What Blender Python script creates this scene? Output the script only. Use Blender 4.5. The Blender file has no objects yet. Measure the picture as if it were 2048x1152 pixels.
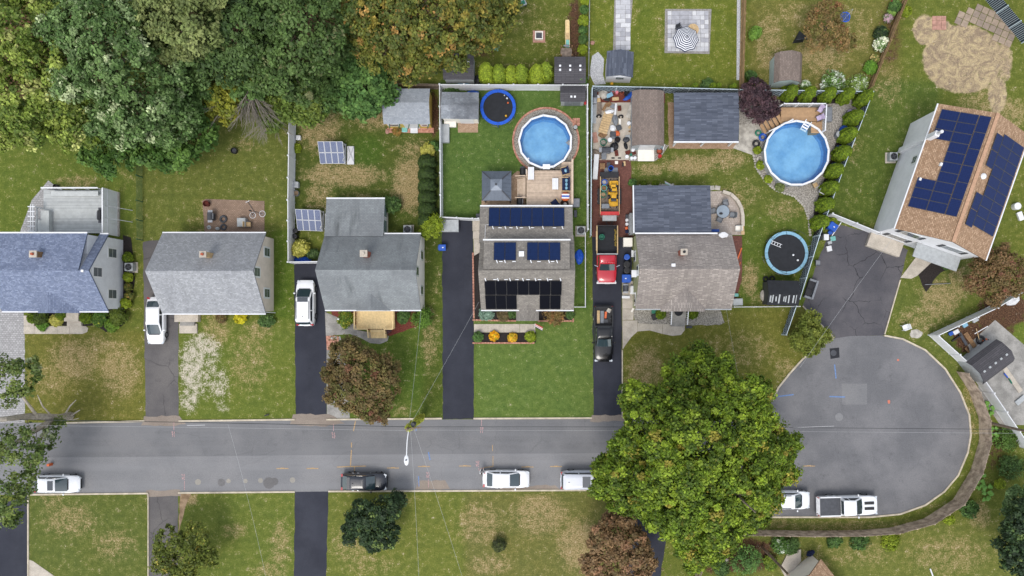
import bpy, math, random
import numpy as np
from mathutils import Vector, Matrix
random.seed(7); rng = np.random.default_rng(7)
R = math.radians
scene = bpy.context.scene
# ---------------- camera (straight down, 74 m up), sky, sun, exposure ----------------
HC, S, NX, NY = 74.0, 19.0, 1085.0, 635.0      # height, photo px per metre on the ground, point under the lens
cd = bpy.data.cameras.new('camera'); cam = bpy.data.objects.new('camera', cd); scene.collection.objects.link(cam)
cam.location = (0, 0, HC); cam.rotation_euler = (0, 0, 0)
cd.sensor_width = 36; cd.lens = 36*S*HC/2048; cd.shift_x = (1024-NX)/2048; cd.shift_y = (NY-576)/2048
cd.clip_start = 1; cd.clip_end = 2000; scene.camera = cam
SUN_EL, SUN_AZ = 64.0, 198.0                    # degrees; azimuth clockwise from +Y (photo's up)
world = bpy.data.worlds.new('World'); scene.world = world; world.use_nodes = True
wn = world.node_tree.nodes; wl = world.node_tree.links
sky = wn.new('ShaderNodeTexSky'); sky.sky_type = 'NISHITA'; sky.sun_disc = False
sky.sun_elevation = R(SUN_EL); sky.sun_rotation = R(SUN_AZ); sky.dust_density = 1.5; sky.air_density = 1.3; sky.ozone_density = 1.0
hz = wn.new('ShaderNodeHueSaturation'); hz.inputs['Saturation'].default_value = 0.36        # a thin white overcast, paler than clear blue
wl.new(sky.outputs[0], hz.inputs['Color']); wl.new(hz.outputs[0], wn['Background'].inputs[0]); wn['Background'].inputs[1].default_value = 0.15
sl = bpy.data.lights.new('sun', 'SUN'); sun = bpy.data.objects.new('sun', sl); scene.collection.objects.link(sun)
sl.energy = 1.05; sl.angle = R(20); sl.color = (1.0, 0.95, 0.88)
sd = Vector((math.sin(R(SUN_AZ))*math.cos(R(SUN_EL)), math.cos(R(SUN_AZ))*math.cos(R(SUN_EL)), math.sin(R(SUN_EL))))
sun.rotation_euler = sd.to_track_quat('Z', 'Y').to_euler(); sun.location = (0, -20, 60)
vs = scene.view_settings; vs.view_transform = 'Standard'; vs.look = 'None'; vs.gamma = 1.0; vs.exposure = 0.80; vs.use_curve_mapping = False
scene.cycles.max_bounces = 6; scene.cycles.transparent_max_bounces = 8

# ---------------- helpers ----------------
COL = scene.collection
def P(x, y, h=0.0):
    k = (1-h/HC)/S
    return Vector(((x-NX)*k, (NY-y)*k, h))
def P2(x, y, h=0.0):
    p = P(x, y, h); return (p.x, p.y)
def link(o): COL.objects.link(o); return o
def tag(o, label=None, cat=None, group=None, kind=None):
    if label: o['label'] = label
    if cat: o['category'] = cat
    if group: o['group'] = group
    if kind: o['kind'] = kind
    return o
def thing(name, label, cat, loc=(0, 0, 0), rz=0, group=None):
    o = link(bpy.data.objects.new(name, None)); o.location = loc; o.rotation_euler = (0, 0, rz)
    o.empty_display_size = 0.2
    return tag(o, label, cat, group)
def place(name, me, parent=None, loc=(0, 0, 0), rot=(0, 0, 0), scale=None):
    o = link(bpy.data.objects.new(name, me)); o.parent = parent; o.location = loc; o.rotation_euler = rot
    if scale: o.scale = scale
    return o
def copy_tree(o, parent=None):
    c = link(o.copy()); c.parent = parent
    for ch in o.children:
        copy_tree(ch, c)
    return c
class MB:
    def __init__(s): s.v = []; s.f = []; s.uv = []; s.has_uv = False
    def add(s, vs, fs, uvs=None):
        n = len(s.v); s.v += [tuple(v) for v in vs]; s.f += [tuple(i+n for i in f) for f in fs]
        if uvs: s.has_uv = True
        for k, f in enumerate(fs): s.uv.append(uvs[k] if uvs else [(0, 0)]*len(f))
        return s
    def box(s, c, d, rz=0, tilt=None):
        x, y, z = d[0]/2, d[1]/2, d[2]/2
        m = Matrix.Rotation(rz, 3, 'Z')
        if tilt: m = m @ tilt
        vs = [Vector(c)+m@Vector((a*x, b*y, e*z)) for e in (-1, 1) for a, b in ((-1, -1), (1, -1), (1, 1), (-1, 1))]
        return s.add(vs, [(3, 2, 1, 0), (4, 5, 6, 7), (0, 1, 5, 4), (1, 2, 6, 5), (2, 3, 7, 6), (3, 0, 4, 7)])
    def bar(s, a, b, w, h=None, up=(0, 0, 1)):
        a, b = Vector(a), Vector(b); d = (b-a); h = h or w
        t = d.normalized(); u = Vector(up)
        if abs(t.dot(u)) > .99: u = Vector((0, 1, 0))
        r = t.cross(u).normalized(); u = r.cross(t)
        vs = [p+r*(i*w/2)+u*(j*h/2) for p in (a, b) for i, j in ((-1, -1), (1, -1), (1, 1), (-1, 1))]
        return s.add(vs, [(3, 2, 1, 0), (4, 5, 6, 7), (0, 1, 5, 4), (1, 2, 6, 5), (2, 3, 7, 6), (3, 0, 4, 7)])
    def prism(s, poly, z0, z1):
        a = sum(poly[i][0]*poly[(i+1) % len(poly)][1]-poly[(i+1) % len(poly)][0]*poly[i][1] for i in range(len(poly)))
        if a < 0: poly = poly[::-1]
        n = len(poly); vs = [(p[0], p[1], z0) for p in poly]+[(p[0], p[1], z1) for p in poly]
        return s.add(vs, [tuple(range(n-1, -1, -1)), tuple(range(n, 2*n))]+[(i, (i+1) % n, n+(i+1) % n, n+i) for i in range(n)])
    def loft(s, rings, cap0=True, cap1=True):
        n = len(rings[0]); vs = [v for r in rings for v in r]; fs = []
        for k in range(len(rings)-1):
            for i in range(n): fs.append((k*n+i, k*n+(i+1) % n, (k+1)*n+(i+1) % n, (k+1)*n+i))
        if cap0: fs.append(tuple(range(n-1, -1, -1)))
        if cap1: fs.append(tuple((len(rings)-1)*n+i for i in range(n)))
        return s.add(vs, fs)
    def cyl(s, c, r, h, n=14, r2=None, cap0=True, cap1=True):
        r2 = r if r2 is None else r2
        ring = lambda rr, z: [(c[0]+rr*math.cos(i*2*math.pi/n), c[1]+rr*math.sin(i*2*math.pi/n), z) for i in range(n)]
        return s.loft([ring(r, c[2]), ring(r2, c[2]+h)], cap0, cap1)
    def lathe(s, c, prof, n=16, cap0=True, cap1=True):
        return s.loft([[(c[0]+r*math.cos(i*2*math.pi/n), c[1]+r*math.sin(i*2*math.pi/n), c[2]+z) for i in range(n)] for r, z in prof], cap0, cap1)
    def tube(s, pts, r, n=6, r2=None):
        pts = [Vector(p) for p in pts]; rings = []; m = len(pts)
        for k, p in enumerate(pts):
            t = (pts[min(k+1, m-1)]-pts[max(k-1, 0)])
            t = t.normalized() if t.length > 1e-6 else Vector((0, 0, 1))
            u = Vector((0, 0, 1)) if abs(t.z) < .9 else Vector((1, 0, 0))
            a = t.cross(u).normalized(); b = a.cross(t)
            rr = r if r2 is None else r+(r2-r)*k/(m-1)
            rings.append([p+a*(rr*math.cos(i*2*math.pi/n))+b*(rr*math.sin(i*2*math.pi/n)) for i in range(n)])
        return s.loft(rings)
    def torus(s, c, RR, r, n=22, m=8, axis='Z', sq=1.0):
        q = {'Z': Matrix.Identity(3), 'X': Matrix.Rotation(math.pi/2, 3, 'Y'), 'Y': Matrix.Rotation(math.pi/2, 3, 'X')}[axis]
        vs = []; fs = []
        for i in range(n):
            a = i*2*math.pi/n
            for j in range(m):
                b = j*2*math.pi/m
                vs.append(Vector(c)+q@Vector(((RR+r*math.cos(b))*math.cos(a), (RR+r*math.cos(b))*math.sin(a), r*sq*math.sin(b))))
        for i in range(n):
            for j in range(m): fs.append((i*m+j, ((i+1) % n)*m+j, ((i+1) % n)*m+(j+1) % m, i*m+(j+1) % m))
        return s.add(vs, fs)
    def blob(s, c, rad, nu=12, nv=7, jit=0.0):
        rings = []
        for k in range(nv+1):
            t = -math.pi/2+math.pi*k/nv
            rr = max(math.cos(t), 0.02)
            rings.append([(c[0]+rad[0]*rr*math.cos(i*2*math.pi/nu)*(1+random.uniform(-jit, jit)), c[1]+rad[1]*rr*math.sin(i*2*math.pi/nu)*(1+random.uniform(-jit, jit)), c[2]+rad[2]*math.sin(t)*(1+random.uniform(-jit, jit))) for i in range(nu)])
        return s.loft(rings)
    def quad(s, a, b, c, d, uv=None): return s.add([a, b, c, d], [(0, 1, 2, 3)], [uv] if uv else None)
    def mesh(s, name, mat, smooth=False):
        me = bpy.data.meshes.new(name); me.from_pydata(s.v, [], s.f)
        if s.has_uv:
            l = me.uv_layers.new(name='UVMap'); l.data.foreach_set('uv', [c for f in s.uv for p in f for c in p])
        if mat: me.materials.append(mat)
        if smooth:
            me.polygons.foreach_set('use_smooth', [True]*len(me.polygons))
            try: me.set_sharp_from_angle(angle=R(42))
            except Exception: pass
        me.update(); return me
    def build(s, name, mat, parent=None, smooth=False, loc=(0, 0, 0), rot=(0, 0, 0), kind=None):
        o = place(name, s.mesh(name, mat, smooth), parent, loc, rot)
        if kind: o['kind'] = kind
        return o

# ---------------- materials ----------------
K = 1.22                                         # picture brightness of a flat white surface; colours below are read off the photo and divided by it
def lin(c): c /= 255.0; return c/12.92 if c <= .04045 else ((c+.055)/1.055)**2.4
def C(r, g, b, k=None): k = k or K; return (lin(r)/k, lin(g)/k, lin(b)/k, 1.0)
class NT:
    def __init__(s, m): s.t = m.node_tree; s.n = s.t.nodes; s.l = s.t.links
    def node(s, typ, ins=None, **kw):
        x = s.n.new(typ)
        for k, v in kw.items(): setattr(x, k, v)
        for k, v in (ins or {}).items():
            if hasattr(v, 'is_linked') or isinstance(v, bpy.types.NodeSocket): s.l.new(v, x.inputs[k])
            else: x.inputs[k].default_value = v
        return x
    def noise(s, vec, scale, detail=3.0, rough=.55, dist=0.0): return s.node('ShaderNodeTexNoise', {'Vector': vec, 'Scale': scale, 'Detail': detail, 'Roughness': rough, 'Distortion': dist}).outputs[0]
    def math(s, op, a, b=None, clamp=False):
        ins = {0: a}
        if b is not None: ins[1] = b
        return s.node('ShaderNodeMath', ins, operation=op, use_clamp=clamp).outputs[0]
    def ramp(s, f, a, b): return s.node('ShaderNodeMapRange', {0: f, 1: a, 2: b}, interpolation_type='SMOOTHSTEP').outputs[0]
    def mix(s, f, a, b, mode='MIX'):
        x = s.n.new('ShaderNodeMix'); x.data_type = 'RGBA'; x.blend_type = mode
        for i, v in ((0, f), (6, a), (7, b)):
            if isinstance(v, bpy.types.NodeSocket): s.l.new(v, x.inputs[i])
            else: x.inputs[i].default_value = v
        return x.outputs[2]
    def bump(s, h, strength=.4, dist=.05): return s.node('ShaderNodeBump', {'Height': h, 'Strength': strength, 'Distance': dist}).outputs[0]
def newmat(name):
    m = bpy.data.materials.new(name); m.use_nodes = True
    return m, NT(m), m.node_tree.nodes['Principled BSDF']
def sc(c, f): return (c[0]*f, c[1]*f, c[2]*f, 1.0)
def mat(name, c, rough=.6, var=.12, scale=3.0, metal=0.0, bump=0.0, c2=None, spec=.35, coat=0.0, fine=.06, vec='pos'):
    m, t, b = newmat(name)
    pos = t.node('ShaderNodeNewGeometry').outputs['Position'] if vec == 'pos' else t.node('ShaderNodeTexCoord').outputs['Object']
    n1 = t.noise(pos, scale, 5.0); n2 = t.noise(pos, scale*9, 2.0)
    col = t.mix(t.ramp(n1, .32, .68), sc(c, 1-var), c2 or sc(c, 1+var))
    if fine: col = t.mix(t.ramp(n2, .3, .7), col, sc((1, 1, 1), 1-3*fine), 'MULTIPLY')
    t.l.new(col, b.inputs['Base Color']); b.inputs['Roughness'].default_value = rough; b.inputs['Metallic'].default_value = metal
    b.inputs['Specular IOR Level'].default_value = spec; b.inputs['Coat Weight'].default_value = coat; b.inputs['Coat Roughness'].default_value = .06
    if bump: t.l.new(t.bump(n2, bump, .03), b.inputs['Normal'])
    return m
def brickmat(name, ca, cb, cm, w, h, uv=False, mortar=.012, stain=None, rot=0.0, offset=.5, rough=.85, big=.35, speck=0.5, streak=0.0):
    """shingles, bricks and pavers too small to be built one by one"""
    m, t, b = newmat(name)
    pos = t.node('ShaderNodeUVMap').outputs[0] if uv else t.node('ShaderNodeNewGeometry').outputs['Position']
    wp = t.node('ShaderNodeNewGeometry').outputs['Position']
    v = t.node('ShaderNodeMapping', {'Vector': pos, 'Rotation': (0, 0, rot)}).outputs[0]
    br = t.node('ShaderNodeTexBrick', {'Vector': v, 'Color1': ca, 'Color2': cb, 'Mortar': cm, 'Scale': 1.0, 'Mortar Size': mortar, 'Mortar Smooth': .3, 'Bias': 0.0, 'Brick Width': w, 'Row Height': h}, offset=offset)
    col = br.outputs[0]
    sp = t.node('ShaderNodeTexWhiteNoise', {'Vector': t.node('ShaderNodeVectorMath', {0: v, 1: (w*.5, h, 1.0)}, operation='SNAP').outputs[0]}).outputs[0]
    col = t.mix(t.math('MULTIPLY', t.ramp(sp, .15, 1.0), speck), col, sc(ca, .72))
    col = t.mix(t.math('MULTIPLY', t.ramp(t.noise(wp, .45, 5.0), .38, .7), big), col, sc(ca, .62) if stain is None else stain)
    if streak:                                    # algae runs down the slope
        sv = t.node('ShaderNodeMapping', {'Vector': pos, 'Scale': (1.0, .16, 1.0)}).outputs[0]
        col = t.mix(t.math('MULTIPLY', t.math('MULTIPLY', t.ramp(t.noise(sv, .9, 5.0, .6), .47, .72), t.ramp(t.noise(wp, .3, 2.0), .35, .6)), streak), col, sc(ca, .42))
    col = t.mix(t.ramp(t.noise(wp, 22.0, 2.0), .3, .7), col, (.82, .82, .82, 1), 'MULTIPLY')
    t.l.new(col, b.inputs['Base Color']); b.inputs['Roughness'].default_value = rough; b.inputs['Specular IOR Level'].default_value = .25
    t.l.new(t.bump(br.outputs[1], .35, .02), b.inputs['Normal'])
    return m
def glassmat(name, c, rough=.06, spec=.8):
    m, t, b = newmat(name)
    b.inputs['Base Color'].default_value = c; b.inputs['Roughness'].default_value = rough; b.inputs['Specular IOR Level'].default_value = spec; b.inputs['Coat Weight'].default_value = .6; b.inputs['Coat Roughness'].default_value = .03
    return m
def panelmat(name, c, line, nx=6, ny=10, rough=.3, coat=.0, spec=.12):
    m, t, b = newmat(name)
    uv = t.node('ShaderNodeUVMap').outputs[0]
    br = t.node('ShaderNodeTexBrick', {'Vector': uv, 'Color1': c, 'Color2': sc(c, 1.25), 'Mortar': line, 'Scale': 1.0, 'Mortar Size': .012, 'Brick Width': 1/nx, 'Row Height': 1/ny}, offset=0.0)
    t.l.new(br.outputs[0], b.inputs['Base Color']); b.inputs['Roughness'].default_value = rough; b.inputs['Coat Weight'].default_value = coat; b.inputs['Coat Roughness'].default_value = .1; b.inputs['Specular IOR Level'].default_value = spec
    return m
def leafmat(name, trans=.25, rough=.55):
    m, t, b = newmat(name)
    at = t.node('ShaderNodeAttribute', attribute_name='tint').outputs[0]
    n = t.noise(t.node('ShaderNodeNewGeometry').outputs['Position'], 2.2, 3.0)
    col = t.mix(t.ramp(n, .3, .7), sc((1, 1, 1), .78), sc((1, 1, 1), 1.18)); col = t.mix(1.0, at, col, 'MULTIPLY')
    t.l.new(col, b.inputs['Base Color']); b.inputs['Roughness'].default_value = rough; b.inputs['Specular IOR Level'].default_value = .25
    tr = t.node('ShaderNodeBsdfTranslucent', {'Color': col}); mx = t.node('ShaderNodeMixShader', {0: trans, 1: b.outputs[0], 2: tr.outputs[0]})
    t.l.new(mx.outputs[0], t.n['Material Output'].inputs[0])
    return m
M = {}
M['leaf'] = leafmat('leaf'); M['needle'] = leafmat('needle', .1, .7)
M['bark'] = mat('bark', C(120, 108, 96), .9, .25, 6, bump=.5); M['deadwood'] = mat('deadwood', C(150, 142, 132), .85, .2, 5)
M['white'] = mat('white_vinyl', C(232, 233, 236), .45, .04, 2, fine=.015); M['offwhite'] = mat('white_paint', C(222, 222, 224), .55, .07, 1.5, fine=.03)
M['concrete'] = mat('concrete', C(196, 186, 172), .9, .12, 1.2, bump=.1); M['concrete_old'] = mat('old_concrete', C(158, 155, 150), .9, .22, .9, bump=.2)
M['kerb'] = mat('kerb_concrete', C(205, 193, 172), .9, .16, 1.5)
M['black'] = mat('black_plastic', C(38, 38, 42), .5, .2, 4); M['blackmat'] = mat('black_rubber', C(38, 40, 45), .8, .15, 3)
M['darkgrey'] = mat('dark_grey', C(74, 76, 82), .55, .15, 3); M['grey'] = mat('grey_paint', C(130, 134, 140), .6, .12, 3); M['lightgrey'] = mat('light_grey', C(178, 182, 184), .6, .1, 3)
M['steel'] = mat('galvanised_steel', C(176, 178, 182), .38, .12, 6, metal=.7)
M['chrome'] = mat('chrome', C(220, 222, 226), .15, .05, 3, metal=1.0)
M['blue'] = mat('blue_plastic', C(40, 92, 190), .45, .1, 3); M['brightblue'] = mat('bright_blue', C(30, 92, 205), .5, .12, 5); M['navy'] = mat('navy_fabric', C(28, 38, 72), .9, .12, 6)
M['red'] = mat('red_plastic', C(196, 56, 56), .5, .15, 4); M['orange'] = mat('orange_plastic', C(226, 110, 60), .5, .12, 4); M['yellow'] = mat('mower_yellow', C(222, 168, 40), .45, .12, 5)
M['green'] = mat('green_plastic', C(38, 120, 96), .5, .15, 4); M['teal'] = mat('pale_teal', C(122, 186, 178), .55, .12, 4); M['pink'] = mat('pink_plastic', C(222, 130, 140), .6, .1, 4); M['lilac'] = mat('lilac_cloth', C(196, 180, 208), .9, .1, 6)
M['terracotta'] = mat('terracotta', C(176, 92, 66), .85, .15, 5); M['rust'] = mat('rust', C(98, 46, 36), .9, .35, 6)
M['wood'] = mat('tan_wood', C(206, 176, 132), .8, .16, 5, bump=.2); M['wood_grey'] = mat('weathered_wood', C(134, 120, 108), .9, .28, 4, bump=.3); M['wood_brown'] = mat('brown_wood', C(142, 110, 78), .85, .25, 5, bump=.3)
M['cedar'] = mat('cedar_boards', C(242, 214, 160), .75, .1, 5); M['deckpale'] = mat('pale_deck_boards', C(212, 190, 168), .8, .1, 3); M['composite'] = mat('brown_composite_boards', C(190, 154, 116), .7, .08, 4); M['deckwhite'] = mat('painted_deck_boards', C(196, 199, 198), .7, .08, 2.0, fine=.03)
M['mulch'] = mat('dark_mulch', C(48, 42, 40), .95, .35, 9, bump=.5); M['redmulch'] = mat('red_mulch', C(120, 62, 52), .95, .3, 9, bump=.5); M['soil'] = mat('bare_soil', C(150, 124, 96), .95, .22, 1.5, c2=C(178, 152, 122), bump=.4)
M['gravel'] = mat('river_gravel', C(152, 144, 134), .95, .3, 9, c2=C(206, 200, 190), bump=.8, fine=.14); M['whitegravel'] = mat('white_gravel', C(196, 198, 204), .95, .22, 9, c2=C(232, 233, 236), bump=.8, fine=.12)
M['stone'] = mat('pale_stone', C(188, 182, 172), .9, .2, 3); M['flag'] = mat('flagstone', C(176, 170, 160), .9, .2, 1.6, c2=C(206, 200, 188), bump=.2); M['pinkstone'] = mat('pink_paver', C(186, 142, 126), .9, .16, 3)
M['brick_edge'] = mat('brick_edging', C(192, 132, 112), .9, .25, 5, c2=C(214, 160, 138)); M['brickred'] = mat('red_brick', C(158, 92, 74), .9, .25, 6)
M['glass'] = glassmat('car_glass', C(50, 66, 72)); M['glassdark'] = glassmat('dark_window', C(44, 52, 60)); M['glasspale'] = glassmat('hazy_glass', C(120, 142, 150), .15)
M['tyre'] = mat('tyre_rubber', C(40, 40, 43), .85, .15, 6); M['rim'] = mat('alloy', C(170, 172, 176), .3, .1, 5, metal=.8)
M['lamp_red'] = mat('tail_light', C(170, 20, 28), .2, .1, 5, coat=.6); M['lamp_clear'] = mat('head_light', C(208, 214, 220), .12, .05, 5, coat=.8)
def paint(name, c, rough=.28, coat=.8): return mat(name, c, rough, .03, 1.0, coat=coat, fine=.01)
M['p_white'] = paint('white_car_paint', C(244, 245, 248)); M['p_black'] = paint('black_car_paint', C(16, 17, 21), .22, .45); M['p_red'] = paint('red_truck_paint', C(190, 28, 48)); M['p_silver'] = paint('silver_car_paint', C(208, 211, 220)); M['p_grey'] = paint('slate_car_paint', C(34, 38, 48), .25, .6)
# ---------------- ground: one grass sheet; attributes say where grass is thin, dead or gone ----------------
def axis(a, b, st): return np.concatenate([[-900, -400, -200, -110], np.arange(a, b+st/2, st), [110, 200, 400, 900]])
def smooth(x, a, b):
    t = np.clip((x-a)/(b-a), 0, 1); return t*t*(3-2*t)
gx = axis(-64, 58, .42); gy = axis(-34, 40, .42)
XX, YY = np.meshgrid(gx, gy); px = XX*S+NX; py = NY-YY*S
base = np.zeros(XX.shape+(4,)); base[..., 3] = 1; base[..., :3] = C(103, 112, 50)[:3]
def zone(x0, y0, x1, y1, c, f=10):
    w = smooth(px, x0-f, x0+f)*(1-smooth(px, x1-f, x1+f))*smooth(py, y0-f, y0+f)*(1-smooth(py, y1-f, y1+f))
    base[..., :3] = base[..., :3]*(1-w[..., None])+np.array(c[:3])*w[..., None]
zone(-400, 200, 280, 480, C(100, 114, 50)); zone(270, 240, 585, 500, C(103, 111, 54)); zone(540, 460, 590, 840, C(90, 110, 42))
zone(580, 200, 880, 460, C(84, 96, 44)); zone(50, 660, 290, 845, C(112, 112, 54)); zone(355, 640, 592, 845, C(104, 116, 52)); zone(650, 640, 886, 840, C(90, 108, 46)); zone(845, 460, 890, 840, C(84, 98, 42))
zone(880, 160, 1178, 470, C(88, 112, 56), 3); zone(946, 600, 1187, 840, C(98, 119, 60), 3); zone(1145, 400, 1178, 620, C(88, 112, 52), 3)
zone(945, 0, 1175, 160, C(96, 104, 46)); zone(1180, 0, 1490, 170, C(106, 116, 48)); zone(1500, 0, 1800, 170, C(112, 112, 58)); zone(1265, 290, 1620, 470, C(98, 108, 50)); zone(1470, 430, 1640, 610, C(92, 108, 46))
zone(1244, 620, 1660, 860, C(110, 112, 52)); zone(1660, 160, 1880, 450, C(90, 106, 48)); zone(1780, 500, 2000, 760, C(100, 110, 52)); zone(1500, 1040, 2100, 1200, C(110, 116, 58)); zone(50, 985, 300, 1200, C(98, 108, 54)); zone(355, 985, 592, 1200, C(104, 116, 54)); zone(655, 985, 930, 1200, C(110, 118, 56)); zone(930, 985, 1300, 1200, C(112, 113, 62)); zone(1955, 600, 2100, 760, C(104, 118, 50))
def field(spots):
    a = np.zeros(XX.shape)
    for s in spots:
        x, y, rx, ry, v = s[:5]; r = np.sqrt(((px-x)/rx)**2+((py-y)/ry)**2); a = np.maximum(a, v*(1-smooth(r, .35, 1.15)))
    return a
dead = field([(150, 365, 60, 22, .6), (255, 340, 30, 40, .35), (490, 290, 40, 18, .5), (400, 440, 30, 60, .3), (640, 250, 60, 70, .75), (760, 230, 80, 40, .75), (690, 350, 110, 34, .85), (820, 370, 50, 75, .95), (640, 390, 40, 40, .6), (830, 300, 50, 30, .6), (700, 395, 60, 20, .4),
 (150, 720, 80, 60, .7), (240, 740, 60, 80, .7), (100, 760, 60, 50, .5), (200, 690, 60, 30, .6), (500, 720, 60, 90, .5), (520, 660, 40, 30, .6), (430, 660, 40, 60, .6), (860, 680, 24, 90, .55), (872, 570, 16, 50, .4), (800, 820, 40, 20, .4),
 (1260, 20, 40, 30, .3), (1380, 330, 70, 28, .8), (1450, 320, 60, 30, .75), (1300, 340, 40, 18, .7), (1480, 390, 60, 50, .45), (1570, 420, 50, 30, .5), (1500, 560, 22, 50, .85), (1530, 600, 40, 20, .5),
 (1540, 90, 40, 90, .6), (1640, 110, 70, 50, .7), (1720, 60, 40, 80, .4), (1590, 30, 60, 40, .45), (1640, 145, 40, 20, .5), (1780, 170, 40, 60, .5), (1700, 300, 30, 60, .35), (1880, 600, 60, 60, .75), (1840, 640, 60, 40, .55), (1920, 560, 40, 50, .7), (1960, 200, 60, 60, .6), (2010, 230, 60, 50, .7),
 (1290, 740, 50, 70, .7), (1330, 790, 40, 40, .5), (1500, 700, 80, 60, .45), (1420, 690, 60, 30, .35), (1570, 740, 30, 40, .55), (1300, 700, 30, 30, .4),
 (960, 1050, 70, 60, .6), (1080, 1030, 80, 60, .7), (1160, 1090, 60, 70, .85), (980, 1130, 60, 30, .6), (700, 1090, 60, 60, .5), (740, 1130, 80, 30, .45), (800, 1000, 30, 20, .5), (140, 1040, 80, 50, .55), (230, 1090, 60, 50, .5), (100, 1000, 40, 30, .5), (380, 1000, 22, 16, .95), (560, 1090, 30, 70, .6), (470, 1060, 40, 24, .5), (540, 1140, 50, 24, .55),
 (1700, 1055, 260, 22, .45), (1850, 1010, 40, 30, .4), (1940, 820, 24, 120, .55), (1900, 1110, 120, 60, .5), (1960, 1030, 30, 40, .7), (1720, 1110, 100, 40, .4), (1620, 1130, 60, 40, .5), (1560, 1045, 40, 14, .6), (1080, 60, 100, 70, .3), (1040, 20, 80, 40, .35), (1330, 200, 60, 20, .3), (1640, 175, 200, 10, .5), (1365, 60, 72, 68, .55), (1000, 350, 10, 10, 0)])
dirt = field([(500, 90, 330, 130, 1.0), (90, 110, 200, 150, 1.0), (330, 230, 150, 90, .9), (720, 150, 120, 90, 1.0), (850, 60, 150, 90, .9), (965, 100, 40, 26, .7), (410, 740, 34, 95, .0), (1700, 1100, 10, 10, 0), (1440, 1120, 80, 40, .9), (1500, 1110, 80, 50, .9), (1990, 900, 40, 80, .6), (2010, 620, 80, 50, .9), (1990, 650, 60, 50, .9), (1940, 675, 46, 46, 1.0), (1925, 668, 30, 24, 1.0), (868, 230, 14, 70, .9), (808, 190, 50, 34, .5), (1150, 60, 22, 100, .85), (1780, 70, 40, 110, .6), (-100, 880, 200, 120, .7), (60, 880, 60, 60, .6), (1330, 1130, 60, 40, .4), (1980, 540, 60, 40, .5)])
chalk = field([(384, 735, 34, 80, .85), (405, 690, 42, 34, .8), (440, 770, 26, 50, .65), (378, 800, 28, 34, .75), (425, 700, 26, 36, .7), (445, 812, 20, 20, .5), (410, 750, 36, 60, .6)])
tan = field([(1926, 118, 100, 86, 1.25), (1850, 60, 34, 44, .85), (1995, 190, 30, 60, .7), (2010, 120, 26, 70, .6), (1880, 60, 40, 30, .8)])
dark_green = field([(730, 300, 60, 50, .9), (560, 560, 22, 130, .5), (830, 740, 40, 90, .6), (420, 440, 60, 30, .4), (1300, 350, 160, 20, .5), (1560, 350, 40, 60, .4), (1250, 80, 30, 60, .4), (1050, 118, 90, 20, .5), (1290, 40, 30, 60, .5), (800, 420, 40, 40, .5), (1400, 150, 60, 24, .4)])  # spots where the grass is tinted a darker green
lawn4 = (smooth(px, 878, 884)*(1-smooth(px, 1174, 1190)))*((1-smooth(py, 462, 474))*smooth(py, 160, 168)+smooth(py, 596, 604)*(1-smooth(py, 836, 842)))
dead = np.maximum(dead, .13*(1-np.clip(lawn4, 0, 1)))      # thin tan grass everywhere but on the even middle lawn
nv, nu = XX.shape
verts = np.stack([XX.ravel(), YY.ravel(), np.zeros(XX.size)], 1)
ii = np.arange(nv*nu).reshape(nv, nu); quads = np.stack([ii[:-1, :-1], ii[:-1, 1:], ii[1:, 1:], ii[1:, :-1]], -1).reshape(-1, 4)
def npmesh(name, verts, quads, attrs=None):
    me = bpy.data.meshes.new(name); k = quads.shape[1]
    me.vertices.add(len(verts)); me.vertices.foreach_set('co', verts.astype(np.float32).ravel())
    me.loops.add(quads.size); me.loops.foreach_set('vertex_index', quads.astype(np.int32).ravel())
    me.polygons.add(len(quads)); me.polygons.foreach_set('loop_start', np.arange(0, quads.size, k, dtype=np.int32))
    me.update(calc_edges=True); me.validate(); return me
gm = npmesh('ground', verts, quads)
for nm, arr in (('dead', dead), ('dirt', dirt), ('chalk', chalk), ('tan', tan), ('moss', dark_green)):
    at = gm.attributes.new(nm, 'FLOAT', 'POINT'); at.data.foreach_set('value', arr.astype(np.float32).ravel())
at = gm.attributes.new('base', 'FLOAT_COLOR', 'POINT'); at.data.foreach_set('color', base.astype(np.float32).ravel())
m, t, b = newmat('grass')
pos = t.node('ShaderNodeNewGeometry').outputs['Position']
A = lambda n, k=2: t.node('ShaderNodeAttribute', attribute_name=n).outputs[k]
nl, nm_, nf, ng = t.noise(pos, .35, 4.0), t.noise(pos, 1.6, 5.0, .65), t.noise(pos, 7.0, 4.0, .7), t.noise(pos, 26.0, 2.0)
col = A('base', 0)
col = t.mix(t.math('MULTIPLY', t.ramp(A('moss'), .2, 1.0), .7), col, C(72, 100, 36))
col = t.mix(t.ramp(nl, .3, .7), col, (1.07, 1.03, .97, 1), 'MULTIPLY'); col = t.mix(t.ramp(nm_, .36, .62), t.mix(1.0, col, (.80, .84, .80, 1), 'MULTIPLY'), t.mix(1.0, col, (1.12, 1.08, 1.04, 1), 'MULTIPLY'))
dm = t.math('ADD', A('dead'), t.math('ADD', t.math('MULTIPLY', t.math('SUBTRACT', nm_, .5), 1.9), t.math('MULTIPLY', t.math('SUBTRACT', nf, .5), 1.5)))
dm2 = t.math('ADD', dm, t.math('MULTIPLY', t.math('SUBTRACT', nl, .5), .5))
col = t.mix(t.math('MULTIPLY', t.ramp(dm2, .22, 1.0), .8), col, t.mix(t.ramp(nf, .35, .65), C(150, 128, 84), C(184, 162, 124)))
col = t.mix(t.ramp(t.math('ADD', A('dirt'), t.math('MULTIPLY', t.math('SUBTRACT', nm_, .5), 1.4)), .42, .8), col, t.mix(t.ramp(nf, .3, .7), C(66, 48, 38), C(108, 80, 60)))
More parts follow.
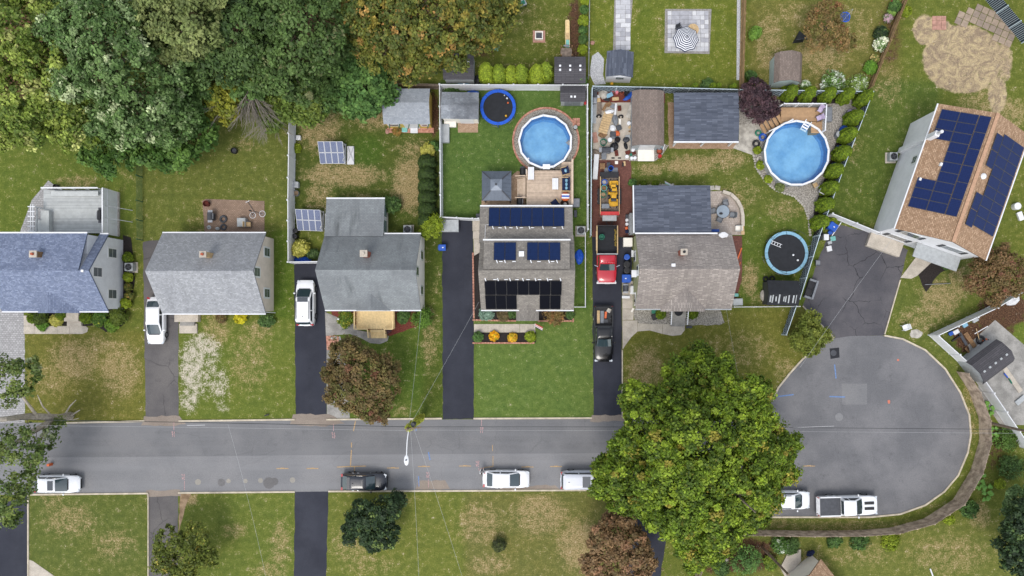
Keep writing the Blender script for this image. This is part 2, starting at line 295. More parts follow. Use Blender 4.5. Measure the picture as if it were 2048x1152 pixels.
col = t.mix(t.ramp(t.math('ADD', A('tan'), t.math('MULTIPLY', t.math('SUBTRACT', nm_, .5), .45)), .42, .58), col, t.mix(t.ramp(t.noise(pos, .9, 6.0, .7, 1.5), .36, .66), C(146, 128, 108), C(198, 178, 138)))
col = t.mix(t.ramp(t.math('ADD', A('chalk'), t.math('ADD', t.math('MULTIPLY', t.math('SUBTRACT', nm_, .5), 2.6), t.math('MULTIPLY', t.math('SUBTRACT', nf, .5), 2.2))), .3, 1.15), col, C(200, 190, 172))
wd = t.ramp(t.noise(pos, 3.2, 2.0, .5, .8), .6, .7)
col = t.mix(t.math('MULTIPLY', wd, .4), col, t.mix(1.0, col, (.62, .8, .55, 1), 'MULTIPLY'))
col = t.mix(t.ramp(nf, .25, .75), t.mix(1.0, col, (.72, .74, .72, 1), 'MULTIPLY'), t.mix(1.0, col, (1.2, 1.18, 1.16, 1), 'MULTIPLY'))
col = t.mix(t.ramp(ng, .3, .7), t.mix(1.0, col, (.84, .84, .86, 1), 'MULTIPLY'), t.mix(1.0, col, (1.22, 1.22, 1.26, 1), 'MULTIPLY'))
spk = t.node('ShaderNodeTexVoronoi', {'Vector': pos, 'Scale': 1.7, 'Randomness': 1.0}, voronoi_dimensions='2D')
col = t.mix(t.math('MULTIPLY', t.math('SUBTRACT', 1.0, t.ramp(spk.outputs[0], .04, .075)), t.ramp(t.noise(pos, .5, 2.0), .58, .66)), col, t.mix(spk.outputs[1], C(176, 150, 60), C(196, 186, 150)))
t.l.new(col, b.inputs['Base Color']); b.inputs['Roughness'].default_value = .95; b.inputs['Specular IOR Level'].default_value = .1
t.l.new(t.bump(t.math('ADD', nf, t.math('MULTIPLY', ng, .7)), .7, .08), b.inputs['Normal'])
gm.materials.append(m); ground = tag(place('ground', gm), kind='structure')

# ---------------- asphalt and paving ----------------
def asphalt(name, c, c2, crack=0.0, crack_scale=.28, stain=.5, sealed=False, wear=0.0):
    m, t, b = newmat(name); pos = t.node('ShaderNodeNewGeometry').outputs['Position']
    col = t.mix(t.ramp(t.noise(pos, .22, 6.0, .6), .34, .68), c, c2)
    col = t.mix(t.math('MULTIPLY', t.ramp(t.noise(pos, .8, 5.0, .7), .56, .74), stain), col, sc(c, .72))
    col = t.mix(t.ramp(t.noise(pos, 9.0, 3.0, .7), .25, .75), t.mix(1.0, col, (.86, .86, .86, 1), 'MULTIPLY'), t.mix(1.0, col, (1.1, 1.1, 1.1, 1), 'MULTIPLY'))
    if wear:                                      # long wheel tracks and worn bands
        wm = t.node('ShaderNodeMapping', {'Vector': pos, 'Scale': (.03, .75, 1) if wear > 0 else (.75, .05, 1)}).outputs[0]
        col = t.mix(t.math('MULTIPLY', t.ramp(t.noise(wm, 1.0, 4.0, .6), .42, .66), abs(wear)), col, sc(c, 1.28))
    if crack:
        wv = t.node('ShaderNodeVectorMath', {0: pos, 1: t.node('ShaderNodeVectorMath', {0: t.node('ShaderNodeTexNoise', {'Vector': pos, 'Scale': 1.1, 'Detail': 3.0}).outputs[1], 1: (.8, .8, 0)}, operation='MULTIPLY').outputs[0]}, operation='ADD').outputs[0]
        vd = t.node('ShaderNodeTexVoronoi', {'Vector': wv, 'Scale': crack_scale}, feature='DISTANCE_TO_EDGE', voronoi_dimensions='2D').outputs[0]
        gate = t.ramp(t.noise(pos, .25, 2.0), .46, .56)
        col = t.mix(t.math('MULTIPLY', t.math('MULTIPLY', t.math('SUBTRACT', 1.0, t.ramp(vd, .004, .02)), gate), crack), col, sc(c, .42))
    t.l.new(col, b.inputs['Base Color']); b.inputs['Roughness'].default_value = .8 if sealed else .92; b.inputs['Specular IOR Level'].default_value = .25
    t.l.new(t.bump(t.noise(pos, 30.0, 2.0), .25, .01), b.inputs['Normal'])
    return m
M['road'] = asphalt('road_asphalt', C(112, 112, 114), C(126, 125, 126), .15, .22, wear=.5)
M['spot'] = asphalt('mortar_spot', C(150, 146, 138), C(166, 160, 150), 0); M['stain'] = asphalt('oil_stain', C(108, 106, 106), C(122, 120, 120), 0)
M['road2'] = asphalt('pale_lane_asphalt', C(126, 126, 128), C(138, 137, 138), .1, .2, .3, wear=.4)
M['circle'] = asphalt('circle_asphalt', C(108, 108, 111), C(126, 125, 127), .1, .25, .6)
M['sealed'] = asphalt('sealed_asphalt', C(44, 46, 56), C(60, 62, 72), 0, stain=.5, sealed=True, wear=-.5)
M['olddrive'] = asphalt('old_drive_asphalt', C(92, 89, 90), C(112, 108, 106), .5, .3)
M['cracked'] = asphalt('cracked_asphalt', C(80, 79, 84), C(102, 99, 102), .95, .42)
M['cpatch'] = asphalt('circle_patch', C(122, 122, 124), C(132, 131, 132), 0, stain=.5); M['apron'] = asphalt('dusty_apron', C(136, 124, 114), C(156, 144, 132), .2, .5)
M['sealblack'] = mat('tar_patch', C(34, 35, 42), .7, .2, 6)
def ragged(pl, step=.5, amp=.045):
    out = []
    for i in range(len(pl)):
        a, b_ = Vector(pl[i]), Vector(pl[(i+1) % len(pl)]); n = max(1, int((b_-a).length/step)); nr = Vector((-(b_-a).y, (b_-a).x)).normalized()
        for k in range(n): q = a.lerp(b_, k/n)+(nr*random.uniform(-amp, amp) if k else Vector((0, 0))); out.append((q.x, q.y))
    return out
def sheet(name, poly, m_, z, parent=None, kind='structure', h=0.0, z0=-.03, rag=0.0):
    pl = [P2(*p) for p in poly]
    if rag or any(w in name for w in ('driveway', 'bed', 'dirt', 'apron', 'drift', 'ring')): pl = ragged(pl, .45, rag or .05)
    mb = MB(); mb.prism(pl, z0, z)
    o = mb.build(name, m_, parent)
    if kind and not parent: o['kind'] = kind
    return o
road = sheet('road', [(-60, 847), (115, 845), (700, 840), (1235, 837), (1420, 835), (1500, 828), (1530, 815), (1560, 812), (1560, 1028), (1535, 1034), (1440, 1020), (1330, 990), (1190, 980), (660, 983), (60, 989), (-60, 990)], M['road'], .008)
lane = sheet('pale_lane', [(-60, 916), (240, 914), (540, 911), (880, 908), (1240, 906), (1240, 979), (660, 982.5), (60, 988.5), (-60, 989)], M['road2'], .012, road)
circ = [(1530, 815), (1545, 800), (1556, 776), (1578, 748), (1605, 718), (1634, 695), (1668, 677), (1700, 672), (1765, 671), (1805, 678), (1850, 700), (1890, 738), (1920, 785), (1938, 830), (1941, 870), (1935, 905), (1916, 950), (1888, 983), (1850, 1010), (1800, 1028), (1740, 1034), (1640, 1034), (1535, 1034), (1500, 1030), (1500, 828)]
cul = sheet('turning_circle', circ, M['circle'], .016)
sheet('road_patch', [(1683, 767), (1734, 767), (1734, 809), (1684, 809)], M['cpatch'], .020, cul)
sheet('manhole_patch', [(1659, 697), (1678, 695), (1679, 715), (1661, 718)], M['sealblack'], .020, cul)
MB().cyl((0, 0, 0), .32, .012, 20).build('manhole_cover', M['darkgrey'], cul, loc=P(1667, 706, .019))
MB().cyl((0, 0, 0), .42, .012, 24).build('manhole_cover', M['road2'], cul, loc=P(1678, 834, .017))
def kerb(pts, name='kerb', w=.17, m_='kerb'):
    mb = MB(); L = [P2(*p) for p in pts]; n = len(L); a = []; c = []
    for i, p in enumerate(L):
        q, r_ = L[max(i-1, 0)], L[min(i+1, n-1)]; d = Vector((r_[0]-q[0], r_[1]-q[1])).normalized(); nrm = Vector((-d.y, d.x))*w/2
        a.append((p[0]+nrm.x, p[1]+nrm.y)); c.append((p[0]-nrm.x, p[1]-nrm.y))
    for i in range(n-1): mb.prism([a[i], a[i+1], c[i+1], c[i]], -.03, .1+.0005*(i % 2))
    return tag(mb.build(name, M[m_]), kind='structure')
for k in ([(116, 846), (290, 842)], [(358, 842), (590, 839)], [(653, 839), (884, 837)], [(947, 837), (1184, 836)], [(62, 989), (297, 986.5)], [(357, 985.5), (590, 983.5)], [(657, 982.5), (900, 981.5), (1188, 980)], [(1246, 836), (1420, 833), (1496, 827), (1524, 812), (1545, 800), (1556, 776), (1578, 748), (1605, 718), (1634, 695), (1666, 678)], [(1768, 671), (1805, 678), (1850, 700), (1890, 738), (1920, 785), (1938, 830), (1941, 870), (1935, 905), (1916, 950), (1888, 983), (1850, 1010), (1800, 1028), (1740, 1034), (1640, 1034), (1535, 1034), (1440, 1020), (1330, 990)]): kerb(k)
kerb([(57, 990), (57, 1118), (57, 1165)], w=.14); kerb([(1244.5, 700), (1244.5, 834)], w=.12); kerb([(1668, 676), (1605, 612)], w=.12); kerb([(1769, 668), (1800, 560)], w=.12); kerb([(297, 988), (297, 1160)], w=.10)
M['paver_grey'] = brickmat('grey_pavers', C(170, 168, 168), C(196, 194, 194), C(130, 128, 126), .3, .2, mortar=.02, big=.25)
M['paver_red'] = brickmat('red_brown_pavers', C(120, 78, 70), C(140, 94, 82), C(92, 62, 56), .22, .11, mortar=.012, big=.4)
M['paver_tan'] = brickmat('tan_brick_paving', C(176, 146, 118), C(196, 166, 140), C(150, 128, 108), .24, .12, mortar=.014, big=.2)
M['patio_brick'] = brickmat('patio_bricks', C(160, 134, 114), C(180, 152, 132), C(118, 104, 92), .24, .13, mortar=.018, big=.5, stain=C(110, 92, 82))
M['patio_pale'] = brickmat('pale_patio_pavers', C(192, 178, 168), C(208, 196, 186), C(166, 154, 146), .24, .2, mortar=.014, big=.3)
drv = [('driveway', [(-40, 596), (47, 596), (50, 730), (50, 846), (-40, 848)], 'paver_grey'), ('driveway', [(286, 484), (300, 481), (340, 481), (357, 628), (357, 842), (291, 843), (287, 560)], 'olddrive'), ('driveway', [(588, 524), (650, 524), (654, 640), (653, 839), (592, 840)], 'sealed'), ('driveway', [(884, 438), (944, 440), (948, 520), (947, 838), (886, 839)], 'sealed'), ('driveway', [(1184, 474), (1264, 474), (1264, 560), (1244, 562), (1244, 837), (1187, 837)], 'sealed'), ('brick_driveway', [(1184, 318), (1262, 318), (1268, 474), (1184, 474)], 'paver_red'), ('driveway', [(1668, 447), (1752, 468), (1816, 500), (1800, 560), (1769, 670), (1700, 674), (1668, 677), (1605, 612), (1636, 520)], 'cracked'), ('driveway', [(297, 986), (357, 985), (354, 1170), (297, 1170)], 'olddrive'), ('driveway', [(590, 983), (657, 982), (652, 1170), (588, 1170)], 'sealed'), ('driveway', [(-40, 1040), (0, 1010), (57, 990), (57, 1170), (-40, 1170)], 'sealed'), ('driveway', [(1278, 983), (1345, 990), (1318, 1170), (1250, 1170)], 'sealed')]
for n_, pl, mm in drv: sheet(n_, pl, M[mm], .006)
for a_ in ([(288, 832), (359, 832), (372, 848), (340, 852), (282, 851)], [(586, 829), (657, 828), (690, 847), (640, 853), (580, 848)], [(1184, 830), (1247, 830), (1252, 843), (1180, 843)], [(292, 981), (360, 979), (362, 992), (294, 993)], [(836, 962), (890, 960), (900, 978), (850, 980), (830, 979)], [(1000, 974), (1110, 970), (1120, 979), (1000, 980)]): sheet('dusty_apron', a_, M['apron'], .0135, rag=.09)
sheet('dirt_track', [(357, 1070), (360, 988), (384, 986), (372, 1010)], M['soil'], .004)
# painted survey marks on the road surface
M['m_orange'] = mat('orange_mark', C(186, 156, 114), .8, .3, 14); M['m_pink'] = mat('pink_mark', C(190, 154, 154), .8, .3, 14); M['m_blue'] = mat('blue_mark', C(112, 142, 190), .8, .25, 14); M['m_white'] = mat('white_mark', C(186, 186, 188), .8, .2, 14); M['m_red'] = mat('red_mark', C(214, 126, 104), .8, .2, 14)
def mark(segs, m_, w=.09, par=road, z=.0165):
    mb = MB()
    for k, (x0, y0, x1, y1) in enumerate(segs):
        a, c = P(x0, y0), P(x1, y1); mb.bar((a.x, a.y, z-.001+.0006*k), (c.x, c.y, z-.001+.0006*k), w, .002)
    return mb.build('painted_mark', M[m_], par)
GL = {'4': [(0, 0, 0, 2), (0, 2, 2, 2), (2, 0, 2, 4)], '2': [(0, 0, 2, 0), (2, 0, 2, 2), (2, 2, 0, 2), (0, 2, 0, 4), (0, 4, 2, 4)], 'V': [(0, 0, 1, 4), (1, 4, 2, 0)], 'C': [(2, 0, 0, 0), (0, 0, 0, 4), (0, 4, 2, 4)], 'S': [(2, 0, 0, 0), (0, 0, 0, 2), (0, 2, 2, 2), (2, 2, 2, 4), (2, 4, 0, 4)], 'N': [(0, 4, 0, 0), (0, 0, 2, 4), (2, 4, 2, 0)], '1': [(1, 0, 1, 4)], '7': [(0, 0, 2, 0), (2, 0, 1, 4)]}
def glyphs(txt, x, y, u=1.15):
    out = []
    for r_, line in enumerate(txt):
        for c_, ch in enumerate(line): out += [(x+c_*3.4*u+a*u, y+r_*5.4*u+b_*u, x+c_*3.4*u+c2*u, y+r_*5.4*u+d*u) for a, b_, c2, d in GL[ch]]
    return out
for tx, x, y, tl in ((['S1', '71'], 344, 863, (348, 845, 348, 860)), (['41', 'VC'], 364, 948, (369, 962, 369, 980)), (['S1', '12'], 664, 865, (667, 848, 667, 862)), (['42', 'VC'], 952, 922, (957, 936, 959, 942)), (['72', '11'], 960, 855, (963, 838, 963, 852)), (['41', 'SC'], 853, 944, (857, 958, 857, 975))): mark(glyphs(tx, x, y)+[tl], 'm_pink', .055)
mark([(703, 885, 703, 895), (703, 900, 701, 932), (674, 934, 732, 932), (709, 932, 709, 945), (711, 842, 707, 862)], 'm_orange', .1)
for x, y in ((625, 937), (786, 936), (848, 933), (1055, 934), (1112, 933), (930, 932), (565, 937), (1618, 932)): mark([(x-12, y, x+12, y), (x-4, y-.8, x+4, y-.8)], 'm_orange', .09, cul if x > 1500 else road, .024 if x > 1500 else .0165)
mark([(985, 890, 985, 902), (986, 912, 986, 934), (968, 935, 985, 933)], 'm_orange', .07)
mark([(857, 904, 860, 920)], 'm_blue', .12); mark([(837, 952, 838, 973)], 'm_blue', .09); mark([(834, 848, 832, 862)], 'm_blue', .09)
for sg in ((1556, 793, 1587, 789), (1659, 793, 1690, 794), (1669, 729, 1672, 757)): mark([sg], 'm_blue', .12, cul, .0255)
mark([(1775, 803, 1780, 803), (1777, 800, 1778, 807)], 'm_red', .2, cul, .0255); mark([(1794, 720, 1798, 720)], 'm_red', .2, cul, .0255)
mark([(374, 851, 410, 850)], 'm_white', .07); mark([(1540, 857, 1668, 852)], 'm_white', .05, cul, .0255)
for x, y, r_ in ((396, 964, 6), (457, 962, 4.5), (491, 962, 4.5), (521, 961, 5), (585, 960, 5.5)): MB().cyl((0, 0, 0), r_/S, .003, 14).build('mortar_spot', M['spot'], road, loc=P(x, y, .0135))
for k, (x, y, r_) in enumerate(((443, 965, 8), (538, 966, 12), (549, 963, 8))): MB().cyl((0, 0, 0), r_/S, .002, 9).build('oil_stain', M['stain'], road, loc=P(x, y, .0125+.0015*k))
# ---------------- buildings ----------------
def hit(px_, py_, p0, n):
    o = Vector((0, 0, HC)); d = P(px_, py_)-o
    return o+d*((p0-o).dot(n)/d.dot(n))
def roof_poly(mb, pts, e1, e2, o, th=.13):
    pts = [Vector(p) for p in pts]; n = e1.cross(e2).normalized()
    if n.z < 0: n = -n
    a = sum((pts[i].x*pts[(i+1) % len(pts)].y-pts[(i+1) % len(pts)].x*pts[i].y) for i in range(len(pts)))
    if a < 0: pts = pts[::-1]
    k = len(pts); uv = [((p-o).dot(e1), (p-o).dot(e2)) for p in pts]
    vs = pts+[p-n*th for p in pts]
    fs = [tuple(range(k)), tuple(range(2*k-1, k-1, -1))]+[(i, k+i, k+(i+1) % k, (i+1) % k) for i in range(k)]
    mb.add(vs, fs, [uv, uv[::-1]]+[[(0, 0)]*4]*k)
def roof_strip(x0, x1, prof, m_, parent, name='roof', th=.13, cuts=None):
    """prof: (y, z) from one eave over the ridge to the other"""
    mb = MB(); v0 = 0
    for i in range(len(prof)-1):
        (ya, za), (yb, zb) = prof[i], prof[i+1]
        d = Vector((0, yb-ya, zb-za)); L = d.length; e2 = d/L
        roof_poly(mb, [(x0, ya, za), (x1, ya, za), (x1, yb, zb), (x0, yb, zb)], Vector((1, 0, 0)), e2, Vector((0, ya, za))-e2*v0, th); v0 += L
    return mb.build(name, m_, parent)
def wall_block(x0, x1, prof, m_, parent, ins=.28, drop=.14, name='wall'):
    ys = [p[0] for p in prof]; y0, y1 = ys[0], ys[-1]; s_ = 1 if y1 > y0 else -1
    z = lambda y: np.interp(y*s_, [p[0]*s_ for p in prof], [p[1] for p in prof])-drop
    ya, yb = y0+ins*s_, y1-ins*s_
    ring = [(ya, 0), (yb, 0), (yb, z(yb))]+[(p[0], z(p[0])) for p in prof[-2:0:-1]]+[(ya, z(ya))]
    mb = MB(); mb.loft([[(x0+ins, y, q) for y, q in ring], [(x1-ins, y, q) for y, q in ring]])
    return mb.build(name, m_, parent)
def window(parent, c, w, h, face, mframe='p_white', mpane='glassgrey', deep=.06):
    """a framed window on a wall; face = outward direction in the local xy plane"""
    f = Vector((face[0], face[1], 0)).normalized(); rz = math.atan2(f.y, f.x)-math.pi/2
    fr = place('window', None or MB().box((0, 0, 0), (w+.34, deep, h+.34)).mesh('window', M[mframe]), parent, c, (0, 0, rz))
    for s_ in (-1, 1): MB().box((0, deep/2+.004, s_*h/4), (w, .012, h/2-.05)).build('pane', M[mpane], fr)
    return fr
def gutter(parent, a, b, r_=.07, m_='white'): MB().bar(a, b, .14, .12).build('gutter', M[m_], parent)
def chimney(parent, loc, h=1.1, w=.55, m_='brickred', flue='terracotta'):
    c = MB().box((0, 0, h/2-.5), (w, w*.9, h+1.0)).build('chimney', M[m_], parent, loc=loc)
    MB().box((0, 0, h+.04), (w+.12, w*.9+.12, .1)).build('cap', M['concrete'], c); MB().cyl((0, 0, h+.07), .13, .22, 12).build('flue', M[flue], c)
PM = {}
def panel_mesh(w, l, m_, frame='black'):
    k = (round(w, 2), round(l, 2), m_)
    if k not in PM:
        mb = MB(); x, y = w/2, l/2; z = .04
        v = [(-x, -y, 0), (x, -y, 0), (x, y, 0), (-x, y, 0), (-x, -y, z), (x, -y, z), (x, y, z), (-x, y, z)]; e = .025
        v += [(-x+e, -y+e, z), (x-e, -y+e, z), (x-e, y-e, z), (-x+e, y-e, z)]
        u0 = [(0, 0)]*4
        mb.add(v, [(0, 1, 5, 4), (1, 2, 6, 5), (2, 3, 7, 6), (3, 0, 4, 7), (4, 5, 9, 8), (5, 6, 10, 9), (6, 7, 11, 10), (7, 4, 8, 11), (8, 9, 10, 11)], [u0]*8+[[(0, 0), (1, 0), (1, 1), (0, 1)]])
        me = mb.mesh('solar_panel', M[frame]); me.materials.append(M[m_]); me.polygons[8].material_index = 1; PM[k] = me
    return PM[k]
def put_on_plane(me, name, parent, p, u, v, lift=.09):
    n = u.cross(v).normalized(); o = place(name, me, parent)
    mx = Matrix((u, v, n)).transposed().to_4x4(); mx.translation = p+n*lift; o.matrix_local = mx
    return o
def panels_px(parent, loc, p0, u, v, A_, B_, nu_, nv_, m_, frame='black'):
    """a grid of panels whose corners sit where the photo shows them on that roof slope"""
    n = u.cross(v).normalized(); a, b_ = hit(*A_, p0, n)-p0, hit(*B_, p0, n)-p0
    u0, u1 = sorted((a.dot(u), b_.dot(u))); v0, v1 = sorted((a.dot(v), b_.dot(v))); w, l = (u1-u0)/nu_, (v1-v0)/nv_
    for i in range(nu_):
        for j in range(nv_): put_on_plane(panel_mesh(w-.025, l-.025, m_, frame), 'solar_panel', parent, p0+u*(u0+w*(i+.5))+v*(v0+l*(j+.5))-loc, u, v)
M['sh_blue'] = brickmat('blue_shingles', C(120, 131, 158), C(152, 163, 188), C(96, 106, 130), .32, .15, True, .008, big=.22, speck=.55)
M['sh_lgrey'] = brickmat('light_grey_shingles', C(162, 164, 168), C(186, 188, 192), C(126, 128, 132), .32, .15, True, .008, big=.25, stain=C(136, 138, 146), speck=.55, streak=.35)
M['sh_grey'] = brickmat('streaked_grey_shingles', C(142, 147, 150), C(156, 161, 163), C(108, 112, 114), .32, .15, True, .01, big=.45, stain=C(112, 114, 118), speck=.3, streak=1.0)
M['sh_taupe'] = brickmat('taupe_shingles', C(142, 136, 129), C(166, 159, 150), C(104, 99, 94), .32, .15, True, .01, big=.3, stain=C(112, 110, 106))
M['sh_worn'] = brickmat('worn_shingles', C(166, 157, 151), C(196, 186, 178), C(112, 104, 100), .6, .16, True, .016, big=.35, stain=C(130, 122, 119), speck=.7, streak=.45)
M['sh_slate'] = brickmat('slate_blend_shingles', C(82, 88, 102), C(112, 118, 132), C(66, 72, 84), 1.1, .15, True, .006, big=.3, stain=C(72, 77, 88))
M['sh_brown'] = brickmat('brown_blend_shingles', C(166, 134, 106), C(206, 174, 144), C(122, 96, 76), .3, .15, True, .014, big=.2, stain=C(146, 116, 92), speck=.7)
M['sh_pale'] = brickmat('pale_grey_shingles', C(160, 166, 174), C(178, 183, 190), C(130, 135, 142), .32, .15, True, .006, big=.2, speck=.35)
M['sh_moss'] = brickmat('mossy_pale_shingles', C(150, 156, 164), C(172, 177, 184), C(120, 124, 130), .32, .15, True, .008, big=.75, stain=C(84, 86, 92), speck=.5)
M['sh_brownold'] = brickmat('old_brown_shingles', C(134, 120, 112), C(154, 138, 128), C(104, 94, 88), .3, .15, True, .014, big=.3, stain=C(116, 106, 100))
M['sh_char'] = brickmat('charcoal_tiles', C(84, 82, 86), C(96, 94, 98), C(64, 62, 66), .9, .18, True, .02, big=.2, speck=.2)
M['pv_blue'] = panelmat('blue_cells', C(25, 38, 78), C(36, 50, 92)); M['pv_navy'] = panelmat('navy_cells', C(24, 40, 76), C(28, 46, 84), 5, 8); M['pv_black'] = panelmat('black_cells', C(13, 14, 22), C(18, 20, 30), 5, 8, .45, 0, .06); M['pv_grid'] = panelmat('white_lined_cells', C(70, 80, 112), C(150, 158, 178), 6, 10, .5, 0, .15)
M['sid_white'] = mat('white_siding', C(240, 240, 243), .55, .04, 1.2, fine=.02); M['sid_grey'] = mat('pale_grey_siding', C(236, 238, 243), .55, .05, 1.2, fine=.02); M['sid_beige'] = mat('beige_siding', C(236, 222, 208), .6, .06, 1.2, fine=.02); M['sid_green'] = mat('sage_siding', C(176, 180, 132), .65, .08, 1.2); M['sid_cream'] = mat('cream_siding', C(246, 240, 230), .6, .05, 1.2, fine=.02); M['sid_yellow'] = mat('yellow_shed_paint', C(220, 190, 98), .65, .08, 2); M['sid_mint'] = mat('pale_mint_siding', C(190, 206, 204), .6, .06, 2)
M['glassgrey'] = glassmat('grey_window', C(96, 104, 110), .12)
X1 = Vector((1, 0, 0))
def slope(prof, i):
    a = Vector((0, *prof[i])); b_ = Vector((0, *prof[i+1])); return a, (b_-a).normalized()
def cross_gable(parent, cx, y0, half, he, hr, main, m_, over=.0, z_under=None):
    """small front gable; its ridge runs back into the main slope"""
    (ya, za), (yb, zb) = main; yr = ya+(hr-za)/(zb-za)*(yb-ya); ye = ya+(he-za)/(zb-za)*(yb-ya)
    mb = MB()
    for s_ in (-1, 1):
        e2 = Vector((-s_*half, 0, hr-he)).normalized()
        roof_poly(mb, [(cx+s_*half, y0, he), (cx, y0, hr), (cx, yr, hr), (cx+s_*half, ye, he)], Vector((0, 1, 0)), e2, Vector((cx+s_*half, y0, he)), .1)
    mb.build('porch_roof', m_, parent)
    MB().add([(cx-half+.1, y0+.15, he-.06), (cx+half-.1, y0+.15, he-.06), (cx, y0+.15, hr-.14), (cx-half+.1, ye+.3, he-.06), (cx+half-.1, ye+.3, he-.06), (cx, yr+.2, hr-.14)], [(0, 1, 2), (5, 4, 3), (0, 3, 4, 1), (1, 4, 5, 2), (2, 5, 3, 0)]).build('porch_gable', M['offwhite'], parent)
O0 = Vector((0, 0, 0))
# house with blue roof (far left)
h1 = thing('house', 'pale grey house with blue shingle roof and white deck behind', 'house', P(120, 545))
L1 = h1.location.copy(); yy = lambda v: v-L1.y; xx = lambda v: v-L1.x
pr1 = [(yy(.62), 3.0), (yy(4.55), 6.1), (yy(8.42), 3.0)]
mbr = MB(); e = Vector((0, pr1[1][0]-pr1[0][0], 3.1)).normalized(); x0, x1 = xx(-54.6), xx(-43.85)
roof_poly(mbr, [(x0, *pr1[0]), (x1, *pr1[0]), (x1, *pr1[1]), (x0, *pr1[1])], X1, e, Vector((0, *pr1[0])))
xd = xx(-44.85); dpr = [(pr1[1][0], 6.1), (yy(8.3), 4.75)]
e = Vector((0, dpr[1][0]-dpr[0][0], -1.35)).normalized(); roof_poly(mbr, [(x0, *dpr[0]), (xd, *dpr[0]), (xd, *dpr[1]), (x0, *dpr[1])], X1, e, Vector((0, *dpr[0])))
e = Vector((0, pr1[2][0]-pr1[1][0], -3.1)).normalized(); roof_poly(mbr, [(xd+.1, *pr1[1]), (x1, *pr1[1]), (x1, *pr1[2]), (xd+.1, *pr1[2])], X1, e, Vector((0, *pr1[1])))
rf = mbr.build('roof', M['sh_blue'], h1); chimney(rf, (xx(P(66, 508, 6.4).x), yy(P(66, 508, 6.4).y), 5.6), .75, .6, 'wood_brown')
wall_block(x0, x1, pr1, M['sid_grey'], h1)
MB().prism([(x0+.3, pr1[1][0]+.05), (xd-.12, pr1[1][0]+.05), (xd-.12, dpr[1][0]-.1), (x0+.3, dpr[1][0]-.1)], 2.2, 4.6).build('dormer_wall', M['sid_grey'], h1)
gutter(h1, (x0, yy(.58), 2.95), (x1, yy(.58), 2.95)); gutter(h1, (x0, yy(8.36), 4.7), (xd, yy(8.36), 4.7)); gutter(h1, (xd+.15, yy(8.47), 2.95), (x1, yy(8.47), 2.95))
for y_, z_ in ((6.6, 1.9), (4.5, 4.3), (2.4, 1.9)): window(h1, (x1-.27, yy(y_), z_), .85, 1.3, (1, 0))
cross_gable(h1, xx(-48.85), yy(.45), 2.1, 3.0, 4.55, (pr1[0], pr1[1]), M['sh_blue'])
MB().box((0, 0, 1.1), (1.0, .08, 2.1)).build('door', M['offwhite'], h1, loc=(xx(-49.0), yy(.86), .1)); MB().box((xd+.4, pr1[1][0]-.05, 6.0), (.24, .24, .3)).build('vent', M['white'], rf)
# light grey house
h2 = thing('house', 'beige house with plain light grey shingle roof and brick patio', 'house', P(430, 545)); L = h2.location.copy()
pr = [(.4-L.y, 2.9), (4.5-L.y, 6.0), (8.55-L.y, 2.9)]; x0, x1 = -38.45-L.x, -28.0-L.x
rf = roof_strip(x0, x1, pr, M['sh_lgrey'], h2); wall_block(x0, x1, pr, M['sid_beige'], h2)
c_ = P(408, 509, 6.0); chimney(rf, (c_.x-L.x, c_.y-L.y, 5.3), .9, .55, 'wood', 'terracotta')
gutter(h2, (x0, pr[0][0]-.04, 2.84), (x1, pr[0][0]-.04, 2.84)); gutter(h2, (x0, pr[2][0]+.04, 2.84), (x1, pr[2][0]+.04, 2.84))
for y_, z_ in ((6.7, 1.9), (4.5, 4.4), (2.5, 1.9)): window(h2, (x1-.27, y_-L.y, z_), .8, 1.3, (1, 0))
MB().box((0, 0, 1.05), (1.0, .08, 2.1)).build('door', M['offwhite'], h2, loc=(P(375, 640).x-L.x, pr[0][0]+.24, .3)); MB().box((x1-.25, 4.6-L.y, 5.3), (.1, .3, .35)).build('vent', M['white'], h2); MB().bar((x1-.1, .5-L.y, .1), (x1-.1, .55-L.y, 2.8), .09).build('downpipe', M['white'], h2)
# streaked grey house with cedar porch
h3 = thing('house', 'cream house with dark streaked grey roof and new wooden front porch', 'house', P(742, 545)); L = h3.location.copy()
pr = [(.76-L.y, 2.9), (4.6-L.y, 6.0), (8.45-L.y, 2.9)]; x0, x1 = -22.0-L.x, -12.3-L.x
rf = roof_strip(x0, x1, pr, M['sh_grey'], h3); wall_block(x0, x1, pr, M['sid_cream'], h3, ins=.12)
pa = [(8.2-L.y, 3.2), (12.1-L.y, 2.45)]; roof_strip(x0+.02, -16.05-L.x, pa, M['sh_grey'], h3, 'addition_roof'); wall_block(x0+.02, -16.05-L.x, pa, M['sid_cream'], h3, ins=.2, name='addition_wall')
c_ = P(722, 507, 6.3); chimney(rf, (c_.x-L.x+.25, c_.y-L.y, 5.4), .85, .6, 'brickred', 'concrete')
gutter(h3, (x0, pr[0][0]-.04, 2.84), (x1, pr[0][0]-.04, 2.84)); gutter(h3, (-16.0-L.x, pr[2][0]+.04, 2.84), (x1, pr[2][0]+.04, 2.84)); gutter(h3, (x0, pa[1][0]+.04, 2.4), (-16.05-L.x, pa[1][0]+.04, 2.4))
for y_, z_ in ((6.4, 1.7), (4.6, 4.3), (2.8, 1.7)): window(h3, (x1-.12, y_-L.y, z_), .75, 1.2, (1, 0))
for k in range(2): window(h3, (-16.25-L.x, 9.4+k*1.6-L.y, 1.5), 1.2, 1.3, (1, 0), 'white', 'glasspale')
cross_gable(h3, -17.1-L.x, .7-L.y, 1.75, 2.9, 4.25, (pr[0], pr[1]), M['sh_grey']); MB().box((0, 0, 1.05), (1.0, .08, 2.1)).build('door', M['rust'], h3, loc=(-17.1-L.x, pr[0][0]+.1, .4))
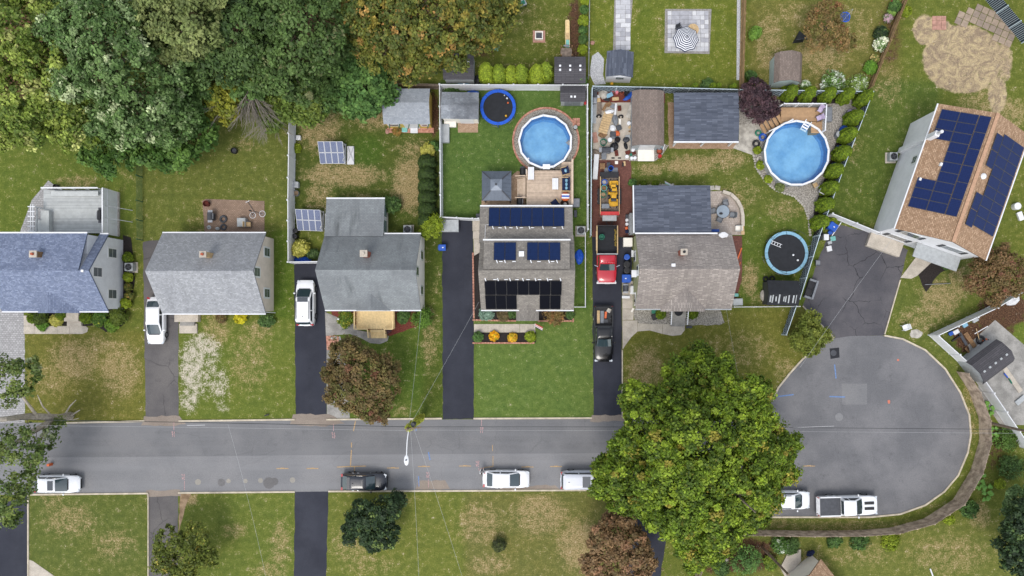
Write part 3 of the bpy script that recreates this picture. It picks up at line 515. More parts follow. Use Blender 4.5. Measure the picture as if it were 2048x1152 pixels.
c_ = P(638, 561, 4.6); MB().cyl((0, 0, -.3), .06, .65, 10).build('vent', M['white'], rf, loc=(c_.x-L.x+.2, c_.y-L.y, 4.6))
# solar house in the middle
h4 = thing('house', 'taupe-roofed house with rows of navy and black solar panels', 'house', P(1055, 545)); L = h4.location.copy()
pr = [(.76-L.y, 2.9), (4.55-L.y, 6.1)]; prn = [(4.55-L.y, 6.1), (8.3-L.y, 3.2)]; x0, x1 = -6.22-L.x, 3.16-L.x
rf = roof_strip(x0, x1, [pr[0], pr[1], prn[1]], M['sh_taupe'], h4); wall_block(x0, x1, [pr[0], pr[1], prn[1]], M['sid_white'], h4)
dx0, dx1 = P(968, 481, 5.3).x-L.x, P(1139, 481, 5.3).x-L.x; dpr = [(4.7-L.y, 6.13), (7.55-L.y, 5.3)]
drf = roof_strip(dx0, dx1, dpr, M['sh_taupe'], h4, 'dormer_roof'); MB().prism([(dx0+.15, 4.8-L.y), (dx1-.15, 4.8-L.y), (dx1-.15, 7.4-L.y), (dx0+.15, 7.4-L.y)], 2.5, 5.2).build('dormer_wall', M['sid_white'], h4)
apr = [(7.45-L.y, 3.95), (11.3-L.y, 2.65)]; arf = roof_strip(x0-.12, 3.05-L.x, apr, M['sh_taupe'], h4, 'addition_roof'); wall_block(x0-.12, 3.05-L.x, apr, M['sid_white'], h4, name='addition_wall')
gutter(h4, (x0, pr[0][0]-.04, 2.84), (x1, pr[0][0]-.04, 2.84)); gutter(h4, (dx0-.1, dpr[1][0]+.05, 5.27), (dx1+.1, dpr[1][0]+.05, 5.27)); gutter(h4, (x0-.12, apr[1][0]+.04, 2.6), (3.05-L.x, apr[1][0]+.04, 2.6))
p0, v_ = slope(apr, 0); p0 = p0+L; panels_px(h4, L, p0, X1, v_, (978, 416.5), (1129, 454), 7, 1, 'pv_navy')
p0, v_ = slope(dpr, 0); p0 = p0+L; panels_px(h4, L, p0, X1, v_, (988, 485.5), (1032, 521.5), 2, 1, 'pv_navy'); panels_px(h4, L, p0, X1, v_, (1054, 485.5), (1121, 521.5), 3, 1, 'pv_navy')
nn = X1.cross(v_).normalized(); c_ = hit(1043, 508, p0, nn)-L; MB().box((0, 0, .1), (.5, .5, .25)).build('skylight', M['white'], drf, loc=c_)
p0, v_ = slope(pr, 0); p0 = p0+L; panels_px(h4, L, p0, X1, v_, (968.5, 560), (1123, 588.5), 7, 1, 'pv_black'); panels_px(h4, L, p0, X1, v_, (970, 589.5), (1034, 617), 3, 1, 'pv_black'); panels_px(h4, L, p0, X1, v_, (1079, 589.5), (1121, 617), 2, 1, 'pv_black')
BR = MB().box((0, 0, 0), (.34, .08, .05)).mesh('mounting_bracket', M['white']); BR2 = MB().box((0, 0, 0), (.09, .3, .06)).mesh('mounting_bracket', M['white'])
for (pf, ln) in ((slope(pr, 0), [(x_, 558.3) for x_ in (971, 990, 996, 1012, 1020, 1034, 1046, 1056, 1071, 1079, 1095, 1101, 1121)]), (slope(dpr, 0), [(x_, 523.5) for x_ in (994, 1002, 1010, 1028, 1062, 1078, 1098, 1105, 1114)]), (slope(apr, 0), [(x_, 456) for x_ in (986, 1000, 1011, 1022, 1034, 1043, 1059, 1065, 1086, 1109, 1125)])):
    p0 = pf[0]+L; u = X1; n_ = u.cross(pf[1]).normalized()
    for k, (x_, y_) in enumerate(ln): place('mounting_bracket', BR if k % 2 else BR2, h4, hit(x_, y_, p0, n_)-L+n_*.07, (0, 0, 0 if k % 2 else .35))
p0 = slope(apr, 0)[0]+L; n_ = X1.cross(slope(apr, 0)[1]).normalized()
MB().tube([hit(978, 449, p0, n_)-L+n_*.06, hit(971, 450, p0, n_)-L+n_*.06, hit(970, 478, p0, n_)-L+n_*.06], .022, 5).build('conduit', M['white'], h4)
cx = P(1055, 630, 3).x-L.x; cross_gable(h4, cx, -.35-L.y, 1.15, 2.75, 3.35, (pr[0], pr[1]), M['sh_taupe'])
for s_ in (-1, 1): MB().bar((cx+s_*1.02, -.25-L.y, 0), (cx+s_*1.02, -.25-L.y, 2.7), .14).build('porch_post', M['white'], h4)
MB().box((0, 0, 1.05), (1.0, .08, 2.1)).build('door', M['offwhite'], h4, loc=(cx, pr[0][0]+.24, .2)); c_ = P(963, 557, 4.4); MB().box((0, 0, 0), (.3, .3, .3)).build('vent', M['white'], rf, loc=(c_.x-L.x, c_.y-L.y, 5.15))
for y_ in (2.5, 6.5): window(h4, (x1-.27, y_-L.y, 1.7), .8, 1.2, (1, 0)); window(h4, (x0+.27, y_-L.y, 1.7), .8, 1.2, (-1, 0))
# worn roof house with slate addition
h5 = thing('house', 'sage green house with worn brownish shingles and dark slate rear roof', 'house', P(1370, 545)); L = h5.location.copy()
pr = [(.87-L.y, 2.9), (4.7-L.y, 6.0), (8.5-L.y, 2.95)]; x0, x1 = 9.4-L.x, 19.12-L.x
rf = roof_strip(x0, x1, pr, M['sh_worn'], h5); wall_block(x0, x1, pr, M['sid_green'], h5, ins=.1)
pa = [(8.4-L.y, 3.2), (13.4-L.y, 2.7)]; roof_strip(9.26-L.x, 17.02-L.x, pa, M['sh_slate'], h5, 'addition_roof'); wall_block(9.26-L.x, 17.02-L.x, pa, M['sid_green'], h5, ins=.2, name='addition_wall')
c_ = P(1368, 504, 6.2); chimney(rf, (c_.x-L.x, c_.y-L.y, 5.3), .9, .55, 'brickred', 'black'); c_ = P(1347, 531, 5.8); MB().box((0, 0, 0), (.38, .38, .12)).build('skylight', M['white'], rf, loc=(c_.x-L.x, c_.y-L.y, 5.75))
gutter(h5, (x0, pr[0][0]-.04, 2.84), (x1, pr[0][0]-.04, 2.84), m_='lightgrey'); gutter(h5, (9.3-L.x, 8.47-L.y, 3.28), (17.6-L.x, 8.47-L.y, 3.28)); MB().bar((9.2-L.x, 8.5-L.y, 3.2), (9.2-L.x, 13.4-L.y, 2.7), .12).build('fascia', M['white'], h5)
cross_gable(h5, P(1370, 600, 4).x-L.x, .6-L.y, 2.25, 2.95, 4.6, (pr[0], pr[1]), M['sh_worn'])
for y_ in (6.3, 2.0): window(h5, (x0+.1, y_-L.y, 1.7), .8, 1.2, (-1, 0))
window(h5, (x0+.1, 4.7-L.y, 3.9), .8, 1.1, (-1, 0)); MB().box((0, 0, 0), (.5, .7, .45)).build('window_air_conditioner', M['white'], h5, loc=(x0-.2, 4.4-L.y, 3.3)); MB().box((0, 0, 1.05), (1.0, .08, 2.1)).build('door', M['offwhite'], h5, loc=(P(1355, 640).x-L.x, pr[0][0]+.12, .3)); window(h5, (x0+.1, 1.6-L.y, 1.8), .5, 1.1, (-1, 0))
c_ = P(1447, 470, 3.6); MB().blob((0, 0, 0), (.5, .3, .1), 10, 6, .25).build('debris_sheet', M['offwhite'], h5, loc=(c_.x-L.x, c_.y-L.y, 3.55))
# two-storey white house (right), turned
RZ6 = R(-19.3); b6 = Vector((34.3, 8.66, 0)); h6 = thing('house', 'two-storey white house with brown shingle roof and blue solar panels', 'house', b6, RZ6)
W6, D6 = 9.35, 12.87
def roof6(mb, x0, x1, za, zb):
    e2 = Vector((x1-x0, 0, zb-za)).normalized(); roof_poly(mb, [(x0, 0, za), (x1, 0, zb), (x1, D6, zb), (x0, D6, za)], Vector((0, 1, 0)), e2, Vector((x0, 0, za)))
M['ridge6'] = mat('tan_ridge', C(190, 152, 124), .9, .12, 5); mb = MB(); roof6(mb, 0, W6/2, 5.6, 7.75); roof6(mb, W6, W6/2, 5.6, 7.75); rf6 = mb.build('roof', M['sh_brown'], h6)
i_ = .3; ring = [(i_, 0), (W6-i_, 0), (W6-i_, 5.55), (W6/2, 7.58), (i_, 5.55)]
MB().loft([[(x_, i_, z_) for x_, z_ in ring], [(x_, D6-i_, z_) for x_, z_ in ring]]).build('wall', M['sid_white'], h6)
for x_ in (-.05, W6+.05): gutter(h6, (x_, 0, 5.53), (x_, D6, 5.53))
MB().box((W6/2, D6/2, 7.76), (.34, D6, .05)).build('ridge_cap', M['ridge6'], rf6)
for x_ in (2.2, 6.6):
    for z_ in (1.7, 4.3):
        w_ = window(h6, (x_, i_, z_), 1.7, 1.1, (0, -1))
        for s_ in (-1, 1): MB().box((s_*1.15, .02, 0), (.4, .05, 1.15)).build('shutter', M['darkgrey'], w_)
window(h6, (i_, 7.6, 3.9), .7, .8, (-1, 0)); MB().bar((i_-.15, 9.4, .2), (i_-.15, 9.4, 7.2), .45, .5).build('chimney_chase', M['sid_white'], h6); MB().cyl((0, 0, 0), .16, .8, 12).build('flue', M['offwhite'], h6, loc=(.15, 9.4, 7.15))
n6 = math.hypot(W6/2, 2.15); eL = Vector((W6/2, 0, 2.15))/n6; eR = Vector((-W6/2, 0, 2.15))/n6; vY = Vector((0, 1, 0))
def pan6(left, a, yb, w, l, m_='pv_blue'):
    o = Vector((0, 0, 5.6)) if left else Vector((W6, 0, 5.6)); e = eL if left else eR
    if left: put_on_plane(panel_mesh(w-.02, l-.03, m_, 'darkgrey'), 'solar_panel', h6, o+e*(a+w/2)+vY*(yb+l/2), e, vY)
    else: put_on_plane(panel_mesh(l-.03, w-.02, m_, 'darkgrey'), 'solar_panel', h6, o+e*(a+w/2)+vY*(yb+l/2), vY, e)
for r_ in range(10):
    y_ = 2.35+r_*1.0
    if r_ < 3 or r_ > 6: pan6(True, .42, y_, 1.62, 1.0)
    pan6(True, 2.06, y_, 1.62, 1.0)
for r_ in range(6): pan6(True, 3.72, 2.35+r_*1.667, 1.0, 1.667)
for r_ in range(9):
    y_ = 2.3+r_*1.02; pan6(False, .3, y_, 1.6, 1.02); pan6(False, 1.92, y_, 1.6, 1.02)
for y_ in (2.0, 3.65, 7.9, 9.55): pan6(False, 3.56, y_, 1.0, 1.62)
DM = MB().lathe((0, 0, 0), [(.30, 0), (.28, .14), (.16, .24), (.02, .27)], 14).mesh('roof_vent', M['white'])
c_ = Vector((W6, 0, 5.6))+eR*4.3+vY*6.9; place('roof_vent', DM, rf6, c_); c_ = Vector((0, 0, 5.6))+eL*1.9; MB().box((0, 0, .1), (.22, .3, .25)).build('vent', M['white'], rf6, loc=c_+vY*7.0); MB().box((0, 0, .1), (.2, .26, .25)).build('vent', M['white'], rf6, loc=Vector((0, 0, 5.6))+eL*.6+vY*5.2)
MB().prism([(0, -1.2), (3.6, -1.2), (3.6, .28), (0, .28)], 0, .5).build('front_step', M['concrete'], h6); MB().prism([(3.9, -1.2), (8.6, -1.2), (8.6, .28), (3.9, .28)], 2.5, 2.62).build('porch_canopy', M['lightgrey'], h6)
# tan-roofed outbuilding cut by the lower edge
hb = thing('cottage', 'cottage with pinkish tan shingle roof and white gable at lower edge', 'house', P(1605, 1140), R(38)); L = Vector((0, 0, 0))
roof_strip(-4.5, 1.0, [(-2.0, 2.5), (0, 3.6), (2.0, 2.5)], M['sh_brown'], hb).rotation_euler = (0, 0, R(90)); wall_block(-4.5, 1.0, [(-2.0, 2.5), (0, 3.6), (2.0, 2.5)], M['sid_cream'], hb).rotation_euler = (0, 0, R(90))
MB().prism([(-1.9, .6), (.4, .9), (1.2, 1.9), (-.2, 2.4), (-1.7, 1.7)], 0, .2).build('back_step', M['concrete'], hb)
# ---------------- fences ----------------
def seg_split(a, b, sp):
    n = max(1, round((b-a).length/sp)); return [a+(b-a)*(i/n) for i in range(n+1)]
def fence(name, label, pts, h, kind='vinyl', sp=2.4, mp='white', mpost=None, group=None):
    """pts: photo px of the fence's top line"""
    W = [P(x, y, h) for x, y in pts]; o = Vector((W[0].x, W[0].y, 0)); th = thing(name, label, 'fence', o, 0, group); posts = []
    for k in range(len(W)-1):
        a, b_ = W[k].copy(), W[k+1].copy(); a.z = b_.z = 0; st = seg_split(a-o, b_-o, sp); posts += st if k == 0 else st[1:]
        d = (b_-a).normalized(); rz = math.atan2(d.y, d.x)
        for i in range(len(st)-1):
            L = (st[i+1]-st[i]).length-.1; c = (st[i]+st[i+1])/2; mb = MB()
            if kind == 'vinyl':
                pn = MB().box((0, 0, h/2), (L, .04, h-.24)).build('fence_panel', M[mp], th, loc=c, rot=(0, 0, rz))
                for z_ in (.12, h-.07): MB().box((0, 0, z_), (L, .075, .14)).build('rail', M[mp], pn)
                for j in range(int(L/.3)): mb.box((-L/2+.15+j*.3, 0, h/2), (.012, .05, h-.3))
                mb.build('groove_trim', M['offwhite'], pn, kind='stuff')
            elif kind == 'boards':
                n = int(L/.15); w = (L+.08)/n
                for j in range(n): hh = h*random.uniform(.97, 1.01); mb.box((-L/2+w*(j+.5), random.uniform(-.012, .012), hh/2), (w-.012, .022, hh), random.uniform(-.03, .03))
                pn = mb.build('board_panel', M[mp], th, loc=c, rot=(0, 0, rz), kind='stuff')
                for z_ in (.4, h-.3): MB().box((0, -.06, z_), (L, .05, .09)).build('rail', M[mp], pn)
            elif kind == 'lattice':
                pn = MB().box((0, .03, h/2), (L, .018, h-.1)).build('slat_sheet', M['teal_slat'], th, loc=c, rot=(0, 0, rz))
                s_ = .5; x = -h
                for sg in (1, -1):
                    x = -L/2-h
                    while x < L/2:
                        t0 = max(0, (-L/2-x)/h); t1 = min(1, (L/2-x)/h)
                        if t1 > t0: mb.bar((sg*(x+t0*h), .01*sg, .05+t0*(h-.1)), (sg*(x+t1*h), .01*sg, .05+t1*(h-.1)), .012, .032, up=(0, 0, 1))
                        x += s_
                mb.build('lattice', M[mp], pn, kind='stuff'); MB().box((0, 0, h-.02), (L+.1, .06, .06)).build('rail', M[mp], pn)
            elif kind == 'wire':
                for j in range(int(L/.12)): mb.box((-L/2+.06+j*.12, 0, h/2), (.014, .014, h-.1))
                for j in range(int(h/.15)): mb.box((0, 0, .08+j*.15), (L, .012, .012))
                pn = mb.build('wire_mesh', M[mp], th, loc=c, rot=(0, 0, rz), kind='stuff')
            elif kind == 'rail':
                for z_ in (h*.5, h-.04): MB().box((0, 0, z_), (L+.1, .05, .07)).build('rail', M[mp], th, loc=c, rot=(0, 0, rz))
                for j in range(int(L/.14)): mb.box((-L/2+.07+j*.14, 0, h*.52), (.035, .035, h*.9))
                if mb.v: mb.build('baluster_row', M[mp], th, loc=c, rot=(0, 0, rz), kind='stuff')
            elif kind == 'slats':
                for j in range(int(L/.2)): mb.box((-L/2+.1+j*.2, 0, h/2), (.04, .03, h-.05))
                pn = MB().box((0, .03, h/2), (L, .015, h-.1)).build('slat_sheet', M['teal_slat'], th, loc=c, rot=(0, 0, rz)); mb.build('slat_row', M[mp], pn, kind='stuff')
    ph = h+(.12 if kind == 'vinyl' else .04); w = .13 if kind == 'vinyl' else .09
    pm = MB().box((0, 0, ph/2), (w, w, ph)).mesh('fence_post', M[mpost or mp]); cm = MB().lathe((0, 0, 0), [(.12, 0), (.12, .03), (.01, .1)], 4).mesh('post_cap', M['white'])
    for p in posts:
        q = place('fence_post', pm, th, p)
        if kind == 'vinyl': place('post_cap', cm, q, (0, 0, ph), (0, 0, math.pi/4))
    return th
M['teal_slat'] = mat('dark_teal_slats', C(22, 44, 58), .7, .2, 2); M['lat'] = mat('pale_lattice', C(206, 222, 230), .6, .08, 3); M['fencewood'] = mat('aged_fence_wood', C(182, 160, 140), .9, .3, 1.6, c2=C(218, 196, 174), bump=.3); M['fencetan'] = mat('tan_fence_wood', C(168, 138, 100), .9, .22, 2.5, bump=.3); M['greenwire'] = mat('green_wire', C(62, 104, 74), .6, .1, 3)
fence('vinyl_fence', 'white vinyl privacy fence left of the yard with ground solar panels', [(578, 222), (575.5, 400), (576, 524), (638, 523)], 2.0)
fence('vinyl_fence', 'tall white vinyl fence enclosing the round pool and blue trampoline', [(881, 434), (879, 169), (1175, 170), (1176, 458)], 1.75)
fence('vinyl_fence', 'short white fence with gate across the end of the middle driveway', [(882, 434), (945, 437), (957, 437)], 1.5, sp=1.6)
fence('picket_fence', 'low white rail fence beside the solar house side lawn', [(1171, 466), (1171, 540), (1171, 614), (1150, 614)], 1.0, 'rail', 1.8)
fence('lattice_fence', 'dark teal lattice fence next to the trampoline yard, along the brick driveway', [(1184.5, 176), (1183, 320), (1182, 470)], 1.85, 'lattice', mp='lat')
fence('lattice_fence', 'dark teal lattice fence behind the sheds and along the row of evergreens', [(1186, 172), (1330, 175), (1480, 179), (1747, 183), (1690, 330), (1640, 470), (1600, 598)], 1.9, 'lattice', mp='lat')
fence('lattice_fence', 'short stub of teal lattice beside the cracked driveway lawn', [(1593, 612), (1573, 670)], 1.5, 'lattice', mp='lat')
fence('rail_fence', 'thin white rail fence in front of the black-roofed shed', [(1469, 614), (1600, 613)], 1.0, 'rail', 2.2)
fence('wire_fence', 'low green wire fence between the two left back lawns', [(272, 300), (272, 400), (273, 478)], 1.2, 'wire', 2.5, 'greenwire')
fence('board_fence', 'tan board fence beside the white gravel strip at the top', [(1493, -20), (1488, 168)], 1.8, 'boards', mp='fencetan')
fence('board_fence', 'slanted tan board fence behind the white flowering shrubs', [(1819, -10), (1748, 170)], 1.5, 'boards', mp='fencetan')
fence('slat_fence', 'teal slatted fence crossing the top right corner', [(1990, -20), (2068, 72)], 1.9, 'slats', 2.2, 'lat')
fence('vinyl_fence', 'white vinyl fence joining the two-storey house to the lattice', [(1665, 427), (1762, 466)], 1.5)
fence('vinyl_fence', 'white vinyl fence wrapping the cluttered yard on the right edge', [(2060, 576), (1995, 616), (1877, 671), (1962, 748), (2065, 900)], 1.9)
fence('board_fence', 'long weathered board fence curving round the turning circle', [(1385, 1071), (1530, 1072), (1630, 1074), (1730, 1073), (1800, 1068), (1870, 1049), (1930, 1010), (1967, 948), (1984, 888), (1983, 842), (1962, 785), (1938, 747)], 2.1, 'boards', mp='fencewood')
fence('board_fence', 'short weathered board fence under the big tree, lower edge', [(1395, 1170), (1424, 1096)], 1.8, 'boards', mp='fencewood')
fence('board_fence', 'grey board fence behind the yellow shed', [(770, 166), (878, 168)], 1.7, 'boards', mp='wood_grey')
fence('rail_fence', 'thin grey rail between shrubs and lawn at the top centre', [(1180, -10), (1178, 150)], 1.2, 'wire', 2.4, 'lightgrey')
# ---------------- paved areas, beds ----------------
def slabs(name, rects, m_, z=.05, label=None):
    """a walk of separate cast slabs (photo px rectangles or polygons)"""
    o = None
    for k, r_ in enumerate(rects):
        poly = [(r_[0], r_[1]), (r_[2], r_[1]), (r_[2], r_[3]), (r_[0], r_[3])] if not isinstance(r_[0], tuple) else list(r_)
        cx = sum(p[0] for p in poly)/len(poly); cy = sum(p[1] for p in poly)/len(poly)
        poly = [(cx+(x-cx)*.985, cy+(y-cy)*.975) for x, y in poly]
        s_ = sheet('slab' if o else name, poly, M[m_], z+.002*(k % 3), o)
        o = o or s_
    return o
slabs('front_walk', [(48, 631, 69, 652), (48, 652, 69, 668), (69, 652, 92, 668), (92, 652, 116, 668), (116, 652, 140, 668), [(140, 652), (172, 652), (177, 656), (175, 664), (165, 668), (140, 668)]], 'concrete')
slabs('front_walk', [(948, 648, 976, 665), (976, 648, 1008, 665), (1008, 648, 1039, 665), (1039, 648, 1071, 665)], 'concrete', .05)
slabs('front_walk', [(1244.5, 562, 1267, 582), (1244.5, 582, 1267, 618), (1244.5, 618, 1267, 640), [(1244.5, 640), (1275, 640), (1275, 663), (1262, 675), (1250, 692), (1245, 700)], [(1275, 646), (1300, 648), (1300, 661), (1275, 663)], [(1300, 648), (1325, 648), (1325, 668), (1300, 661)], [(1325, 648), (1370, 648), (1370, 660), (1362, 670), (1345, 672), (1325, 668)]], 'concrete')
sheet('front_walk', [(650, 624), (712, 650), (714, 660), (758, 668), (778, 672), (775, 682), (760, 688), (740, 686), (722, 676), (700, 668), (652, 672)], M['concrete_old'], .03)
sheet('paved_strip', [(653, 690), (680, 672), (690, 700), (700, 840), (654, 840)], M['concrete_old'], .008); sheet('brick_corner', [(652, 671), (678, 672), (676, 700), (654, 700)], M['brick_edge'], .02)
slabs('front_walk', [[(1800, 556), (1842, 500), (1872, 516), (1834, 552), (1822, 558)]], 'concrete'); sheet('side_walk', [(57, 1119), (66, 1122), (120, 1160), (57, 1160)], M['concrete'], .02)
slabs('side_path', [(945, 436, 960, 462), (946, 462, 960, 478), [(947, 478), (960, 478), (960, 505), (948, 512)]], 'concrete')
sheet('stone_path', [(97, 361), (122, 380), (88, 400), (85, 470), (38, 470), (64, 400)], M['paver_grey'], .03); sheet('patio', [(405, 402), (411, 398), (529, 402), (529, 470), (410, 470)], M['patio_brick'], .03)
sheet('patio', [(1418, 383), (1446, 382), (1470, 392), (1483, 414), (1485, 440), (1484, 470), (1418, 470)], M['patio_pale'], .04); sheet('side_bed', [(1463, 472), (1484, 472), (1484, 560), (1472, 600), (1463, 612)], M['paver_red'], .02)
sheet('mulch_bed', [(56, 620), (250, 618), (256, 640), (240, 655), (212, 664), (190, 650), (170, 652), (60, 650)], M['mulch'], .02); sheet('mulch_bed', [(246, 470), (262, 475), (270, 560), (262, 616), (246, 620)], M['mulch'], .02)
sheet('mulch_bed', [(946, 505), (963, 505), (963, 618), (1148, 618), (1148, 640), (950, 640)], M['mulch'], .018); sheet('mulch_bed', [(948, 665), (1072, 665), (1072, 685), (948, 685)], M['mulch'], .018)
sheet('mulch_bed', [(660, 618), (850, 618), (846, 642), (832, 654), (780, 672), (700, 650), (668, 640)], M['redmulch'], .015); sheet('mulch_bed', [(1836, 548), (1862, 524), (1884, 530), (1892, 540), (1866, 562), (1852, 584), (1844, 570)], M['mulch'], .012, rag=.16)
sheet('gravel_bed', [(1266, 618), (1440, 618), (1449, 645), (1440, 650), (1290, 652), (1270, 642)], M['gravel'], .02); sheet('gravel_bed', [(1184, 112), (1196, 104), (1208, 118), (1206, 150), (1212, 168), (1190, 170), (1180, 150)], M['whitegravel'], .015); sheet('gravel_strip', [(1474, -10), (1481, -10), (1480, 160), (1473, 160)], M['whitegravel'], .012)
sheet('gravel_bed', [(1478, 188), (1560, 200), (1690, 190), (1728, 190), (1715, 235), (1668, 340), (1652, 400), (1624, 450), (1612, 420), (1590, 390), (1550, 380), (1518, 345), (1506, 310), (1478, 300)], M['gravel'], .018); sheet('flagstone_patio', [(1478, 250), (1520, 245), (1520, 305), (1505, 310), (1465, 296), (1450, 290), (1478, 285)], M['flag'], .026)
sheet('mulch_bed', [(1560, 187), (1690, 188), (1680, 208), (1560, 207)], M['mulch'], .024); sheet('mulch_bed', [(1690, 230), (1716, 236), (1640, 430), (1626, 450), (1628, 420)], M['mulch'], .024)
sheet('concrete_pad', [(1186, 205), (1266, 205), (1268, 320), (1186, 320)], M['concrete'], .02); sheet('soil_pad', [(1186, 176), (1330, 178), (1330, 206), (1186, 206)], M['redmulch'], .018); sheet('brick_apron', [(1335, 205), (1350, 205), (1350, 282), (1475, 284), (1465, 298), (1338, 297)], M['paver_tan'], .03); sheet('gravel_pad', [(1258, 290), (1338, 290), (1322, 314), (1310, 322), (1258, 322)], M['gravel'], .022)
sheet('brick_pad', [(915, 241), (956, 241), (956, 265), (916, 265)], M['paver_tan'], .03); sheet('brick_apron', [(963, 400), (1035, 342), (1052, 345), (1052, 415), (963, 415)], M['paver_tan'], .03)
sheet('patio_slab', [(1936, 690), (1990, 640), (2060, 700), (2060, 850), (2000, 850), (1960, 790)], M['concrete_old'], .02)
# gravel ring and edging stones round the first pool
pc = P(1090, 283)
def ring_poly(cx, cy, r_, n=40, sx=1.0, ph=0.0): return [(cx+r_*math.cos(ph+i*2*math.pi/n), cy+r_*sx*math.sin(ph+i*2*math.pi/n)) for i in range(n)]
rg = tag(MB().prism(ring_poly(pc.x+.1, pc.y+.05, 3.42), -.02, .02).build('gravel_ring', M['gravel']), kind='structure')
em = MB().box((0, 0, .06), (.34, .19, .12)).mesh('edging_brick', M['brick_edge'])
for i in range(64):
    a = i*2*math.pi/64
    if -1.95 < (a if a < math.pi else a-2*math.pi) < -.95: continue
    place('edging_brick', em, rg, (pc.x+.1+3.45*math.cos(a), pc.y+.05+3.45*math.sin(a), random.uniform(-.01, .01)), (0, 0, a+math.pi/2+random.uniform(-.06, .06)))
def edging(name, pts, m_='brick_edge', sp=.3, size=(.27, .17, .14)):
    me = MB().box((0, 0, size[2]/2), size).mesh('edging_brick', M[m_]); o = None
    for k in range(len(pts)-1):
        a, b_ = P(*pts[k]), P(*pts[k+1]); rz = math.atan2(b_.y-a.y, b_.x-a.x); st = seg_split(a, b_, sp)
        for p in st[:-1]:
            q = place('edging_brick' if o else name, me, None, p, (0, 0, rz+random.uniform(-.1, .1)))
            if o: q.parent = o; q.matrix_parent_inverse = o.matrix_basis.inverted()
            else: o = tag(q, kind='structure')
edging('bed_edging', [(946, 508), (948, 640), (1035, 642)]); edging('bed_edging', [(1078, 642), (1146, 642), (1146, 620)]); edging('bed_edging', [(948, 686), (1072, 686)])
def rocks(name, pts, n, r_=.16, m_='stone'):
    ms = [MB().blob((0, 0, 0), (r_*random.uniform(.8, 1.3), r_, r_*.7), 7, 5, .18).mesh('edging_stone', M[m_]) for _ in range(3)]; o = None
    tot = [(P(*pts[k]), P(*pts[k+1])) for k in range(len(pts)-1)]; Ls = [(b_-a).length for a, b_ in tot]; s_ = sum(Ls)
    for i in range(n):
        d = i/(n-1)*s_*.999; k = 0
        while d > Ls[k]: d -= Ls[k]; k += 1
        p = tot[k][0]+(tot[k][1]-tot[k][0])*(d/Ls[k]); q = place('edging_stone' if o else name, random.choice(ms), None, p+Vector((0, 0, .05)), (0, 0, random.random()*6))
        if o: q.parent = o; q.matrix_parent_inverse = o.matrix_basis.inverted()
        else: o = tag(q, kind='structure')
rocks('stone_edging', [(1507, 312), (1512, 335), (1530, 362), (1552, 381), (1588, 392), (1608, 412), (1618, 440), (1620, 470)], 40); rocks('stone_edging', [(1280, 372), (1345, 370)], 14, .14)
# pavers laid one by one
def pavers(name, x0, y0, x1, y1, m_, cell, jit=.0, rot=0.0, mask=None):
    a, b_ = P(x0, y1), P(x1, y0); o = None; nx, ny = max(1, round((b_.x-a.x)/cell)), max(1, round((b_.y-a.y)/cell)); w, h = (b_.x-a.x)/nx, (b_.y-a.y)/ny
    ms = [MB().box((0, 0, .02), (w-.03, h-.03, .05)).mesh('paver', M[k]) for k in m_]; m2 = [MB().box((0, 0, .02), (2*w-.03, h-.03, .05)).mesh('paver', M[k]) for k in m_]
    for j in range(ny):
        i = 0
        while i < nx:
            dbl = jit and i < nx-1 and random.random() < jit; x = a.x+w*(i+(1 if dbl else .5)); y = a.y+h*(j+.5)
            if mask is None or mask(x*S+NX, NY-y*S):
                q = place('paver' if o else name, random.choice(m2 if dbl else ms), None, (x, y, random.uniform(-.004, .006)), (0, 0, random.uniform(-.01, .01)))
                if o: q.parent = o; q.matrix_parent_inverse = o.matrix_basis.inverted()
                else: o = tag(q, kind='structure')
            i += 2 if dbl else 1
M['pv_a'] = mat('silver_paver', C(196, 196, 200), .9, .08, 2); M['pv_b'] = mat('white_paver', C(214, 214, 216), .9, .08, 2); M['pv_c'] = mat('ash_paver', C(176, 176, 182), .9, .1, 2); M['joint'] = mat('joint_sand', C(150, 146, 142), .95, .2, 5)
sheet('path_border', [(1229, -10), (1266, -10), (1258, 102), (1226, 102)], M['joint'], .004); pavers('paver_path', 1231, -8, 1261, 100, ['pv_a', 'pv_b', 'pv_c'], .46, .35)
sheet('patio_border', [(1330, 18), (1423, 18), (1419, 108), (1329, 106)], M['joint'], .006); pavers('paver_patio', 1335, 22, 1417, 103, ['pv_a', 'pv_b', 'pv_c'], .45, .4)
M['fl_a'] = mat('brown_slab', C(166, 148, 130), .9, .12, 2); M['fl_b'] = mat('dull_slab', C(152, 136, 122), .9, .12, 2)
def inpoly(x, y, pl):
    r_ = False; j = len(pl)-1
    for i in range(len(pl)):
        if (pl[i][1] > y) != (pl[j][1] > y) and x < (pl[j][0]-pl[i][0])*(y-pl[i][1])/(pl[j][1]-pl[i][1])+pl[i][0]: r_ = not r_
        j = i
    return r_
SLP = [(1912, 34), (1935, 16), (1962, 14), (1985, 24), (2006, 20), (2034, 72), (2020, 94), (1998, 90), (1976, 62), (1945, 46), (1920, 50)]; SM = [MB().box((0, 0, .02), (.66, .66, .05)).mesh('slab', M[k]) for k in ('fl_a', 'fl_b')]; o = None
for i in range(-6, 8):
    for j in range(-8, 8):
        cx_, cy_ = 1972+(i*.72*math.cos(R(-24))-j*.72*math.sin(R(-24)))*S, 52-(i*.72*math.sin(R(-24))+j*.72*math.cos(R(-24)))*S
        if inpoly(cx_, cy_, SLP):
            q = place('slab' if o else 'slab_patio', random.choice(SM), None, P(cx_, cy_)+Vector((0, 0, random.uniform(-.01, .01))), (0, 0, R(-24)+random.uniform(-.03, .03)))
            if o: q.parent = o; q.matrix_parent_inverse = o.matrix_basis.inverted()
            else: o = tag(q, kind='structure')
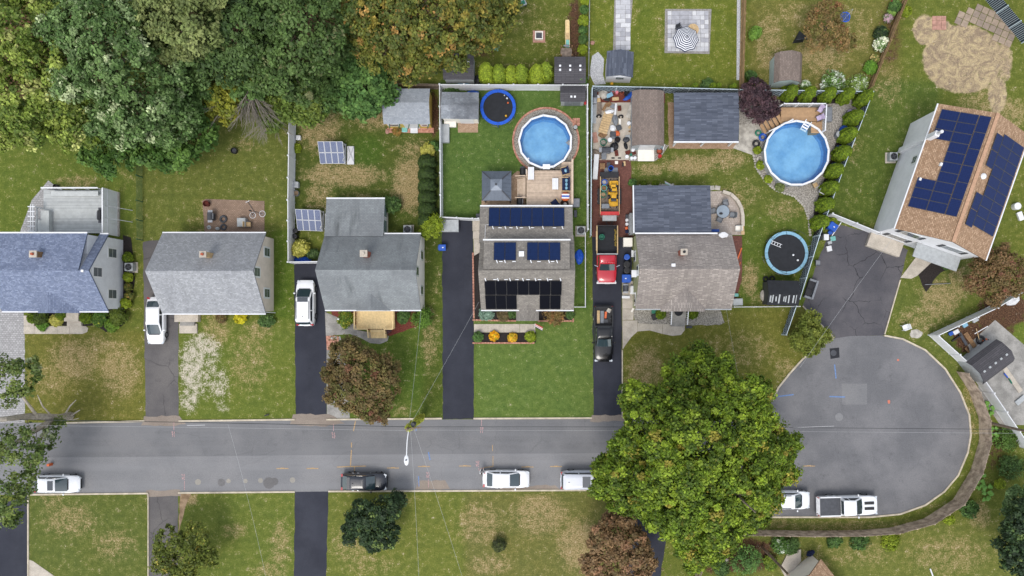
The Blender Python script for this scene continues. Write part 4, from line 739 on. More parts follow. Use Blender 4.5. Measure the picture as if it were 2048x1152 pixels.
pavers('pink_paver_pad', 1864, 32, 1892, 60, ['pinkstone'], .5); pavers('pink_paver_pad', 1145, 236, 1160, 252, ['brick_edge'], .4)
# curved seat wall of the round patio
mb = MB(); pts = [(1446, 383), (1462, 388), (1475, 400), (1483, 415), (1486, 432), (1486, 452)]
for k in range(len(pts)-1):
    a, b_ = P(*pts[k], .5), P(*pts[k+1], .5); mb.bar((a.x, a.y, .25), (b_.x, b_.y, .25), .34, .5)
sw = tag(mb.build('seat_wall', M['concrete']), 'curved tan seat wall around the round-table patio', 'wall')
# ---------------- sheds and shelters ----------------
def shed(label, px_, py_, w, d, prof, rz=0, roof='sh_char', wall='offwhite', name='garden_shed', door=None, cat='shed', lights=(), over=.12, rname='roof'):
    """ridge along local x; prof = (y fraction of d/2, z) from front eave to back eave"""
    zt = max(z for _, z in prof); c = P(px_, py_, zt*.8); th = thing(name, label, cat, (c.x, c.y, 0), rz); pr = [(f*d/2, z) for f, z in prof]
    rf = roof_strip(-w/2, w/2, pr, M[roof], th, rname, .08); wall_block(-w/2, w/2, pr, M[wall], th, ins=over, drop=.09)
    for (fx, k, tt) in lights:
        (ya, za), (yb, zb) = pr[k], pr[k+1]; MB().box((0, 0, .05), (.2, .2, .06)).build('skylight', M['white'], rf, loc=(fx*w, ya+(yb-ya)*tt, za+(zb-za)*tt))
    if door: MB().box((0, 0, .95), (door[1], .06, 1.8)).build('door', M[door[2]], th, loc=(door[0], -d/2+over-.02, .05))
    return th
gab = [(-1, 2.0), (0, 2.7), (1, 2.0)]; gamb = [(-1, 1.9), (-.72, 2.5), (0, 2.95), (.72, 2.5), (1, 1.9)]; barrel = [(-1, 1.85), (-.8, 2.35), (-.4, 2.7), (0, 2.8), (.4, 2.7), (.8, 2.35), (1, 1.85)]
sy = shed('yellow shed with pale grey roof by the brown leaf litter', 813, 212, 4.75, 3.6, [(-1, 2.1), (-.75, 2.4), (.1, 2.85), (1, 2.2)], 0, 'sh_pale', 'sid_yellow', door=(.3, 1.5, 'offwhite'))
for k in range(5): MB().bar((-2.2+k*1.0, -1.72, .2), (-1.8+k*1.0, -1.75, 1.9), .06, .08).build('trim_strip', M['green'], sy)
window(sy, (-1.5, -1.7, 1.4), .9, .6, (0, -1)); window(sy, (1.7, -1.7, 1.4), .5, .6, (0, -1)); MB().box((0, -1.9, .08), (4.9, .5, .16)).build('brick_base', M['brick_edge'], sy)
shed('mossy pale grey shed in the corner of the pool yard', 920, 211, 3.8, 2.75, [(-1, 2.0), (-.1, 2.55), (1, 2.0)], R(-1), 'sh_moss', 'sid_cream', door=(.6, 1.4, 'white'))
sp_ = shed('small charcoal plastic shed in the pool yard corner', 1145.5, 188, 2.6, 1.6, [(-1, 1.75), (0, 2.2), (1, 1.75)], 0, 'sh_char', 'lightgrey', lights=((-.06, 0, .55), (.08, 0, .55)))
for s_ in (-1, 1): MB().box((s_*.42, -.7, .85), (.8, .05, 1.5)).build('door', M['grey'], sp_)
shed('charcoal shed with six skylights under the orange tree', 917, 132, 3.15, 2.7, gab, 0, 'sh_char', 'lightgrey', lights=[(x_, k, tt) for x_ in (-.34, 0, .34) for k, tt in ((0, .85), (1, .15))])
shed('charcoal shed with six skylights beside the rainbow slide', 1140, 139, 3.2, 2.75, gab, 0, 'sh_char', 'darkgrey', lights=[(x_, k, tt) for x_ in (-.32, 0, .32) for k, tt in ((0, .85), (1, .15))])
sv = shed('white shed with dark slate roof at the end of the paver path', 1240, 128, 2.6, 2.75, [(-1, 2.1), (0, 2.7), (1, 2.1)], R(-92), 'sh_slate', 'white', door=(0, 1.3, 'offwhite')); window(sv, (1.18, .1, 1.4), .8, .6, (1, 0))
shed('rounded grey-brown barn shed with pale mint walls', 1579, 134, 3.0, 2.85, gamb, R(88), 'sh_brownold', 'sid_mint')
so = shed('old brown shingled shed behind the cluttered concrete pad', 1296, 237, 5.6, 3.3, [(-1, 2.1), (-.55, 2.55), (.6, 2.6), (1, 2.1)], R(90), 'sh_brownold', 'lightgrey'); MB().box((0, 0, .9), (.06, 1.6, 1.7)).build('door', M['offwhite'], so, loc=(-2.72, 0, .05))
sg = shed('large open shelter with dark slate shingle roof', 1411, 236, 6.6, 5.0, [(-1, 2.5), (0, 2.75), (1, 2.5)], 0, 'sh_slate', 'wood_brown', name='shelter', cat='shelter', over=.5); MB().bar((-3.3, -2.52, 2.42), (3.3, -2.52, 2.42), .14, .2).build('fascia', M['white'], sg)
for x_ in (-2.9, 0, 2.9): MB().bar((x_, -2.3, 0), (x_, -2.3, 2.35), .16).build('post', M['white'], sg)
sk = shed('black-roofed shed with white streaks next to the pale blue trampoline', 1566, 586, 3.25, 2.55, [(-1, 1.9), (-.1, 2.4), (1, 1.9)], R(-1), 'blackmat', 'darkgrey')
for k in range(9): MB().box((0, 0, .012), (random.uniform(.04, .16), random.uniform(.5, 1.0), .008), random.uniform(-.06, .06)).build('paint_streak', M['lightgrey'], sk, loc=(-1.4+k*.33+random.uniform(-.1, .1), -.62, 2.26), rot=(R(24), 0, 0))
sr = shed('grey gambrel shed in the cluttered yard at the right edge', 1985, 724, 3.9, 2.9, gamb, R(37), 'sh_char', 'lightgrey')
for k in range(5): MB().box((-1.5+k*.7, 0, 2.98), (.22, .2, .06)).build('ridge_vent', M['lightgrey'], sr)
# grey metal gazebo
c = P(993, 371, 2.5); gz = thing('gazebo', 'square grey metal hardtop gazebo beside the pool deck', 'gazebo', (c.x, c.y, 0)); w = 1.5
pm = mat('gazebo_steel', C(104, 112, 124), .45, .06, 2, metal=.3)
for k in range(4):
    a = k*math.pi/2
    MB().add([(-w, -w, 2.3), (w, -w, 2.3), (.5, -.5, 2.85), (-.5, -.5, 2.85), (-w, -w, 2.25), (w, -w, 2.25), (.5, -.5, 2.8), (-.5, -.5, 2.8)], [(0, 1, 2, 3), (7, 6, 5, 4), (0, 4, 5, 1), (1, 5, 6, 2), (2, 6, 7, 3), (3, 7, 4, 0)]).build('roof_panel', pm, gz, rot=(0, 0, a))
    for j in range(8): x_ = -1.4+j*.4; t_ = max(0, (abs(x_)-.5)/1.0); MB().bar((x_, -w, 2.32), (x_, -w+(1-t_)*1.0, 2.32+(1-t_)*.55), .035, .035).build('roof_rib', pm, gz, rot=(0, 0, a))
    MB().bar((-1.3, -1.3, 0), (-1.3, -1.3, 2.3), .1).build('post', M['darkgrey'], gz, rot=(0, 0, a)); MB().bar((-w, -w, 2.33), (-.5, -.5, 2.88), .12, .07).build('hip_trim', M['darkgrey'], gz, rot=(0, 0, a))
pm = mat('gazebo_cap_steel', C(132, 140, 152), .45, .06, 2, metal=.2); MB().loft([[(s*.58, q*.58, 2.95) for s, q in ((-1, -1), (1, -1), (1, 1), (-1, 1))], [(s*.12, q*.12, 3.15) for s, q in ((-1, -1), (1, -1), (1, 1), (-1, 1))]]).build('top_cap', pm, gz); MB().box((0, 0, 3.18), (.2, .2, .1)).build('finial', M['darkgrey'], gz)
# ---------------- pools ----------------
m, t, b = newmat('pool_water'); fr = t.node('ShaderNodeFresnel', {'IOR': 1.33}); tr = t.node('ShaderNodeBsdfTransparent', {'Color': (.80, .93, .99, 1)}); gl = t.node('ShaderNodeBsdfGlossy', {'Roughness': .08, 'Color': (1, 1, 1, 1)})
pos = t.node('ShaderNodeNewGeometry').outputs['Position']; t.l.new(t.bump(t.noise(pos, 2.6, 4.0), .25, .05), gl.inputs['Normal']); mx = t.node('ShaderNodeMixShader', {0: t.math('ADD', fr.outputs[0], .03), 1: tr.outputs[0], 2: gl.outputs[0]}); t.l.new(mx.outputs[0], t.n['Material Output'].inputs[0]); M['water'] = m
M['liner'] = mat('blue_liner', C(130, 184, 226), .7, .10, .55, c2=C(162, 206, 236), fine=.03); M['linerwall'] = mat('liner_wall', C(84, 152, 210), .7, .08, .8)  # paler patches in the liner colour imitate cloud reflections on the water
def pool(label, px_, py_, r_, n, h=1.3, ph=0.0, wallm='lightgrey'):
    c = P(px_, py_, h); th = thing('swimming_pool', label, 'pool', (c.x, c.y, 0)); q = lambda rr, z: [(x_, y_, z) for x_, y_ in ring_poly(0, 0, rr, n, 1, ph)]
    MB().loft([q(r_-.12, 0), q(r_-.12, h-.04)], False, False).build('pool_wall', M[wallm], th)
    MB().loft([q(r_-.15, h-.05), q(r_-.15, .14), q(r_-.5, .06)], False, False).build('liner_wall', M['linerwall'], th); MB().prism(ring_poly(0, 0, r_-.16, n, 1, ph), .02, .08).build('pool_floor', M['liner'], th)
    wt = MB(); wt.add(q(r_-.14, h-.16), [tuple(range(n))]); wt.build('water', M['water'], th)
    for i in range(n):
        a, b_ = ph+i*2*math.pi/n, ph+(i+1)*2*math.pi/n; f = lambda rr, an: (rr*math.cos(an), rr*math.sin(an)); e = .004
        MB().prism([f(r_, a+e), f(r_, b_-e), f(r_-.2, b_-e), f(r_-.2, a+e)], h-.05, h+.03).build('rim_segment', M['white'], th)
        MB().bar((*f(r_-.08, a), 0), (*f(r_-.08, a), h), .14, .1).build('upright', M[wallm], th)
    return th
pl1 = pool('round above-ground pool in the fenced lawn beside the blue trampoline', 1090.5, 283, 2.82, 13, ph=.2)
MB().box((0, 0, 1.36), (.75, .5, .1)).build('step_top', M['white'], pl1, loc=(.12, -2.62, 0)); MB().blob((2.45, -.1, 1.22), (.35, .3, .1), 4, 4).build('float', M['grey'], pl1); MB().cyl((-1.75, -1.75, 1.15), .1, .06, 10).build('chlorine_float', M['white'], pl1)
pl2 = pool('large round pool beside the evergreen row and composite deck', 1593.5, 306, 3.42, 17, ph=.1, wallm='lightgrey')
ld = MB()
for s_ in (-1, 1): ld.bar((s_*.3, .35, 1.45), (s_*.3, -.75, 1.0), .07, .07)
lo = ld.build('ladder_rail', M['white'], pl2, loc=(1.05, 3.0, 0), rot=(0, 0, R(-28)))
for k in range(4): MB().box((0, .1-k*.25, 1.38-k*.1), (.62, .16, .05)).build('ladder_step', M['white'], lo)
# ---------------- trampolines ----------------
def trampoline(label, px_, py_, r_, pad, npole=6, h=.85, net=True):
    c = P(px_, py_, h); th = thing('trampoline', label, 'trampoline', (c.x, c.y, 0))
    MB().cyl((0, 0, h-.05), r_-.26, .02, 40).build('jump_mat', M['blackmat'], th)
    n = 8; pd = M[pad]
    for i in range(n):
        a0, a1 = i*2*math.pi/n+.01, (i+1)*2*math.pi/n-.01; an = [a0+(a1-a0)*k/4 for k in range(5)]
        MB().prism([(r_*math.cos(a), r_*math.sin(a)) for a in an]+[((r_-.32)*math.cos(a), (r_-.32)*math.sin(a)) for a in an[::-1]], h-.03, h+.03+.004*(i % 2)).build('pad_segment', pd, th)
    MB().torus((0, 0, h-.06), r_-.03, .03, 40, 6).build('frame', M['steel'], th)
    pol = MB().tube([(0, 0, 0), (0, 0, h), (0, 0, 2.35)], .025, 6).mesh('net_pole', M['steel']); leg = MB().tube([(-.35, 0, h-.08), (-.35, 0, .03), (.35, 0, .03), (.35, 0, h-.08)], .025, 6).mesh('leg', M['steel'])
    for i in range(npole):
        a = i*2*math.pi/npole+.3; f = (r_*math.cos(a), r_*math.sin(a), 0)
        place('leg', leg, th, (f[0]*.97, f[1]*.97, 0), (0, 0, a+math.pi/2))
        if net: place('net_pole', pol, th, f)
    if net: MB().torus((0, 0, 2.35), r_, .018, 36, 5).build('net_hoop', M['black'], th)
    return th
t1 = trampoline('round trampoline with royal blue padding in the pool yard', 996, 214.5, 1.86, 'brightblue', 6, net=False)
for a in (.4, 1.5, 2.6, 3.7, 4.7, 5.8): MB().tube([(1.88*math.cos(a), 1.88*math.sin(a), 0), (1.9*math.cos(a), 1.9*math.sin(a), .95)], .03, 6).build('pole_sleeve', M['blue'], t1)
M['paleblue'] = mat('pale_blue_pad', C(136, 182, 206), .6, .08, 3)
t2 = trampoline('round trampoline with pale blue padding by the lattice fence', 1573, 506, 2.26, 'paleblue', 6, h=.95)
for nm, x_, y_, z_, r_, mm, lab in (('ball', 1014, 197, .9, .1, 'white', 'white ball upper of two on the royal blue trampoline'), ('ball', 1009, 191, .9, .08, 'lightgrey', 'small grey-white ball near the top of the royal blue trampoline'), ('ball', 1012, 232, .9, .12, 'yellow', 'yellow ball on the royal blue trampoline'), ('toy', 1016, 206, .87, .1, 'orange', 'orange toy on the royal blue trampoline'), ('ball', 1586, 510, 1.0, .11, 'white', 'upper white ball on the pale blue trampoline'), ('ball', 1595, 520.5, 1.0, .11, 'white', 'lower white ball on the pale blue trampoline')): tag(MB().blob((0, 0, r_*.9), (r_, r_, r_), 10, 7).build(nm, M[mm], loc=P(x_, y_, z_)-Vector((0, 0, .02))), lab, 'ball' if nm == 'ball' else 'toy')
ldr = thing('ladder', 'small white ladder lying on the pale blue trampoline', 'ladder', P(1552, 488, .95), R(-22))
for s_ in (-1, 1): MB().bar((-.6, s_*.16, .03), (.6, s_*.16, .03), .04).build('side_rail', M['white'], ldr)
for k in range(4): MB().bar((-.45+k*.3, -.16, .03), (-.45+k*.3, .16, .03), .05).build('rung', M['white'], ldr)
# ---------------- decks ----------------
def planks(parent, x0, y0, x1, y1, z, m_, along='x', w=.14, name='decking'):
    mb = MB(); n = int(((y1-y0) if along == 'x' else (x1-x0))/w)
    for i in range(n):
        q = random.uniform(-.002, .002)
        if along == 'x': mb.box(((x0+x1)/2, y0+(i+.5)*w, z-.015+q), (x1-x0, w-.014, .03))
        else: mb.box((x0+(i+.5)*w, (y0+y1)/2, z-.015+q), (w-.014, y1-y0, .03))
    mb.f_tone = [random.random() < .4 for _ in range(n)]
    MB().box(((x0+x1)/2, (y0+y1)/2, (z-.05)/2), (x1-x0-.08, y1-y0-.08, z-.05)).build('skirting', M[m_], parent)
    o = mb.build(name, M[m_], parent, kind='stuff'); k2 = m_+'_dark'
    if k2 not in M:                                # some boards are a shade darker
        M[k2] = M[m_].copy(); M[k2].name = k2; nt = M[k2].node_tree; bs = nt.nodes['Principled BSDF']; lk = bs.inputs['Base Color'].links[0].from_socket; mx = NT(M[k2]).mix(1.0, lk, (.86, .86, .87, 1), 'MULTIPLY'); nt.links.new(mx, bs.inputs['Base Color'])
    o.data.materials.append(M[k2]); o.data.polygons.foreach_set('material_index', [int(mb.f_tone[i//6]) for i in range(len(o.data.polygons))])
    return o
# painted deck of the blue-roofed house
a, b_ = P(87, 466, .8), P(207, 379, .8); d1 = thing('deck', 'pale painted deck with built-in bench behind the blue-roofed house', 'deck', (a.x, a.y, 0)); W, D = b_.x-a.x, b_.y-a.y
planks(d1, 0, 0, W, D, .8, 'deckwhite'); MB().box((W/2+.4, D-.5, 1.2), (W-1.4, .5, .08)).build('bench', M['deckwhite'], d1)
for k in range(5): MB().bar((.5+k*(W-.6)/4, D, .8), (.5+k*(W-.6)/4, D, 1.75), .09).build('rail_post', M['white'], d1)
MB().bar((.4, D, 1.75), (W, D, 1.75), .14, .06).build('handrail', M['white'], d1); MB().box((.55, 1.15, 1.1), (.85, 2.2, .6)).build('bench_box', M['deckwhite'], d1); MB().bar((0, 0, 1.75), (0, 2.6, 1.75), .14, .06).build('handrail', M['lightgrey'], d1)
for y_ in (0.05, 1.3, 2.55): MB().bar((0, y_, .8), (0, y_, 1.75), .09).build('rail_post', M['white'], d1)
MB().box((-.55, .7, .3), (.9, 1.5, .6)).build('step', M['deckwhite'], d1)
ps = thing('privacy_screen', 'tall white panel screen at the right side of the painted deck', 'screen', (P(205, 466, 2.7).x, P(205, 466, 2.7).y, 0)); Dp = P(205, 376, 2.7).y-P(205, 466, 2.7).y
for k in range(4):
    MB().box((0, Dp*(k+.5)/4, 1.35), (.05, Dp/4-.1, 2.6)).build('panel', M['sid_grey'], ps)
for k in range(5): MB().bar((0, Dp*k/4, 0), (0, Dp*k/4, 2.72), .1).build('post', M['white'], ps)
MB().bar((0, 0, 2.72), (0, Dp, 2.72), .12, .06).build('top_rail', M['white'], ps); MB().box((.03, Dp/2, 1.9), (.06, Dp, .08)).build('mid_rail', M['white'], ps)
for y_ in (.35, .62): MB().bar((.05, Dp*y_, 2.4), (1.5, Dp*(y_-.03), .05), .06).build('brace', M['lightgrey'], ps)
MB().box((.05, Dp/2, .12), (.2, Dp, .24)).build('stone_base', M['stone'], ps)
pg = thing('arbor', 'narrow white garden arbor left of the painted deck', 'arbor', (P(64, 438, 2.2).x, P(64, 438, 2.2).y, 0))
for s_ in (-1, 1):
    MB().bar((s_*.12, -1.5, 2.2), (s_*.12, 1.5, 2.2), .07, .1).build('beam', M['white'], pg)
    for y_ in (-1.3, 1.3): MB().bar((s_*.12, y_, 0), (s_*.12, y_, 2.15), .08).build('post', M['white'], pg)
for k in range(6): MB().bar((-.36, -1.25+k*.5, 2.29), (.36, -1.25+k*.5, 2.29), .09, .08).build('rafter', M['white'], pg)
# cedar porch
a, b_ = P(713, 658, .6), P(789, 618, .6); dp = thing('porch', 'new cedar front porch with steps on the streaked-roof house', 'porch', (a.x, a.y, 0)); W, D = b_.x-a.x, b_.y-a.y
mb = MB(); n = 34
for i in range(n):
    x_ = -D+i*(W+D)/n; p, q = max(x_, 0), min(x_+D, W)
    if q > p: mb.bar((p, D-(p-x_), .585+.002*(i % 2)), (q, D-(q-x_), .585+.002*(i % 2)), .14, .03)
mb.build('decking', M['cedar'], dp, kind='stuff'); MB().box((W/2, D/2, .28), (W-.1, D-.1, .54)).build('skirting', M['cedar'], dp)
for k in range(3): MB().box((W*.56, -.22-k*.3, .24-k*.16 if k < 2 else .04), (1.65, .3, .5-k*.16 if k < 2 else .14)).build('step', M['cedar'], dp)
for s0, s1 in (((0, D), (0, 0)), ((0, 0), (W*.34, 0)), ((W*.78, 0), (W, 0)), ((W, 0), (W, D)), ((W*.34, 0), (W*.34, -.9)), ((W*.78, 0), (W*.78, -.9))):
    MB().bar((*s0, 1.5), (*s1, 1.5 if s1[1] >= 0 else 1.1), .1, .05).build('handrail', M['cedar'], dp); mb = MB()
    for p in seg_split(Vector((*s0, 0)), Vector((*s1, 0)), .13): mb.bar((p.x, p.y, .55 if s1[1] >= 0 else .1), (p.x, p.y, 1.48 if s1[1] >= 0 else 1.1), .04)
    mb.build('baluster_row', M['cedar'], dp, kind='stuff')
# pool deck of the solar house
a, b_ = P(1053, 411, .95), P(1144, 337, .95); dk = thing('deck', 'pale wooden pool deck with navy lounge furniture', 'deck', (a.x, a.y, 0)); W, D = b_.x-a.x, b_.y-a.y
planks(dk, 0, 0, W, D-.15, .95, 'deckpale'); planks(dk, W-1.1, D-.15, W, D+.75, .95, 'deckpale')
for k in range(3): MB().box((-.25-k*.3, 1.9, .68-k*.24), (.3, 2.0, .06)).build('step', M['deckpale'], dk)
for y_ in (.82, 2.98): MB().bar((-1.1, y_, .1), (.1, y_, .95), .08, .2).build('stringer', M['deckpale'], dk)
MB().bar((W, 0, 1.85), (W, D+.8, 1.85), .2, .05).build('handrail', M['deckpale'], dk)
for k in range(5): MB().bar((W, k*(D+.7)/4, .9), (W, k*(D+.7)/4, 1.82), .1).build('rail_post', M['deckpale'], dk)
MB().bar((.02, 2.95, 1.5), (.02, D-.2, 1.5), .12, .06).build('handrail', M['deckpale'], dk); MB().bar((-.1, .78, 1.4), (-1.2, .78, 1.2), .1, .05).build('handrail', M['deckpale'], dk); MB().bar((-.1, 3.02, 1.4), (-1.2, 3.02, 1.2), .1, .05).build('handrail', M['deckpale'], dk)
# composite deck of the second pool
a = P(1562, 240, 1.15); de = thing('deck', 'brown composite deck with white railings above the large pool', 'deck', (a.x, a.y, 0))
planks(de, 0, -.15, 4.3, 1.35, 1.15, 'composite'); planks(de, 3.1, -1.35, 4.3, -.15, 1.15, 'composite', 'x')
stp = [(0, .9), (-.25, .5)]
for k in range(5): MB().box((-.15-k*.36, .25-k*.2, 1.0-k*.2), (.36, 1.35, .06), R(30)).build('step', M['composite'], de)
for s0, s1, z0, z1 in (((0, 1.4), (4.35, 1.4), 2.1, 2.1), ((4.35, 1.4), (4.2, -1.3), 2.1, 2.1), ((0, 1.4), (-2.1, .3), 2.0, 1.1), ((.9, -.2), (-1.2, -1.15), 2.0, 1.1)):
    MB().bar((*s0, z0), (*s1, z1), .1, .07).build('handrail', M['white'], de); mb = MB()
    for p in seg_split(Vector((*s0, z0)), Vector((*s1, z1)), .16): mb.bar((p.x, p.y, max(.1, p.z-.85)), (p.x, p.y, p.z), .035)
    mb.build('baluster_row', M['white'], de, kind='stuff')
    for p in seg_split(Vector((*s0, z0)), Vector((*s1, z1)), 1.5): MB().bar((p.x, p.y, 0), (p.x, p.y, p.z+.1), .12).build('rail_post', M['white'], de)
# front steps
st = thing('front_steps', 'concrete front steps of the beige house with the light grey roof', 'steps', P(378, 640))
MB().box((0, .2, .3), (2.45, .8, .6)).build('landing', M['concrete'], st); MB().box((0, -.4, .2), (1.5, .4, .4)).build('step', M['concrete_old'], st); MB().box((0, -.9, .1), (1.85, 1.0, .2)).build('step', M['concrete'], st)
st = thing('front_steps', 'pale concrete front steps of the blue-roofed house', 'steps', P(150, 638)); MB().box((0, .3, .3), (1.5, 1.1, .6)).build('landing', M['concrete'], st); MB().box((.1, -.5, .15), (1.5, .5, .3)).build('step', M['concrete'], st)
st = thing('front_steps', 'grey front steps with white railings on the sage green house', 'steps', P(1355, 632)); MB().box((0, .3, .3), (1.6, 1.0, .6)).build('landing', M['concrete_old'], st); MB().box((0, -.45, .2), (1.5, .5, .4)).build('step', M['concrete_old'], st); MB().box((0, -.9, .1), (1.5, .4, .2)).build('step', M['concrete_old'], st); MB().cyl((0, .45, .61), .45, .02, 20).build('door_mat', M['blackmat'], st)
for s_ in (-1, 1):
    MB().bar((s_*.85, .8, 1.5), (s_*.85, -.9, 1.0), .09, .07).build('handrail', M['white'], st); mb = MB()
    for k in range(8): mb.bar((s_*.85, .75-k*.23, .3), (s_*.85, .75-k*.23, 1.48-k*.07), .05)
    mb.build('baluster_row', M['white'], st, kind='stuff')
# ---------------- trees, shrubs, plants ----------------
def leaf_mesh(name, pos, nrm, size, cols, m_, aspect=.6, droop=None):
    """one small diamond per leaf spray"""
    n = len(pos); r_ = rng.normal(size=(n, 3)); nrm = nrm/np.linalg.norm(nrm, axis=1, keepdims=True)
    t_ = np.cross(nrm, r_); t_ /= np.linalg.norm(t_, axis=1, keepdims=True)+1e-9; b_ = np.cross(nrm, t_)
    s_ = size[:, None]; bend = nrm*s_*.18
    V = np.stack([pos-t_*s_-bend, pos+b_*s_*aspect, pos+t_*s_-bend, pos-b_*s_*aspect], 1).reshape(-1, 3)
    me = npmesh(name, V, np.arange(4*n).reshape(n, 4)); at = me.attributes.new('tint', 'FLOAT_COLOR', 'FACE')
    c = np.ones((n, 4), np.float32); c[:, :3] = cols; at.data.foreach_set('color', c.ravel()); me.materials.append(M[m_]); return me
def sphere_dirs(n, zmin=-.35):
    z = rng.uniform(zmin, 1, n); a = rng.uniform(0, 2*np.pi, n); q = np.sqrt(1-z*z); return np.stack([q*np.cos(a), q*np.sin(a), z], 1)
def crown(parent, lobes, cols, leaf=.2, clump=.75, per=46, dens=1.1, m_='leaf', zmin=-.3, jit=.22, fill=.5, name='crown'):
    """lobes: (x, y, z, rx, ry, rz) in the parent's space. Leaf sprays gather into clumps spread over the lobes."""
    P_, N_, Cc = [], [], []; cl = np.array([c[:3] for c, _ in cols]); wt = np.array([w for _, w in cols], float); wt /= wt.sum()
    LB = np.array(lobes, float)
    for L in LB:
        c, r_ = L[:3], L[3:]; area = 2*np.pi*(1-zmin*.5)*((r_[0]*r_[1])**.8+2*((r_[0]+r_[1])/2*r_[2])**.8)/3; n = max(6, int(dens*area/(clump*clump)))
        d = sphere_dirs(n, zmin); q = c+d*r_*(rng.uniform(.72, 1.04, n)**.8)[:, None]
        keep = np.ones(n, bool)
        for L2 in LB:
            if L2 is L: continue
            keep &= (((q-L2[:3])/L2[3:])**2).sum(1) > .62
        q, d = q[keep], d[keep]; n = len(q)
        if n == 0: continue
        k = rng.poisson(per, n).clip(8); idx = np.repeat(np.arange(n), k); m = len(idx); cs = rng.uniform(.4, 1.45, n)*clump
        o = rng.normal(size=(m, 3)); o /= np.linalg.norm(o, axis=1, keepdims=True); o *= (rng.uniform(0, 1, m)**.45)[:, None]*cs[idx][:, None]*np.array([.85, .85, .6])
        P_.append(q[idx]+o); N_.append(d[idx]*.55+o/clump*.5+rng.normal(size=(m, 3))*.42+np.array([0, 0, .5]))
        cc = cl[rng.choice(len(cl), n, p=wt)]*rng.uniform(.78, 1.2, n)[:, None]; mixc = cl[rng.choice(len(cl), m, p=wt)]
        Cc.append((cc[idx]*.7+mixc*.3)*rng.uniform(1-jit, 1+jit, m)[:, None])
        if fill:
            m = int(len(idx)*fill*.35); dd = sphere_dirs(m, -.3); P_.append(c+dd*r_*(rng.uniform(.3, .8, m))[:, None]); N_.append(dd+rng.normal(size=(m, 3))*.5+np.array([0, 0, .5])); Cc.append(cl[rng.choice(len(cl), m, p=wt)]*rng.uniform(.7, 1.1, m)[:, None])
    P_, N_, Cc = np.concatenate(P_), np.concatenate(N_), np.concatenate(Cc); ok = P_[:, 2] > .03; P_, N_, Cc = P_[ok], N_[ok], Cc[ok]
    return place(name, leaf_mesh(name, P_, N_, leaf*rng.uniform(.65, 1.3, len(P_)), Cc, m_), parent)
def limbs(mb, p, d, L, r_, depth, spread=.6, n=3):
    q = p+d*L; mid = p+d*L*.5+Vector((random.uniform(-1, 1), random.uniform(-1, 1), 0))*L*.06; mb.tube([p, mid, q], r_, 5 if depth > 1 else 4, r_*.6)
    if depth > 0:
        for k in range(n):
            nd = (d+Vector((random.uniform(-1, 1), random.uniform(-1, 1), random.uniform(-.3, .7)))*spread).normalized(); limbs(mb, p+d*L*random.uniform(.55, 1.0), nd, L*random.uniform(.55, .8), r_*.55, depth-1, spread, n)
def trunk(parent, h, r_, top, m_='bark', branches=6, reach=2.0):
    mb = MB(); tp = Vector(top); mid = Vector((tp.x*.4, tp.y*.4, h*.5)); mb.tube([(0, 0, -.05), (tp.x*.1, tp.y*.1, h*.12), mid, (tp.x*.8, tp.y*.8, h*.82)], r_*1.25, 8, r_*.4)
    for k in range(branches):
        a = k*2.4+random.random(); s_ = mid.lerp(Vector((tp.x*.8, tp.y*.8, h*.82)), random.uniform(0, 1)); limbs(mb, s_, Vector((math.cos(a)*.8, math.sin(a)*.8, .6)).normalized(), reach*random.uniform(.6, 1.0), r_*.35, 1, .6, 2)
    return mb.build('trunk', M[m_], parent)
def tree(label, base, lobes_px, cols, name='tree', leaf=.2, clump=.8, per=46, dens=1.0, r_=.25, m_='leaf', group='trees', reach=2.2, fill=.5, zmin=-.3, jit=.22, sat=3):
    """lobes_px: (px, py, height of lobe centre, radius in m[, flatten])"""
    o = P(*base); th = thing(name, label, 'tree', o, 0, group); lob = []
    for l in lobes_px:
        c = P(l[0], l[1], l[2])-o; f = .9 if sat and l[3] > 1.1 else 1.0; lob.append((c.x, c.y, l[2], l[3]*f, l[3]*f, l[3]*f*(l[4] if len(l) > 4 else .8)))
    for l in list(lob):                            # smaller branch masses breaking the outline
        if sat and l[3] > 1.1:
            for k in range(sat):
                a = random.uniform(0, 6.28); e = random.uniform(-.1, .75); q = l[3]*random.uniform(.26, .42); rr = l[3]*random.uniform(.85, 1.05)
                lob.append((l[0]+rr*math.cos(a)*math.cos(e), l[1]+rr*math.sin(a)*math.cos(e), l[2]+l[5]*math.sin(e)*1.05, q, q, q*.75))
    hh = max(l[2]+l[5]*.6 for l in lob); cx = sum(l[0] for l in lob)/len(lob); cy = sum(l[1] for l in lob)/len(lob)
    trunk(th, hh*.85, r_, (cx, cy, hh*.85), reach=reach); crown(th, lob, cols, leaf, clump, per, dens, m_, zmin, jit, fill); return th
def cols(*a): return [(C(*c[:3], .86), c[3]) for c in a]
